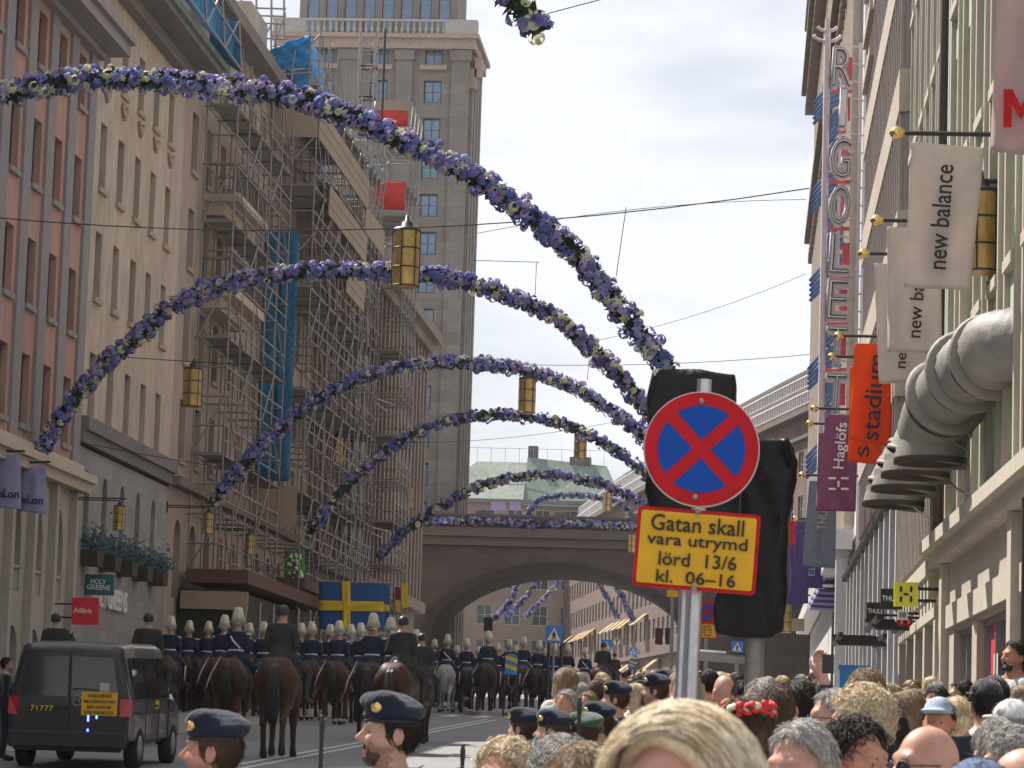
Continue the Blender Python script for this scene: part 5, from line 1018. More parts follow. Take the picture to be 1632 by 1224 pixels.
# ---------------- flags and posters left
fl = T('swedish_flag', 'large Swedish flag, blue with a yellow cross, hung on the scaffold', 'flag', P(560, 930, 116)); Yf = 116
def flagpart(x0, x1, y0, y1, mt, yo): 
    cloth(mt, fl, [P(x0, y0, Yf)-Vector((0,yo,0)), P(x1, y0+.02*(x1-x0), Yf)-Vector((0,yo,0)), P(x1, y1+.02*(x1-x0), Yf)-Vector((0,yo,0)), P(x0, y1, Yf)-Vector((0,yo,0))], 10, .03, 3, 'flag_cloth' if mt == 'flag_blue' else 'yellow_cross')
flagpart(508, 612, 927, 1002, 'flag_blue', 0); flagpart(545, 559, 928, 1003, 'flag_yellow', .12); flagpart(508, 612, 957, 973, 'flag_yellow', .09)
mb = MB(); mb.tube(P(504, 926, Yf), P(625, 930, Yf), .04, 6); mb.build('pole', 'galv', fl, True)
f2 = T('swedish_flag', 'narrow hanging Swedish flag right beside the large one', 'flag', P(617, 930, 118))
cloth('flag_blue', f2, [P(609, 930, 118), P(621, 931, 118), P(620, 998, 118), P(610, 998, 118)], 5, .03, 5, 'flag_cloth'); cloth('flag_yellow', f2, [P(608, 963, 118)-Vector((0,.1,0)), P(621, 964, 118)-Vector((0,.1,0)), P(621, 975, 118)-Vector((0,.1,0)), P(608, 975, 118)-Vector((0,.1,0))], 4, .02, 5, 'yellow_cross')
lb_ = T('lily_banner', 'green banner with white lily of the valley pattern on the scaffold', 'banner', P(470, 880, 115)); cloth('lily_green', lb_, [P(455, 877, 115), P(486, 877, 115), P(484, 965, 115), P(452, 966, 115)], 8, .05, 8)
mb = MB(); rd = random.Random(3)
for i in range(52):
    u, v = rd.random(), rd.random(); c = P(457+25*u, 882+78*v, 115)-Vector((0,.13,0)); mb.lathe(c, [(0,.07),(.05,.05),(.06,-.03),(.04,-.06)], 6)
mb.build('lily_flowers', 'white', lb_, True)
box_sign('yellow banner sheet at the foot of the red sheeted scaffold', [(640,930),(650,930),(650,968),(641,970)], 147, 'flag_yellow', name='yellow_banner', cat='banner', t=.05); box_sign('dark red shop sign right of the flags', [(626,936),(638,936),(638,956),(626,956)], 147, 'maroon', name='shop_sign', t=.1); box_sign('lit orange shop sign at the scaffold foot', [(626,958),(638,958),(638,975),(626,975)], 147, 'sign_yellow', t=.1)
box_sign('dark vertical banner with white lettering under the arch', [(771,984),(785,984),(785,1006),(771,1006)], 150, 'black', name='street_banner', cat='banner', t=.05)
for i, (x0, x1, lb) in enumerate(((1044,1056,'maroon flag under the arch, left one'), (1060,1071,'maroon flag under the arch, right one'))): box_sign(lb, [(x0,1001),(x1,1001),(x1,1028),(x0,1027)], 205, 'maroon', name='shop_flag', cat='flag', t=.05)
for i, (x0, x1) in enumerate(((783,806), (812,830))): box_sign('lilac cloth on the far green roofed house, %s one' % ('left', 'right')[i], [(x0,800),(x1,800),(x1,813),(x0,813)], 230, 'petal_lilac', name='wall_banner', cat='banner', t=.05)
# ================================================================ ventilation cowls on the green house
def cowl(label, px, py, Y, r=.46, R0=.85, wrapc=0):
    m_ = P(px, py, Y); wx = 3.93-.0198*Y; root = T('ventilation_cowl', label, 'ventilation duct', m_, 0, 'grey ventilation cowls'); ex = wx-m_.x
    segs = 5; pts = [Vector((0,0,0))]+[Vector((ex*.9*(1-math.cos(a)), 0, R0*math.sin(a)*1.0+.0)) for a in np.linspace(.0, math.pi/2, segs+1)][1:]+[Vector((ex+.2, 0, R0+.1))]
    for i, (a, b) in enumerate(zip(pts, pts[1:])):
        mb = MB(); d = (b-a).normalized(); ra = r*(1+.05*(i == 0)); mb.tube(a-d*.02, b+d*.02, ra, 28, 0, r*.99, caps=False); mb.build('duct_section', 'duct', root)
        if i: mb = MB(); mb.lathe(a, [(r,-.03),(r*1.05,-.03),(r*1.05,.03),(r,.03)], 28, 0, d); mb.build('seam_ring', 'duct', root)
    mb = MB(); mb.lathe((0,0,0), [(r*1.06,.06),(r*1.06,-.02),(r*.97,-.02),(r*.95,.3),(0,.3)], 28); mb.build('mouth', 'duct_dark', root)
    return root
for i, (px, py, Y, lb) in enumerate(((1483,738,40,'second'),(1459,760,42.6,'third'),(1440,782,45,'fourth'),(1424,806,47.4,'farthest'))):
    cowl('grey bent ventilation duct opening downwards, %s of the row along the green house' % lb, px, py, Y, R0=1.05 if i == 0 else .75)
# the near long duct climbing along the wall, wrapped in slack sheeting
dc = T('wrapped_duct', 'large beige duct running up along the green house, wrapped in wrinkled sheeting and flanges', 'ventilation duct', P(1530, 640, 38)); 
_e = P(1584, 566, 37.6); path, _l = spline([P(1483, 690, 40), P(1496, 652, 39.6), P(1522, 614, 39), P(1552, 584, 38.2), _e, Vector((3.05, 37.2, _e.z+.06)), Vector((3.9, 36.6, _e.z+.06))], 73)
for nm, mt, i0, i1 in (('duct_section', 'duct', 0, 30), ('wrapped_section', 'duct_wrap', 29, 73)):
    pp = path[i0:i1]; mb = MB(); mb.path(pp, [.445+(0 if i0 == 0 else .005*math.sin(i*1.15)+.004*math.sin(i*2.3+1)) for i in range(len(pp))], 32); o = mb.build(nm, mt, dc, True)
    if i0:
        rd = random.Random(2)
        for v in o.data.vertices: q = v.co; v.co = q+Vector((rd.uniform(-1,1), rd.uniform(-1,1), rd.uniform(-1,1)))*.004+Vector((.009*math.sin(q.z*27+q.y*19), .009*math.sin(q.x*29+q.z*17), .010*math.sin(q.y*23-q.x*25)))
for i in (14, 30, 44):
    d = (path[i+1]-path[i-1]).normalized(); mb = MB(); mb.lathe(path[i], [(.44,-.06),(.54,-.055),(.56,.0),(.53,.05),(.44,.06)], 30, 0, d); mb.build('flange', 'duct', dc, True)
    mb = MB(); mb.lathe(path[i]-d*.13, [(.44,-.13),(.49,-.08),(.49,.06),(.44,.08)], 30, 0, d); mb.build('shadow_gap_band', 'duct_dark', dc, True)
# ================================================================ vehicles
def profile_body(prof, half, y_of=None): pass
YV = 46.3; vx = P(112, 1100, YV).x; van = T('police_van', 'dark grey van seen from behind, with a yellow warning notice on its tailgate', 'van', (vx, YV, gz(YV)), R(-1.5)); van.rotation_euler = (math.atan(S), 0, R(1.0))
WL[van.name] = Vector((0,0,0))
# half-section of the shell along its length: (y, z_bottom, z_belt, z_roof, half width at sill, belt, roof)
secs = [(0.0,.42,1.05,1.84,.93,.945,.74),(.12,.36,1.05,1.93,.95,.955,.79),(.9,.34,1.05,1.97,.952,.955,.80),(3.0,.34,1.05,1.97,.952,.955,.80),(3.5,.34,1.05,1.93,.952,.95,.77),(4.2,.34,1.02,1.42,.95,.94,.74),(4.75,.36,.95,1.05,.93,.90,.72),(4.95,.42,.78,.86,.80,.78,.62)]
def ring(y, zb, zm, zr, ws, wm, wr):
    h = [(0,zb),(ws*.8,zb),(ws,zb+.1),(wm,zm),(wr+(wm-wr)*.15,zr-.14),(wr,zr-.03),(wr-.12,zr),(0,zr+.015)]
    return [Vector((x,y,z)) for x, z in h]+[Vector((-x,y,z)) for x, z in h[-2:0:-1]]
mb = MB(); rs_ = [ring(*s) for s in secs]; n = len(rs_[0]); vs = [v for r_ in rs_ for v in r_]
mb.add(vs, [(i*n+k, i*n+(k+1) % n, (i+1)*n+(k+1) % n, (i+1)*n+k) for i in range(len(rs_)-1) for k in range(n)]+[tuple(range(n-1, -1, -1)), tuple(range((len(rs_)-1)*n, len(rs_)*n))], 0, False)
bd = mb.build('body', 'van_paint', van); md = bd.modifiers.new('bevel', 'BEVEL'); md.width = .04; md.segments = 2; md.limit_method = 'ANGLE'; md.angle_limit = R(18)
for x0, x1 in ((-.80,-.03), (.03,.80)):
    mb = MB(); s = lambda x: x*.95; mb.prism([(x0*.96,-.02,1.12),(x1*.96,-.02,1.12),(s(x1)*.88,-.015,1.74),(s(x0)*.88,-.015,1.74)], (0,.03,0)); mb.build('rear_window', 'car_glass', van)
mb = MB(); mb.tube((0,-.015,.55), (0,-.004,1.85), .012, 4); mb.build('door_gap', 'black', van)
for y0, y1 in ((.35,1.35), (1.45,2.5), (2.6,3.5)):
    for sx in (-1, 1): mb = MB(); mb.prism([(sx*.962,y0,1.1),(sx*.962,y1,1.1),(sx*.865,y1-(.25 if y1 > 3 else .02),1.74),(sx*.865,y0+.03,1.74)], (sx*-.02,0,0)); mb.build('side_window', 'car_glass', van)
for sx in (-1, 1):
    mb = MB(); mb.hexa([(sx*.80,-.02,.82),(sx*.955,-.02,.84),(sx*.965,.16,.84),(sx*.80,.1,.82),(sx*.80,-.02,1.1),(sx*.945,-.0,1.1),(sx*.955,.14,1.1),(sx*.80,.1,1.1)]); mb.build('tail_light', 'tail_red', van)
    mb = MB(); mb.box((sx*.62,-.075,.45), (.33,.01,.028)); mb.build('reflector', 'lamp_red' if 0 else 'tail_red', van)
    mb = MB(); mb.hexa([(sx*.95,3.45,1.16),(sx*1.08,3.45,1.17),(sx*1.08,3.53,1.17),(sx*.95,3.56,1.16),(sx*.95,3.45,1.32),(sx*1.07,3.45,1.33),(sx*1.07,3.53,1.33),(sx*.95,3.56,1.32)]); mb.build('mirror', 'van_paint', van)
    for y in (.95, 4.0):
        mb = MB(); mb.lathe((sx*.86,y,.33), [(.15,-.09),(.3,-.11),(.33,-.08),(.33,.08),(.3,.11),(.15,.09)], 24, 0, (sx,0,0)); wh = mb.build('wheel', 'tyre', van); mb = MB(); mb.lathe((sx*.955,y,.33), [(0,.02),(.1,.03),(.2,.0),(.22,-.05)], 16, 0, (sx,0,0)); mb.build('rim', 'rim', wh)
mb = MB(); mb.box((0,-.05,.46), (1.84,.16,.26)); mb.box((0,-.02,.33), (1.7,.1,.1)); b_ = mb.build('bumper', 'bumper', van); b_.modifiers.new('bevel', 'BEVEL').width = .03
mb = MB(); mb.box((-.42,-.02,.93), (.46,.02,.12)); q = mb.build('number_plate', 'plate_black', van); text('71777', 'flag_yellow', van, (-.42,-.033,.93), (1,0,0), (0,0,1), .36, .085, bold=.01)
mb = MB(); mb.path([(.13+.075*math.cos(a),-.02,1.06+.0+.075*math.sin(a)) for a in np.linspace(0, 2*math.pi, 21)], .01, 5); mb.path([(.08,-.02,1.11),(.105,-.02,1.03),(.13,-.02,1.09),(.155,-.02,1.03),(.18,-.02,1.11)], .009, 4); mb.build('emblem', 'rim', van)
mb = MB(); mb.box((.48,-.03,1.02), (.56,.012,.36)); q = mb.build('warning_notice', 'sign_yellow', van)
for i, (s, w_) in enumerate((('VARNING!', .38), ('MILITÄRKOLONN', .48), ('MED HÄSTAR', .38), ('KÖR FÖRSIKTIGT', .46))): text(s, 'black', van, (.48,-.04,1.145-.085*i), (1,0,0), (0,0,1), w_, .06, bold=.01)
for x, z, h in ((.31,.80,.11), (.44,.82,.06), (.31,.6,.06)): mb = MB(); mb.box((x,-.02,z), (.025,.012,h)); mb.build('blue_flasher', 'lamp_blue', van)
mb = MB(); mb.box((.55,-.02,1.28), (.14,.008,.13)); mb.build('window_sticker', 'ban_white', van); mb = MB(); mb.box((.955,2.35,1.0), (.02,.3,.13)); mb.build('side_notice', 'sign_yellow', van)
mb = MB(); mb.path([(.05,-.03,1.22),(.12,-.04,1.25),(.45,-.03,1.23)], .012, 5); mb.build('wiper', 'black', van)
mb = MB(); mb.box((-.1,-.02,.93), (.16,.03,.05)); mb.build('door_handle', 'black', van)
for y in (1.4, 2.55, 3.45): mb = MB(); mb.box((.955,y,.78), (.014,.012,.62)); mb.build('door_gap', 'black', van)
mb = MB(); mb.box((.96,2.3,.98), (.03,.2,.04)); mb.build('door_handle', 'black', van)
mb = MB(); mb.box((.957,2.0,.88), (.012,3.6,.05)); mb.box((.957,2.0,1.06), (.008,3.5,.015)); mb.build('side_moulding', 'bumper', van)
def car(label, px, Y, col, seed=0):
    c = P(px, 1100, Y); root = T('parked_car', label, 'car', (c.x, Y, gz(Y))); WL[root.name] = Vector((0,0,0)); root.rotation_euler = (math.atan(S), 0, 0)
    se = [(0,.35,.85,1.05,.86,.88,.70),(.25,.25,.9,1.45,.89,.9,.62),(.9,.22,.9,1.58,.9,.9,.62),(2.2,.22,.88,1.55,.9,.9,.6),(3.1,.22,.85,1.0,.9,.88,.66),(4.2,.26,.75,.86,.86,.84,.6),(4.4,.36,.6,.7,.7,.7,.5)]
    mb = MB(); rr = [ring(*s) for s in se]; n = len(rr[0]); mb.add([v for r_ in rr for v in r_], [(i*n+k, i*n+(k+1) % n, (i+1)*n+(k+1) % n, (i+1)*n+k) for i in range(len(rr)-1) for k in range(n)]+[tuple(range(n-1, -1, -1)), tuple(range((len(rr)-1)*n, len(rr)*n))]); o = mb.build('body', col, root); md = o.modifiers.new('bevel', 'BEVEL'); md.width = .04; md.segments = 2
    mb = MB(); mb.prism([(-.66,.02,1.0),(.66,.02,1.0),(.56,.21,1.42),(-.56,.21,1.42)], (0,.02,0)); mb.build('rear_window', 'glass_sky', root)
    for sx in (-1, 1):
        mb = MB(); mb.box((sx*.74,-.005,.88), (.26,.04,.14)); mb.build('tail_light', 'tail_red', root)
        for y in (.85, 3.5): mb = MB(); mb.lathe((sx*.8,y,.32), [(0,-.1),(.3,-.1),(.32,-.06),(.32,.08),(.2,.1),(0,.1)], 20, 0, (sx,0,0)); mb.build('wheel', 'tyre', root)
    mb = MB(); mb.box((0,-.02,.7), (.5,.02,.11)); mb.build('number_plate', 'white', root); return root
car('dark red tailed car following between the horses, before the bridge', 702, 124, 'van_paint')
# ================================================================ people
def mirror(pr): return pr+[tuple([p[0]]+[(-c[0],)+tuple(c[1:]) if isinstance(c, tuple) and i < (2 if p[0] in 'cC' else 1) else c for i, c in enumerate(p[1:])]) for p in pr]
HEAD = [('e',(0,-.012,1.665),(.074,.094,.098),.02), ('e',(0,.02,1.61),(.062,.072,.085),.03), ('c',(-.02,.062,1.545),(.02,.062,1.545),.024,.024,.03), ('c',(0,.085,1.655),(0,.116,1.618),.0085,.0125,.012), ('c',(-.008,.098,1.612),(.008,.098,1.612),.009,.009,.008),
        ('c',(-.038,.075,1.672),(.038,.075,1.672),.012,.012,.02), ('e',(0,.082,1.572),(.024,.014,.007),.008), ('e',(0,.080,1.561),(.021,.013,.008),.006)]+mirror([('e',(.083,-.02,1.628),(.010,.022,.034),.008), ('E',(.096,-.014,1.632),(.008,.011,.018),.006), ('c',(.035,.066,1.612),(.05,.045,1.60),.02,.022,.03), ('E',(.031,.094,1.642),(.017,.014,.010),.012), ('c',(.018,.086,1.6515),(.045,.078,1.650),.0045,.0045,.006)])
NECK = [('c',(0,-.025,1.44),(0,-.005,1.58),.062,.055,.03)]
TORSO = [('e',(0,0,.98),(.165,.115,.12),.06), ('e',(0,.005,1.14),(.148,.105,.14),.08), ('e',(0,0,1.29),(.175,.118,.16),.08), ('c',(-.15,-.01,1.41),(.15,-.01,1.41),.062,.062,.06), ('c',(-.05,-.015,1.46),(.05,-.015,1.46),.06,.06,.05)]
def fingers(w, d, side, curl=.5, r=.0085):
    w = np.array(w, float); d = np.array(d, float); d /= np.linalg.norm(d); s = np.array(side, float); n = np.cross(d, s); out = [('e', tuple(w+d*.045), (.038,.03,.045) if abs(d[2]) > .5 else (.04,.045,.03), .012)]
    for i, l in enumerate((.07,.08,.075,.06)):
        b = w+d*.078+s*(.03-.02*i); m_ = b+(d*math.cos(curl*.6)+n*math.sin(curl*.6))*l*.5; e = m_+(d*math.cos(curl*1.5)+n*math.sin(curl*1.5))*l*.5
        out += [('c', tuple(b), tuple(m_), r, r*.95, .004), ('c', tuple(m_), tuple(e), r*.95, r*.8, .004)]
    b = w+d*.03+s*.03; m_ = b+(d*.6+s*.7)*.035; out += [('c', tuple(b), tuple(m_), r*1.2, r*1.05, .006), ('c', tuple(m_), tuple(m_+d*.03+s*.005+n*.01), r*1.05, r*.85, .004)]
    return out
def arm(sh, el, wr, side, curl=.5):
    d = np.array(wr)-np.array(el); return [('c',sh,el,.05,.04,.03), ('c',el,wr,.039,.027,.02)]+fingers(wr, d, side, curl)
def leg(hip, kn, an, toe): return [('c',hip,kn,.088,.055,.05), ('c',kn,an,.056,.036,.03), ('c',an,(toe[0],toe[1]-.04,toe[2]+.01),.038,.036,.02), ('c',(toe[0],toe[1]-.08,toe[2]),toe,.036,.028,.02)]
def grow(prs, d): return [('c',p[1],p[2],p[3]+d,p[4]+d,p[5]) if p[0] == 'c' else (('e',p[1],tuple(np.array(p[2])+d))+tuple(p[3:])) for p in prs if p[0] in 'ce']
ARM_R = arm((.19,-.01,1.41), (.235,-.03,1.13), (.225,.05,.89), (0,1,0)); ARM_L = arm((-.19,-.01,1.41), (-.235,-.03,1.13), (-.225,.05,.89), (0,1,0))
ARM_UP = arm((.19,0,1.42), (.30,.12,1.58), (.25,.20,1.83), (-.8,-.3,0), .9)
LEGS = leg((.09,0,.93), (.10,.02,.5), (.10,-.02,.09), (.12,.16,.04))+leg((-.09,0,.93), (-.10,.02,.5), (-.10,-.02,.09), (-.12,.16,.04))
def hgrid(fine, coarse, zlo, zhi=1.80): # rectilinear grid, fine round the head
    xs = np.concatenate([ax(-.55, -.13, coarse)[:-1], ax(-.12, .12, fine), ax(.14, .56, coarse)]); ys = np.concatenate([ax(-.36, -.14, coarse)[:-1], ax(-.13, .13, fine), ax(.15, .38, coarse)]); zs = np.concatenate([ax(zlo, 1.46, coarse)[:-1], ax(1.47, zhi, fine)]); return xs, ys, zs
PROTO = {}
def head_zone(c): return np.where((np.abs(c[:,0]) < .026) & (c[:,1] > .08) & (c[:,2] > 1.553) & (c[:,2] < 1.579), 1, np.where((c[:,2] < 1.60-.25*np.abs(c[:,0])+.02*np.sin(c[:,0]*90)) & (c[:,2] > 1.50) & (c[:,1] > .0+.012*np.sin(c[:,2]*170)), 2, 0))
def proto(kind):
    if kind in PROTO: return PROTO[kind]
    hi = kind.endswith('hi'); up = 'up' in kind; fem = 'fem' in kind; far = 'far' in kind
    al, ar_ = ARM_L, (ARM_UP if up else ARM_R); tor = TORSO
    pr = HEAD+NECK+tor+al+ar_+LEGS; d = {}
    if far: me = sdf('person_body', HEAD[:3]+NECK+tor+al[:3]+ar_[:3]+LEGS, .032)
    else:
        xs, ys, zs = hgrid(.006 if hi or up else .011, .02, -.03, 1.80 if not up else 2.1)
        if up: xs = np.concatenate([ax(-.55,-.13,.02)[:-1], ax(-.12,.36,.007)]); ys = np.concatenate([ax(-.36,-.14,.02)[:-1], ax(-.13,.30,.007)])
        me = sdf('person_body', pr, .02, xs=xs, ys=ys, zs=zs, zone=head_zone)
    d['body'] = me; res = .03 if far else .016
    sl = [p for p in al[:2]]+[p for p in ar_[:2]]
    top = grow(tor+sl, .016)
    d['top'] = sdf('jacket', top, res, cut=lambda X, Y, Z: np.maximum(.86-Z, np.where(np.abs(X) < .16, Z-(1.475-.25*Y), Z-1.80)), noise=.0012)
    d['trousers'] = sdf('trousers', grow([LEGS[i] for i in (0,1,4,5)]+[tor[0]], .014), max(res, .02), cut=lambda X, Y, Z: np.maximum(.07-Z, Z-1.0))
    d['shoes'] = sdf('shoes', grow([LEGS[i] for i in (2,3,6,7)], .01), max(res, .02), cut=lambda X, Y, Z: np.maximum(.0-Z, Z-.12))
    d['eye'] = None
    if not far:
        mb = MB(); mb.lathe((0,0,0), [(0,-.012),(.008,-.009),(.012,0),(.008,.009),(0,.012)], 10); e = mb.build('eye', 'eye_white'); COL.objects.unlink(e); mb = MB(); mb.lathe((0,.0105,0), [(0,.002),(.0055,.0005)], 10, 0, (0,1,0)); i = mb.build('iris', 'iris'); COL.objects.unlink(i); d['eye'], d['iris'] = e, i
        d['brow'] = sdf('eyebrow', [('c',(.016,.092,1.662),(.046,.076,1.662),.0025,.0018,.004)], .003)
    for k in ('body','top','trousers','shoes','brow'):
        if k in d:
            for _ in range(3 if k == 'body' else 1): d[k].materials.append(M['skin'])
    PROTO[kind] = d; return d
def hair_mesh(style, res=.008):
    key = ('hair', style, res)
    if key in PROTO: return PROTO[key]
    cr = ('e',(0,-.014,1.672),(.083,.102,.105),.01)
    prs = [cr]; fl = lambda X, Y, Z: (Y*1.0-.045)+(1.70-Z)*-.55   # face side removed below a slanting hair line
    if style == 'short': cut = lambda X, Y, Z: np.maximum(np.maximum(1.60-Z-.0*Y, (1.715-Z)*.6+(Y-.03)*.9-.0), (Y+.0)*.8+(1.66-Z)*.9-.02)
    elif style == 'crop': prs = [('e',(0,-.014,1.668),(.0825,.102,.105),.01)]; cut = lambda X, Y, Z: np.maximum(1.60-Z, (1.72-Z)*.6+(Y-.02)*.9)
    elif style == 'bob': prs = [('e',(0,-.012,1.675),(.092,.108,.105),.02), ('c',(-.07,-.03,1.62),(-.075,-.02,1.5),.04,.035,.03), ('c',(.07,-.03,1.62),(.075,-.02,1.5),.04,.035,.03), ('c',(0,-.07,1.62),(0,-.07,1.5),.06,.05,.03)]; cut = lambda X, Y, Z: np.maximum(1.47-Z, np.minimum((1.705-Z)*.6+(Y-.035)*.9, .3)+np.minimum(0, 0*X))
    elif style == 'long': prs = [('e',(0,-.012,1.675),(.09,.106,.105),.02), ('c',(-.065,-.04,1.62),(-.08,-.05,1.34),.042,.035,.03), ('c',(.065,-.04,1.62),(.08,-.05,1.34),.042,.035,.03), ('c',(0,-.08,1.62),(0,-.1,1.32),.06,.05,.04)]; cut = lambda X, Y, Z: (1.705-Z)*.6+(Y-.035)*.9
    elif style == 'curly': prs = [('e',(0,-.016,1.675),(.095,.112,.112),.01)]; cut = lambda X, Y, Z: np.maximum(1.585-Z, (1.715-Z)*.6+(Y-.035)*.9)
    elif style == 'fringe': prs = [('e',(0,-.016,1.665),(.0825,.103,.104),.01)]; cut = lambda X, Y, Z: np.maximum(np.maximum(Z-1.70-.0*Y, 1.575-Z), np.minimum((Y-.03)*.8, np.maximum((Y+.045)*.8, 1.655-Z))*1.0+np.maximum(0, Y-.04))
    me = sdf('hair', prs, res, cut=cut, noise=.0014 if style != 'curly' else .002)
    # strands lying along the hair
    bm = bmesh.new(); bm.from_mesh(me); bm.normal_update(); rd = random.Random(5); vl = [v for v in bm.verts if v.co.z > 1.5]; mb = MB(); ctr = Vector((0,-.014,1.67))
    nst = 0 if res > .012 else (1300 if style in ('long','bob','curly') else 1100)
    for _ in range(nst):
        v = rd.choice(vl); p = v.co.copy(); pts = []; fly = rd.uniform(.001,.004) if rd.random() < .14 else 0; whirl = Vector((rd.gauss(0,.35), rd.gauss(0,.35), rd.gauss(0,.2)))
        for k in range(4 if style in ('short','crop','fringe') else 6):
            rel = p-ctr; nn = Vector((rel.x/.083**2, rel.y/.102**2, rel.z/.105**2)).normalized(); fl_ = Vector((rel.x*4, -.4+rel.y*2, -1)) if style != 'curly' else Vector((rd.gauss(0,1), rd.gauss(0,1), rd.gauss(-.3,1)))
            fl_ = (fl_+whirl-nn*(fl_+whirl).dot(nn)).normalized(); pts.append(p+nn*(.002+.004*math.sin(k*.6)+rd.uniform(0,.002)+fly*k)); p = p+fl_*.013
            if p.z < 1.5 and style not in ('long','bob'): break
        if len(pts) > 2: mb.path(pts, [.0013]*(len(pts)-1)+[.0005], 3)
    bm.free()
    if mb.v:
        bm = bmesh.new(); bm.from_mesh(me); m2 = bpy.data.meshes.new('h'); m2.from_pydata(mb.v, [], mb.f); bm.from_mesh(m2); bm.to_mesh(me); bm.free()
        me.polygons.foreach_set('use_smooth', np.ones(len(me.polygons), bool))
    me.materials.append(M['hair_brown']); PROTO[key] = me; return me
def beret_mesh():
    if 'beret' in PROTO: return PROTO['beret']
    q = Matrix.Rotation(R(-14), 3, 'Y')@Matrix.Rotation(R(8), 3, 'X')
    me = sdf('beret', [('e',(.022,-.014,1.742),(.108,.126,.046),np.array(q),.03), ('c',(.05,-.04,1.73),(.10,-.05,1.685),.045,.035,.04), ('e',(-.03,.03,1.755),(.06,.06,.042),.03), ('e',(0,-.012,1.706),(.090,.112,.026),.02)], .008, noise=.001)
    bd = sdf('band', [('e',(0,-.012,1.69),(.0895,.111,.05),.01)], .008, cut=lambda X, Y, Z: np.maximum(1.676-Z, Z-1.690))
    mb = MB(); mb.lathe((-.074,.066,1.735), [(0,.010),(.012,.009),(.013,.006),(.016,.009),(.0215,.0),(.022,-.008)], 18, 0, (-.8,.75,.2))
    bg = mb.build('badge', 'gold'); COL.objects.unlink(bg); me.materials.append(M['beret_wool']); bd.materials.append(M['black']); PROTO['beret'] = (me, bd, bg.data); return PROTO['beret']
def add(name, me, parent, mt, loc=None, rot=None, scale=None):
    o = bpy.data.objects.new(name, me); COL.objects.link(o); o.parent = parent
    if mt and me.materials: o.material_slots[0].link = 'OBJECT'; o.material_slots[0].material = M[mt]
    if loc: o.location = loc
    if rot: o.rotation_euler = rot
    if scale: o.scale = scale
    return o
def glasses_mesh(dark):
    k = ('gl', dark)
    if k not in PROTO:
        mb = MB()
        for s in (-1, 1):
            mb.path([(s*.033+.024*math.cos(a),.098-.006*math.cos(a)*s,1.643+.019*math.sin(a)) for a in np.linspace(0, 6.28, 17)], .0025, 4)
            if dark: mb.lathe((s*.033,.098,1.643), [(0,.003),(.018,.001),(.022,-.002)], 14, 0, (s*.2,1,0))
            mb.tube((s*.057,.093,1.65), (s*.08,-.02,1.648), .0025, 4)
        mb.tube((-.01,.1,1.648), (.01,.1,1.648), .0025, 4); o = mb.build('g', 'black'); COL.objects.unlink(o); PROTO[k] = o.data
    return PROTO[k]
def cap_mesh():
    if 'cap' not in PROTO:
        PROTO['cap'] = sdf('cap', [('e',(0,-.012,1.685),(.087,.107,.098),.01), ('e',(0,.13,1.705),(.07,.075,.011),.02)], .008, cut=lambda X, Y, Z: np.maximum(1.69-Z-.0*Y, -1)); PROTO['cap'].materials.append(M['cloth_d'])
    return PROTO['cap']
def person(label, px, top, Y, face, skin='skin', hair='short', hc='hair_brown', topc='cloth_b', H=None, kind='std', hat=None, glasses=None, x=None, trousers='cloth_b', group=None, beard=None, hres=.008, tilt=0):
    """face: 0 looks away down the street, 90 looks left, 180 looks at the camera, -90 looks right"""
    c = P(px, top, Y); g = gz(Y)+(.02 if c.x < -13.1 or c.x > -.5 else 0); hh = c.z-g; sc = hh/(1.765+(.03 if hat in ('beret','cap') else .008))
    if sc < .86 or sc > 1.12: sc = min(max(sc, .86), 1.12)
    root = T('person', label, 'person', (c.x, Y, g), R(face), group); root.scale = (sc,)*3
    d = proto(kind); far = 'far' in kind
    add('body', d['body'], root, skin)
    if tilt: root.rotation_euler = Matrix.Rotation(R(face),3,'Z').__matmul__(Matrix.Rotation(R(-tilt),3,'X')).to_euler(); root.location = Vector((c.x,Y,g))+Vector((0,0,1.62*sc))-(root.rotation_euler.to_matrix()@Vector((0,0,1.62*sc)))
    if not far: root.children[0].material_slots[1].link = 'OBJECT'; root.children[0].material_slots[1].material = M['lips']; root.children[0].material_slots[2].link = 'OBJECT'; root.children[0].material_slots[2].material = M['stubble' if hair in (None, 'short', 'crop', 'fringe') else skin]
    add('jacket', d['top'], root, topc); add('trousers', d['trousers'], root, trousers); add('shoes', d['shoes'], root, 'black')
    if not far:
        for s in (-1, 1):
            e = add('eye', d['eye'].data, root, None, (s*.031, .0735, 1.642)); add('iris', d['iris'].data, e, None); add('eyebrow', d['brow'], root, hc, None, None, (s, 1, 1))
    if hair: add('hair', hair_mesh(hair, hres if not far else (.012 if Y < 50 else .02)), root, hc)
    if hat == 'beret':
        a, b, g_ = beret_mesh(); o = add('beret', a, root, 'beret_wool'); add('band', b, o, 'black'); add('badge', g_, o, 'gold')
    elif hat == 'greenberet': a, b, g_ = beret_mesh(); add('beret', a, root, 'green_wool')
    elif hat: add('cap', cap_mesh(), root, hat)
    if glasses == 'top': add('sunglasses', glasses_mesh(True), root, None, (0,-.03,.085), (R(-14),0,0))
    elif glasses: add('sunglasses' if glasses == 'dark' else 'glasses', glasses_mesh(glasses == 'dark'), root, None)
    if beard:
        if 'beard' not in PROTO:
            PROTO['beard'] = sdf('beard', grow([HEAD[1], HEAD[2]], .004)+[('c',(-.02,.085,1.585),(.02,.085,1.585),.006,.006,.01)], .007, cut=lambda X, Y, Z: np.maximum(np.maximum(Z-1.60-.0*Y+np.maximum(0,-.0*X), -.015-Y), -np.maximum(np.abs(X)-.021, np.abs(Z-1.567)-.010)), noise=.001); PROTO['beard'].materials.append(M['hair_red'])
        add('beard', PROTO['beard'], root, beard)
    return root
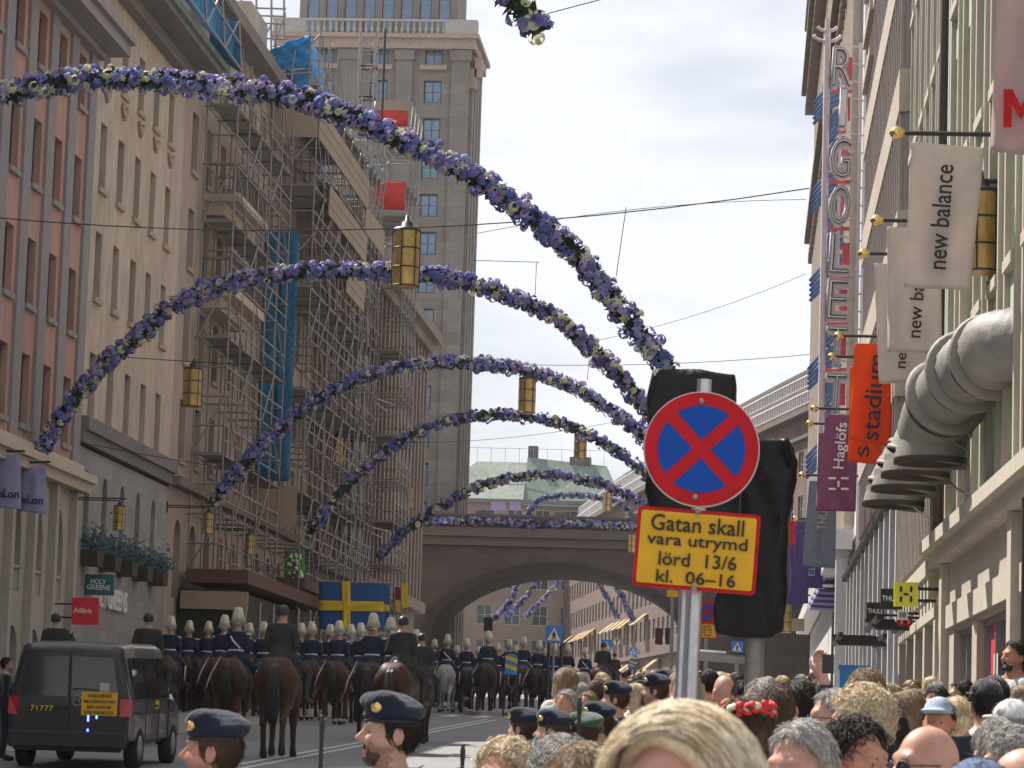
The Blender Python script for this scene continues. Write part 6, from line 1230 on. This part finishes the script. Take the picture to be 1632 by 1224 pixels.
SOLD = dict(hair='fringe', hat='beret', topc='navy', trousers='navy')
p1 = person('soldier in a navy beret in profile, lowest left, beside the van', 340, 1131, 10.2, 84, hc='hair_brown', kind='stdhi', skin='skin_tan', **SOLD)
p2 = person('bearded soldier in a navy beret and dark suit looking left, left of the middle', 622, 1102, 10.6, 108, hc='hair_dark', kind='stdhi', beard='hair_red', **SOLD)
mb = MB(); 
for p in (p2, p1):
    mb = MB(); mb.path([(.064*math.sin(a)*1.02, -.022+.062*math.cos(a), 1.475+.012*math.cos(a)-.02*(math.cos(a) > .8)) for a in np.linspace(0, 2*math.pi, 25)], .013, 6); mb.build('shirt_collar', 'white', p)
for px, top, Y, f, lb in ((880,1130,17.5,85,'soldier in a navy beret with gold badge, profile, right of the bearded one'), (832,1166,18.8,60,'soldier mostly hidden, navy beret low in front, between grey heads'), (952,1118,19.5,80,'soldier in a navy beret behind the barrier post, face left'), (981,1085,24,80,'taller soldier in a navy beret, behind the blond woman at left'), (1012,1092,27,85,'soldier in a navy beret between two others, small'), (1044,1073,26,80,'soldier in a navy beret just left of the steel sign post'), (1060,1067,31,75,'hindmost soldier in a navy beret by the sign post'), (1024,1084,34,80,'smallest soldier in a navy beret, between two others in the row')):
    person(lb, px, top, Y, f, hc='hair_brown', group='soldiers in berets lining the street', **SOLD)
person('person in a dark green beret between two soldiers, seen from behind', 929, 1150, 17.6, 40, hair='fringe', hat='greenberet', topc='cloth_b')
# the big blond head in front
bw = person('woman with blond swept hair close to the camera, forehead in sunlight', 1082, 1152, 3.9, 152, hair=None, hc='hair_blond', kind='femhi', skin='skin_red', topc='cloth_a')
hb = sdf('hair', [('e',(0,-.014,1.676),(.092,.108,.106),.02), ('c',(-.07,-.03,1.66),(-.085,-.03,1.42),.042,.04,.03), ('c',(.075,-.02,1.66),(.09,-.02,1.42),.045,.04,.03), ('c',(0,-.08,1.62),(0,-.09,1.4),.06,.05,.03)], .006, cut=lambda X, Y, Z: (1.742-Z)*.75+(Y-.045)*.9-.35*np.maximum(0,-X+.01), noise=.0008)
hb.materials.append(M['hair_blond']); add('hair', hb, bw, 'hair_blond'); mb = MB(); rd = random.Random(9)
for i in range(3600):                                      # single strands sweeping from a side parting
    side = -1 if rd.random() < .75 else 1; t = rd.random(); y0 = .075-.17*t; th0 = R(70) if side > 0 else R(64); pts = []; lift = rd.uniform(.0, .012)+(.012 if rd.random() < .06 else 0); wob = rd.uniform(-1, 1); e = rd.uniform(.8, 1.5); f = rd.uniform(0, .05)
    for k in range(9):
        th = th0-side*(R(118)*e*k/8); z = 1.676+(.106+lift)*math.sin(th); x = (.098+lift)*math.cos(th); y = y0*(1-.25*k/8)-.02*k/8-f*k/8*(1 if y0 > .03 else .3)+.004*math.sin(k*.8+wob*3)
        s = math.sqrt(max(.05, 1-(min(abs(y+.012), .11)/.122)**2)); q = Vector((x*s, y, 1.676+(z-1.676)*s))
        if math.sin(th) < 0: q.x = math.copysign(max(abs(q.x), .085+.01*wob), q.x); q.z = 1.676-.03*k*e+.1
        pts.append(q)
    mb.path(pts, [.0009]*8+[.0004], 3)
mb.m = [rd.choice([0,0,1,1,2]) for _ in range(len(mb.f)//26+1) for __ in range(26)][:len(mb.f)]; mb.build('hair_strands', ['hair_blond', 'hair_blond_light', 'hair_blond_deep'], bw)['kind'] = 'stuff'
TC = ['cloth_%s' % c for c in 'abcdefghij']
CR = [ # label, px, top, Y, face, skin, hair, hair colour, top, extras
 ('fair curly haired person with sunglasses pushed up, cut by the bottom edge', 805,1183,9,150,'skin','curly','hair_blond','cloth_j',dict(glasses='top')),
 ('grey haired person seen from behind at the bottom edge, right of the fair curly one', 892,1181,8.6,20,'skin','curly','hair_grey','cloth_e',{}),
 ('fair grey haired person half hidden behind the blond woman, left of her', 925,1190,6.3,30,'skin','short','hair_fair','cloth_h',{}),
 ('older man with short grey hair and light blue shirt, right of the steel post', 1214,1083,15,75,'skin_red','short','hair_grey','cloth_d',{}),
 ('dark haired man in profile looking left, behind the grey haired man with sunglasses', 1266,1085,14,80,'skin_tan','short','hair_dark','cloth_d',{}),
 ('grey haired man with glasses looking left under the raised phone', 1326,1100,13,100,'skin','short','hair_grey','cloth_h',dict(glasses='clear')),
 ('person with bushy pale blond hair, right of the raised phone', 1370,1098,10.3,60,'skin','curly','hair_blond','cloth_e',{}),
 ('person with blond wavy hair behind the pale blond one', 1380,1072,16,10,'skin','curly','hair_fair','cloth_e',{}),
 ('grey haired man with sunglasses on his head, right beside the blond woman', 1278,1152,7.9,140,'skin_red','short','hair_grey','cloth_d',dict(glasses='top',kind='stdhi',tilt=8)),
 ('man with curly dark hair and sunglasses on his head at the bottom edge', 1368,1151,8.8,-130,'skin_tan','curly','hair_dark','cloth_h',dict(glasses='top',kind='stdhi')),
 ('bald man with dark round sunglasses close at the bottom right', 1476,1152,8.4,118,'skin_red',None,'hair_grey','cloth_a',dict(glasses='dark',kind='stdhi',tilt=2)),
 ('man in a light blue cap and yellow green shirt, right of the bald man\'s head', 1496,1113,15.5,165,'skin_tan','crop','hair_brown','cloth_g',dict(hat='cloth_d')),
 ('person in a white cap with a dark backpack at the right edge', 1612,1117,12.5,20,'skin','crop','hair_grey','cloth_b',dict(hat='cloth_a')),
 ('person in a navy jacket and dark cap seen from behind, by the shop window', 1572,1083,15.5,10,'skin','crop','hair_dark','navy',dict(hat='navy')),
 ('person in a dark cap just behind the navy jacket', 1584,1078,19,15,'skin','crop','hair_dark','navy',dict(hat='navy')),
 ('woman with long brown hair in a pale top, seen from behind', 1452,1101,20,10,'skin','long','hair_fair','cloth_d',{}),
 ('man with dark hair and glasses in a dark blue top, behind the capped man', 1492,1096,20,150,'skin_tan','short','hair_dark','navy',dict(glasses='clear')),
 ('woman with long fair hair behind the yellow green shirt', 1520,1113,18,40,'skin','long','hair_blond','cloth_c',{}),
 ('person in a blue cap cut off by the bottom edge, left of the pink head', 1556,1213,7.0,30,'skin','crop','hair_dark','navy',dict(hat='cloth_c')),
 ('pink bald head cut off by the bottom right corner', 1628,1186,7.2,60,'skin_red',None,'hair_grey','cloth_i',{}),
 ('grey curly haired person below the white cap', 1610,1166,9.5,70,'skin','curly','hair_grey','cloth_i',{}),
 ('person in a grey jacket carrying a dark pack, in front of the navy jacket', 1588,1148,10.5,15,'skin','short','hair_grey','cloth_i',{}),
 ('brown haired person in pale clothes between the blond head and the long haired woman', 1418,1092,19,30,'skin','short','hair_fair','cloth_j',{}),
 ('person with light brown hair behind the pale blond head, right', 1432,1106,17,30,'skin','bob','hair_fair','cloth_j',{}),
 ('person with dark bob in black just right of the pale blond head', 1406,1128,11.5,20,'skin','bob','hair_dark','cloth_e',{}),
 ('brown haired person under the shop window by the long haired woman', 1470,1103,24,60,'skin','short','hair_brown','cloth_h',{}),
 ('person reflected light hair, by the shop door behind the fair woman', 1530,1086,26,100,'skin','short','hair_dark','cloth_a',{}),
 ('person with brown hair seen from behind right of the older grey haired man', 1240,1096,19,15,'skin','short','hair_brown','cloth_c',{}),
 ('person in a red top behind the older grey haired man', 1186,1085,20,30,'skin_tan','short','hair_dark','cloth_f',{}),
 ('bald man seen from behind left of the flower crown', 1154,1074,22,20,'skin_red',None,'hair_grey','cloth_b',{}),
 ('person in a white shirt by the steel post', 1126,1068,26,60,'skin','short','hair_dark','cloth_a',{}),
 ('grey bearded looking man behind the phone, low', 1301,1083,22,60,'skin_red','short','hair_brown','cloth_h',{}),
]
for lb, px, top, Y, f, sk, hr, hc, tcol, ex in CR: person(lb, px, top, Y, f, sk, hr, hc, tcol, **ex)
# flower crown
fc = person('person wearing a red flower crown, in front of the older grey haired man', 1190, 1112, 11.5, 30, 'skin', 'bob', 'hair_brown', 'cloth_f'); mb = MB(); rd = random.Random(4)
for i in range(90):
    a = rd.uniform(0, 6.28); c = Vector((.095*math.cos(a), -.012+.115*math.sin(a), 1.725+rd.gauss(0,.013))); v = Vector((math.cos(a), math.sin(a), rd.uniform(0,.8))); mb.lathe(c, [(.004,0),(.019,.006),(.013,.014),(0,.015)], 7, rd.choice([0,0,0,1,2]), v)
mb.build('flower_crown', ['flower_red', 'petal_cream', 'leaf'], fc)
# raised phone
ph = person('person in a dark jacket holding up a phone over the crowd', 1236, 1096, 13.5, 8, 'skin_red', 'short', 'hair_brown', 'cloth_e', kind='upstd')
hpos = Vector((.24,.24,1.93)); c = ph.matrix_basis@hpos; phn = T('phone', 'black phone held up in a hand above the crowd', 'phone', P(1320, 1058, 13.5)); phn.scale = (.62,)*3; mb = MB(); mb.box((.0,.03,.0), (.085,.012,.135)); mb.build('case', 'black', phn); mb = MB(); mb.box((0,.022,.0), (.076,.004,.12)); mb.build('screen', 'lens', phn)
# man standing higher at the shop window
mw = person('man in a white t-shirt standing above the crowd by the red door panel', 1616, 1021, 28, 120, 'skin_tan', 'short', 'hair_dark', 'cloth_a', beard='hair_dark'); mw.location.z = P(1616, 1021, 28).z-1.775*mw.scale.z
stp = T('shop_step', 'stone shop step carrying the man in the white t-shirt', 'step', (mw.location.x, 28, gz(28))); mb = MB(); hh = mw.location.z-gz(28); mb.box((.2,0,hh/2+.0), (1.2,1.2,hh-.002)); mb.box((-.55,0,hh/4), (.35,1.2,hh/2)); mb.build('stone', 'kerbstone', stp)
# middle and far crowd
LBH = ['short','short','curly','bob','crop','long']; LBC = ['hair_fair','hair_brown','hair_dark','hair_grey','hair_blond']; rd = random.Random(21)
n_ = 0
for i in range(112):
    Y = rd.uniform(21, 54); xr = 2.6 if Y < 46 else 2.3; x = rd.uniform(-1.7-(Y-24)*.02, xr); hz_ = rd.uniform(1.58, 1.84); q = CAMP+Vector((0,0,0)); pxp = 1185+x/Y*F
    zt = gz(Y)+hz_; pyp = hz(pxp)-(zt-EYE)/Y*F
    hr = rd.choice(LBH); person('spectator in the middle crowd on the right pavement, small head among many', pxp, pyp, Y, rd.choice([20,40,60,85,100,-30,5,150]), rd.choice(['skin','skin_tan','skin_red']), hr, rd.choice(LBC), rd.choice(TC), kind='far', group='spectators packed on the right pavement')
for i in range(125):
    Y = rd.uniform(54, 135); x = rd.uniform(-2.6-(Y-54)*.018, .6+(0 if Y > 100 else 1.2)); hz_ = rd.uniform(1.58, 1.84); pxp = 1185+x/Y*F; pyp = hz(pxp)-(gz(Y)+hz_-EYE)/Y*F
    person('tiny spectator far down the right pavement', pxp, pyp, Y, rd.choice([40,60,85,100,20]), rd.choice(['skin','skin_tan','skin_red']), rd.choice(['short','bob','crop']), rd.choice(LBC), rd.choice(TC), kind='far', group='far spectators down the street')
for i in range(14):
    Y = 40+i*1.9+rd.uniform(-.5, .5); x = -13.4-rd.random()*.9-(.0 if Y > 50 else 0); pxp = 1185+x/Y*F; pyp = hz(pxp)-(gz(Y)+rd.uniform(1.6,1.85)-EYE)/Y*F
    person('spectator on the left pavement beside the van', pxp, pyp, Y, rd.choice([-80,-60,-100]), 'skin', 'short', rd.choice(LBC), rd.choice(['cloth_b','cloth_e','navy','cloth_a']), kind='far', group='spectators on the left pavement')
person('man in a dark suit standing at the left edge beside the van', 12, 1048, 49, -70, 'skin', 'short', 'hair_dark', 'navy', trousers='navy')
# ================================================================ horses and riders
def horse_prims(ph=0.0):
    s = math.sin(ph)
    b = [('c',(0,-.42,1.20),(0,.42,1.18),.27,.27,.15), ('e',(0,-.60,1.30),(.24,.36,.28),.1), ('e',(0,.50,1.20),(.24,.32,.32),.1), ('c',(0,.34,1.44),(0,-.15,1.40),.13,.13,.12), ('c',(0,.62,1.36),(0,1.05,1.90),.20,.115,.1), ('c',(0,1.05,1.93),(0,1.42,1.62),.115,.072,.05), ('e',(0,1.15,1.86),(.085,.14,.11),.04), ('c',(0,1.42,1.61),(0,1.47,1.57),.065,.06,.03)]
    b += mirror([('c',(.05,1.02,2.02),(.065,1.03,2.13),.03,.012,.02), ('e',(.13,-.66,1.26),(.15,.27,.30),.08), ('e',(.15,.52,1.08),(.12,.17,.25),.08)])
    feet = []
    for sg in (-1, 1):
        a = .20*s*sg; x = .15*sg; lift = max(0, -s*sg)*.05
        b += [('c',(x,.52,1.05),(x,.54+a*.6,.56+lift),.125,.066,.06), ('c',(x,.54+a*.6,.56+lift),(x,.52+a*1.2,.15+lift),.055,.042,.02), ('c',(x,.52+a*1.2,.14+lift),(x,.56+a*1.3,.04+lift),.048,.062,.02)]
        a = -a; x = .17*sg; lift = max(0, s*sg)*.06
        b += [('c',(x,-.68,1.18),(x*1.0,-.56+a*.4,.86),.20,.125,.08), ('c',(x,-.56+a*.4,.86),(x,-.86+a*.8,.54+lift),.10,.06,.05), ('c',(x,-.86+a*.8,.54+lift),(x,-.80+a*1.3,.16+lift),.052,.043,.02), ('c',(x,-.80+a*1.3,.15+lift),(x,-.76+a*1.4,.04+lift),.048,.064,.02)]
    return b
HS = {}
def horse_data(v):
    if v not in HS:
        def zone(c): return np.where(c[:,2] < .085, 1, np.where(c[:,2] < (.30 if v != 1 else .16), 2, 0))
        me = sdf('horse_body', horse_prims((.9, -1.1, 2.4)[v]), .022, zone=zone)
        for k in ('horse_bay','hoof','sock'): me.materials.append(M[k])
        rd = random.Random(v); mb = MB()
        for i in range(90):
            a = rd.uniform(-.07,.07); pts = [(a*.35,-.90,1.47), (a*.8,-1.0+rd.gauss(0,.015),1.38), (a*1.5,-1.07+rd.gauss(0,.04),1.0), (a*1.6,-1.06+rd.gauss(0,.05),.7), (a*.7,-1.04+rd.gauss(0,.05),.46+rd.uniform(0,.15))]; mb.path(pts, [.016,.016,.014,.011,.003], 4)
        t = mb.build('tail', 'horse_black'); mb = MB()
        for i in range(70):
            s = i/70; p = Vector((0,.5+.52*s,1.56+.5*s)); mb.path([p, p+Vector((.07,-.03,.02)), p+Vector((.13+rd.gauss(0,.01),-.03,-.16))], [.016,.014,.003], 4)
        mn = mb.build('mane', 'horse_black')
        sc_ = sdf('saddle_cloth', [('c',(0,-.42,1.20),(0,.42,1.18),.318,.308,.1), ('c',(0,.34,1.44),(0,-.2,1.40),.15,.15,.12)], .022, cut=lambda X, Y, Z: np.maximum(np.maximum(1.08-Z, -.42-Y), Y-.28)); sc_.materials.append(M['tunic_blue'])
        sa = sdf('saddle', [('c',(0,-.22,1.53),(0,.18,1.52),.11,.09,.06), ('c',(-.14,.0,1.5),(-.28,.02,1.3),.07,.06,.05), ('c',(.14,.0,1.5),(.28,.02,1.3),.07,.06,.05)], .022); sa.materials.append(M['leather'])
        mb = MB(); 
        for sg in (-1, 1): mb.path([(sg*.075,1.36,1.66),(sg*.1,1.12,1.9),(sg*.07,1.0,2.02)], .012, 4); mb.path([(sg*.07,1.38,1.64),(sg*.2,.8,1.62),(sg*.1,.35,1.72)], .009, 4)
        mb.path([(.08*math.cos(a),1.33+.03*math.sin(a),1.68+.09*math.sin(a)) for a in np.linspace(0,6.28,13)], .012, 4); br_ = mb.build('bridle', 'leather')
        for o in (t, mn, br_): COL.objects.unlink(o)
        HS[v] = (me, t.data, mn.data, sc_, sa, br_.data)
    return HS[v]
RD = {}; rd_r = random.Random(12)
def rider_data(guard):
    if guard in RD: return RD[guard]
    up = lambda prs, dz: [tuple([p[0]]+[tuple(np.array(c)+np.array((0,0,dz))) if isinstance(c, tuple) and i < (2 if p[0] in 'cC' else 1) else c for i, c in enumerate(p[1:])]) for p in prs]
    tor = up(TORSO, .64); head = up(HEAD, .64); neck = up(NECK, .64)
    arms = []; 
    for s in (-1, 1): arms += arm((s*.19,-.01,2.05), (s*.25,-.02,1.79), (s*.13,.22,1.72), (s*-.6,.5,0), 1.1)
    legs = []
    for s in (-1, 1): legs += [('c',(s*.10,0,1.60),(s*.37,.26,1.36),.095,.065,.05), ('c',(s*.37,.26,1.36),(s*.40,.10,.95),.06,.042,.03), ('c',(s*.40,.08,.93),(s*.43,.26,.90),.04,.034,.02)]
    d = {}; d['body'] = sdf('person_body', head+neck+tor+arms+legs, .022)
    sl = [arms[0], arms[1], arms[13 if len(arms) > 22 else len(arms)//2], arms[len(arms)//2+1]]; h = len(arms)//2; sl = [arms[0], arms[1], arms[h], arms[h+1]]
    d['tunic'] = sdf('tunic', grow(tor+sl, .02)+[('c',(0,-.03,1.62),(0,-.08,1.54),.19,.2,.06)], .022, cut=lambda X, Y, Z: np.maximum(Z-(2.125-.2*Y), 1.46-Z), noise=.001)
    d['breeches'] = sdf('breeches', grow([legs[0], legs[3]], .016), .022); d['boots'] = sdf('boots', grow([legs[1], legs[2], legs[4], legs[5]], .012), .022)
    for k, m_ in (('body','skin'), ('tunic','tunic_blue'), ('breeches','tunic_blue'), ('boots','black')): d[k].materials.append(M[m_])
    if guard:
        d['helmet'] = sdf('helmet', [('e',(0,-.012,2.325),(.092,.115,.105),.01), ('e',(0,.02,2.27),(.085,.13,.018),.02)], .016, cut=lambda X, Y, Z: 2.245-Z); d['helmet'].materials.append(M['helmet_steel'])
        rd = random.Random(2); mb = MB(); mb.lathe((0,-.01,2.33), [(.128,.0),(.122,.05),(.097,.14),(.066,.22),(.035,.275),(0,.29)], 14)
        for i in range(260):
            a = rd.uniform(0, 6.28); t = rd.uniform(.02,.05); mb.path([(t*math.cos(a),-.01+t*math.sin(a),2.615), (.085*math.cos(a),-.01+.085*math.sin(a),2.56), (.11*math.cos(a),-.01+.11*math.sin(a),2.44), ((.138+rd.uniform(-.015,.015))*math.cos(a),-.01+.138*math.sin(a),2.325-rd.uniform(-.015,.03))], [.011,.011,.010,.004], 3)
        o = mb.build('plume', 'plume'); COL.objects.unlink(o); d['plume'] = o.data
        mb = MB(); mb.lathe((0,-.0,1.73), [(.175,-.03),(.182,0),(.175,.03)], 20)
        for s in (-.06, .0, .06): mb.path([(s,-.17,1.70),(s*1.2,-.23,1.56),(s*1.4,-.25,1.46)], .012, 4)
        o = mb.build('belt', 'strap_white'); COL.objects.unlink(o); d['belt'] = o.data
        mb = MB(); mb.path([(-.17,-.02,2.1),(-.05,-.165,1.95),(.13,-.165,1.78)], .02, 5); o = mb.build('cross_belt', 'strap_white'); COL.objects.unlink(o); d['cross'] = o.data
        mb = MB()
        for s in (-1, 1): mb.box((s*.215,-.01,2.085), (.11,.12,.03)); 
        for s in (-1, 1): mb.path([(s*.42,.02,.98),(s*.43,-.02,1.2),(s*.42,.1,1.36)], .016, 4)
        o = mb.build('epaulette', 'strap_white'); COL.objects.unlink(o); d['epaulette'] = o.data
        mb = MB(); mb.path([(-.3,-.1,1.6),(-.42,-.35,1.2),(-.44,-.5,.95)], .02, 5); o = mb.build('sabre', 'steel'); COL.objects.unlink(o); d['sabre'] = o.data
    else:
        d['helmet'] = sdf('helmet', [('e',(0,-.014,2.32),(.098,.12,.112),.01), ('e',(0,.09,2.29),(.07,.06,.014),.02)], .016, cut=lambda X, Y, Z: 2.255-Z); d['helmet'].materials.append(M['black_metal'])
    RD[guard] = d; return d
def ride(px, top, guard, hcol, label, hlabel, v=0, head=0, Y=None, fluff='plume', sock='horse_dark', tunic=None, group='mounted guards'):
    H = 2.63 if guard else 2.44; yh = hz(px); e = (yh-top)/F
    Y = Y or ((2.95 if guard else 2.80)-EYE)/(e-S); c = P(px, top, Y); g = gz(Y); sc = (c.z-g)/H; sc = min(max(sc, .92), 1.2)
    me, tl, mn, sc_, sa, br_ = horse_data(v); h = T('horse', hlabel, 'horse', (c.x, Y, g), R(head), 'horses of the mounted parade'); h.scale = (sc,)*3
    o = add('body', me, h, hcol); o.material_slots[2].link = 'OBJECT'; o.material_slots[2].material = M[sock]
    add('tail', tl, h, 'horse_black' if hcol != 'horse_grey' else 'horse_grey'); add('mane', mn, h, 'horse_black' if hcol != 'horse_grey' else 'horse_grey'); add('saddle_cloth', sc_, h, 'tunic_blue' if guard else 'black'); add('saddle', sa, h, None); add('bridle', br_, h, None)
    d = rider_data(guard); r = T('person', label, 'person', (c.x, Y, g), R(head)+rd_r.uniform(-.2,.2)*(px < 690 or 1), group); r.rotation_euler.y = rd_r.uniform(-.03,.03); r.scale = (sc,)*3
    tn = tunic or ('tunic_blue' if guard else 'cloth_e')
    add('body', d['body'], r, 'skin'); add('tunic', d['tunic'], r, tn); add('breeches', d['breeches'], r, tn); add('boots', d['boots'], r, 'black')
    hm = add('helmet', d['helmet'], r, None)
    if guard:
        add('plume', d['plume'], hm, fluff); add('belt', d['belt'], r, None); (add('cross_belt', d['cross'], r, None) if px in (379, 715, 932) else None); add('epaulette', d['epaulette'], r, None); add('sabre', d['sabre'], r, None)
    return Y
R_ = [ # px, top, guard, horse colour, variant, turn
 (236,975,0,'horse_dark',0,0,'helmeted rider in dark uniform just right of the van roof'), (94,976,0,'horse_dark',1,0,'helmeted rider in dark uniform left of the red sign'), (453,963,0,'horse_bay',0,2,'dark helmeted rider ahead of the plumed guards on a big bay horse'), (640,980,0,'horse_bay',2,-3,'dark helmeted rider behind the bearded soldier on a shining chestnut horse'), (672,1008,0,'horse_dark',1,0,'dark helmeted rider close right of the chestnut horse'),
 (272,981,1,'horse_bay',1,0,'plumed guard, first from the left beside the van'), (303,988,1,'horse_dark',0,0,'plumed guard, second from the left'), (330,989,1,'horse_dark',2,0,'plumed guard, third from the left'), (356,979,1,'horse_bay',0,2,'plumed guard, fourth from the left, taller'), (379,967,1,'horse_bay',1,0,'plumed guard with a white cross belt, tallest of the left group'), (399,992,1,'horse_dark',0,0,'plumed guard half hidden right of the tallest one'), (425,990,1,'horse_dark',2,0,'plumed guard left of the dark front rider'),
 (478,992,1,'horse_dark',1,0,'plumed guard just right of the dark front rider'), (501,990,1,'horse_bay',0,0,'plumed guard under the flag, left one'), (523,994,1,'horse_dark',2,0,'plumed guard under the flag, second'), (542,988,1,'horse_bay',1,0,'plumed guard under the yellow cross of the flag'), (598,976,1,'horse_dark',0,0,'plumed guard at the right end of the flag'), (627,983,1,'horse_bay',2,0,'plumed guard partly hidden by the dark rider on the chestnut'),
 (287,996,1,'horse_dark',1,0,'plumed guard in the second row behind the first two guards'), (317,995,1,'horse_black',0,0,'plumed guard in the second row behind the third guard'), (412,999,1,'horse_dark',2,0,'low plumed guard between the tallest guard and the front rider'), (560,994,1,'horse_black',1,0,'plumed guard right of the yellow cross, second row'), (580,992,1,'horse_dark',0,0,'plumed guard between the flag and the chestnut rider, second row'), (660,1002,1,'horse_black',1,0,'plumed guard hidden between two dark helmeted riders'), (692,1018,1,'horse_dark',2,0,'plumed guard left of the grey horse'),
 (715,1010,1,'horse_grey',0,0,'plumed guard next to the dark car on the grey horse'), (778,1005,1,'horse_dark',1,0,'plumed drummer with white plume right of the grey horse'), (746,1016,1,'horse_black',2,5,'musician with white cords left of the drummer'), (812,1018,1,'horse_dark',0,0,'rider behind the striped marker'), (835,1014,1,'horse_black',1,0,'rider right of the striped marker, dark horse'), (858,1020,1,'horse_dark',2,0,'plumed rider left of the pedestrian sign'), (884,1024,1,'horse_black',0,0,'plumed rider behind the pedestrian sign post'), (906,1026,1,'horse_dark',1,0,'plumed rider right of the pedestrian sign post'), (932,1031,1,'horse_grey',0,0,'plumed guard before the police rider on a white horse'), (962,1023,0,'horse_bay',2,-2,'helmeted police rider on a brown horse at the end of the column'), (979,1040,0,'horse_dark',1,0,'small dark rider beyond the police rider'), (795,1024,1,'horse_black',1,0,'far rider between the drummer and the marker'), (822,1028,1,'horse_bay',2,0,'far rider behind the marker, low plume'), (871,1033,1,'horse_dark',1,0,'far plumed rider seen past the pedestrian sign'), (730,1028,1,'horse_dark',1,0,'far rider between the grey horse and the musician'), (760,1030,1,'horse_black',0,0,'far rider behind the musician')]
for i, (px, top, gd, hc, v, hd, lb) in enumerate(R_):
    Y = None
    if px == 94: Y = 62
    if px == 236: Y = 60
    if px == 640: Y = 60
    if px == 672: Y = 68
    if px > 690: Y = {715: 112, 778: 110, 746: 113, 932: 128, 962: 120, 979: 140}.get(px, 117+(px*7) % 13)
    ride(px, top, gd, hc, lb, {'horse_bay': 'bay', 'horse_dark': 'dark brown', 'horse_black': 'black', 'horse_grey': 'grey'}[hc]+' horse under the '+lb.replace('plumed ', '').split(' on a ')[0].split(' with ')[0].split(' in front')[0].split(' on the ')[0], v, hd, Y, sock='sock' if (hc == 'horse_bay' and i % 2) else ('horse_grey' if hc == 'horse_grey' else 'horse_black'), group='mounted guards' if gd else 'dark helmeted riders')
# ================================================================ air
mb = MB(); mb.box((0, 420, 31), (820, 980, 66)); hz_o = mb.build('haze', []); hz_o['kind'] = 'stuff'
hm_ = bpy.data.materials.new('air'); hm_.use_nodes = True; t_ = hm_.node_tree; t_.nodes.remove(t_.nodes['Principled BSDF']); pv_ = N(t_, 'ShaderNodeVolumePrincipled'); pv_.inputs['Density'].default_value = .00012; pv_.inputs['Color'].default_value = (.92,.95,1,1); pv_.inputs['Anisotropy'].default_value = .35
t_.links.new(pv_.outputs[0], t_.nodes['Material Output'].inputs['Volume']); hz_o.data.materials.append(hm_)
for o in [o for o in bpy.data.objects if not o.users_collection]: bpy.data.objects.remove(o)   # the patterns the copies were made from
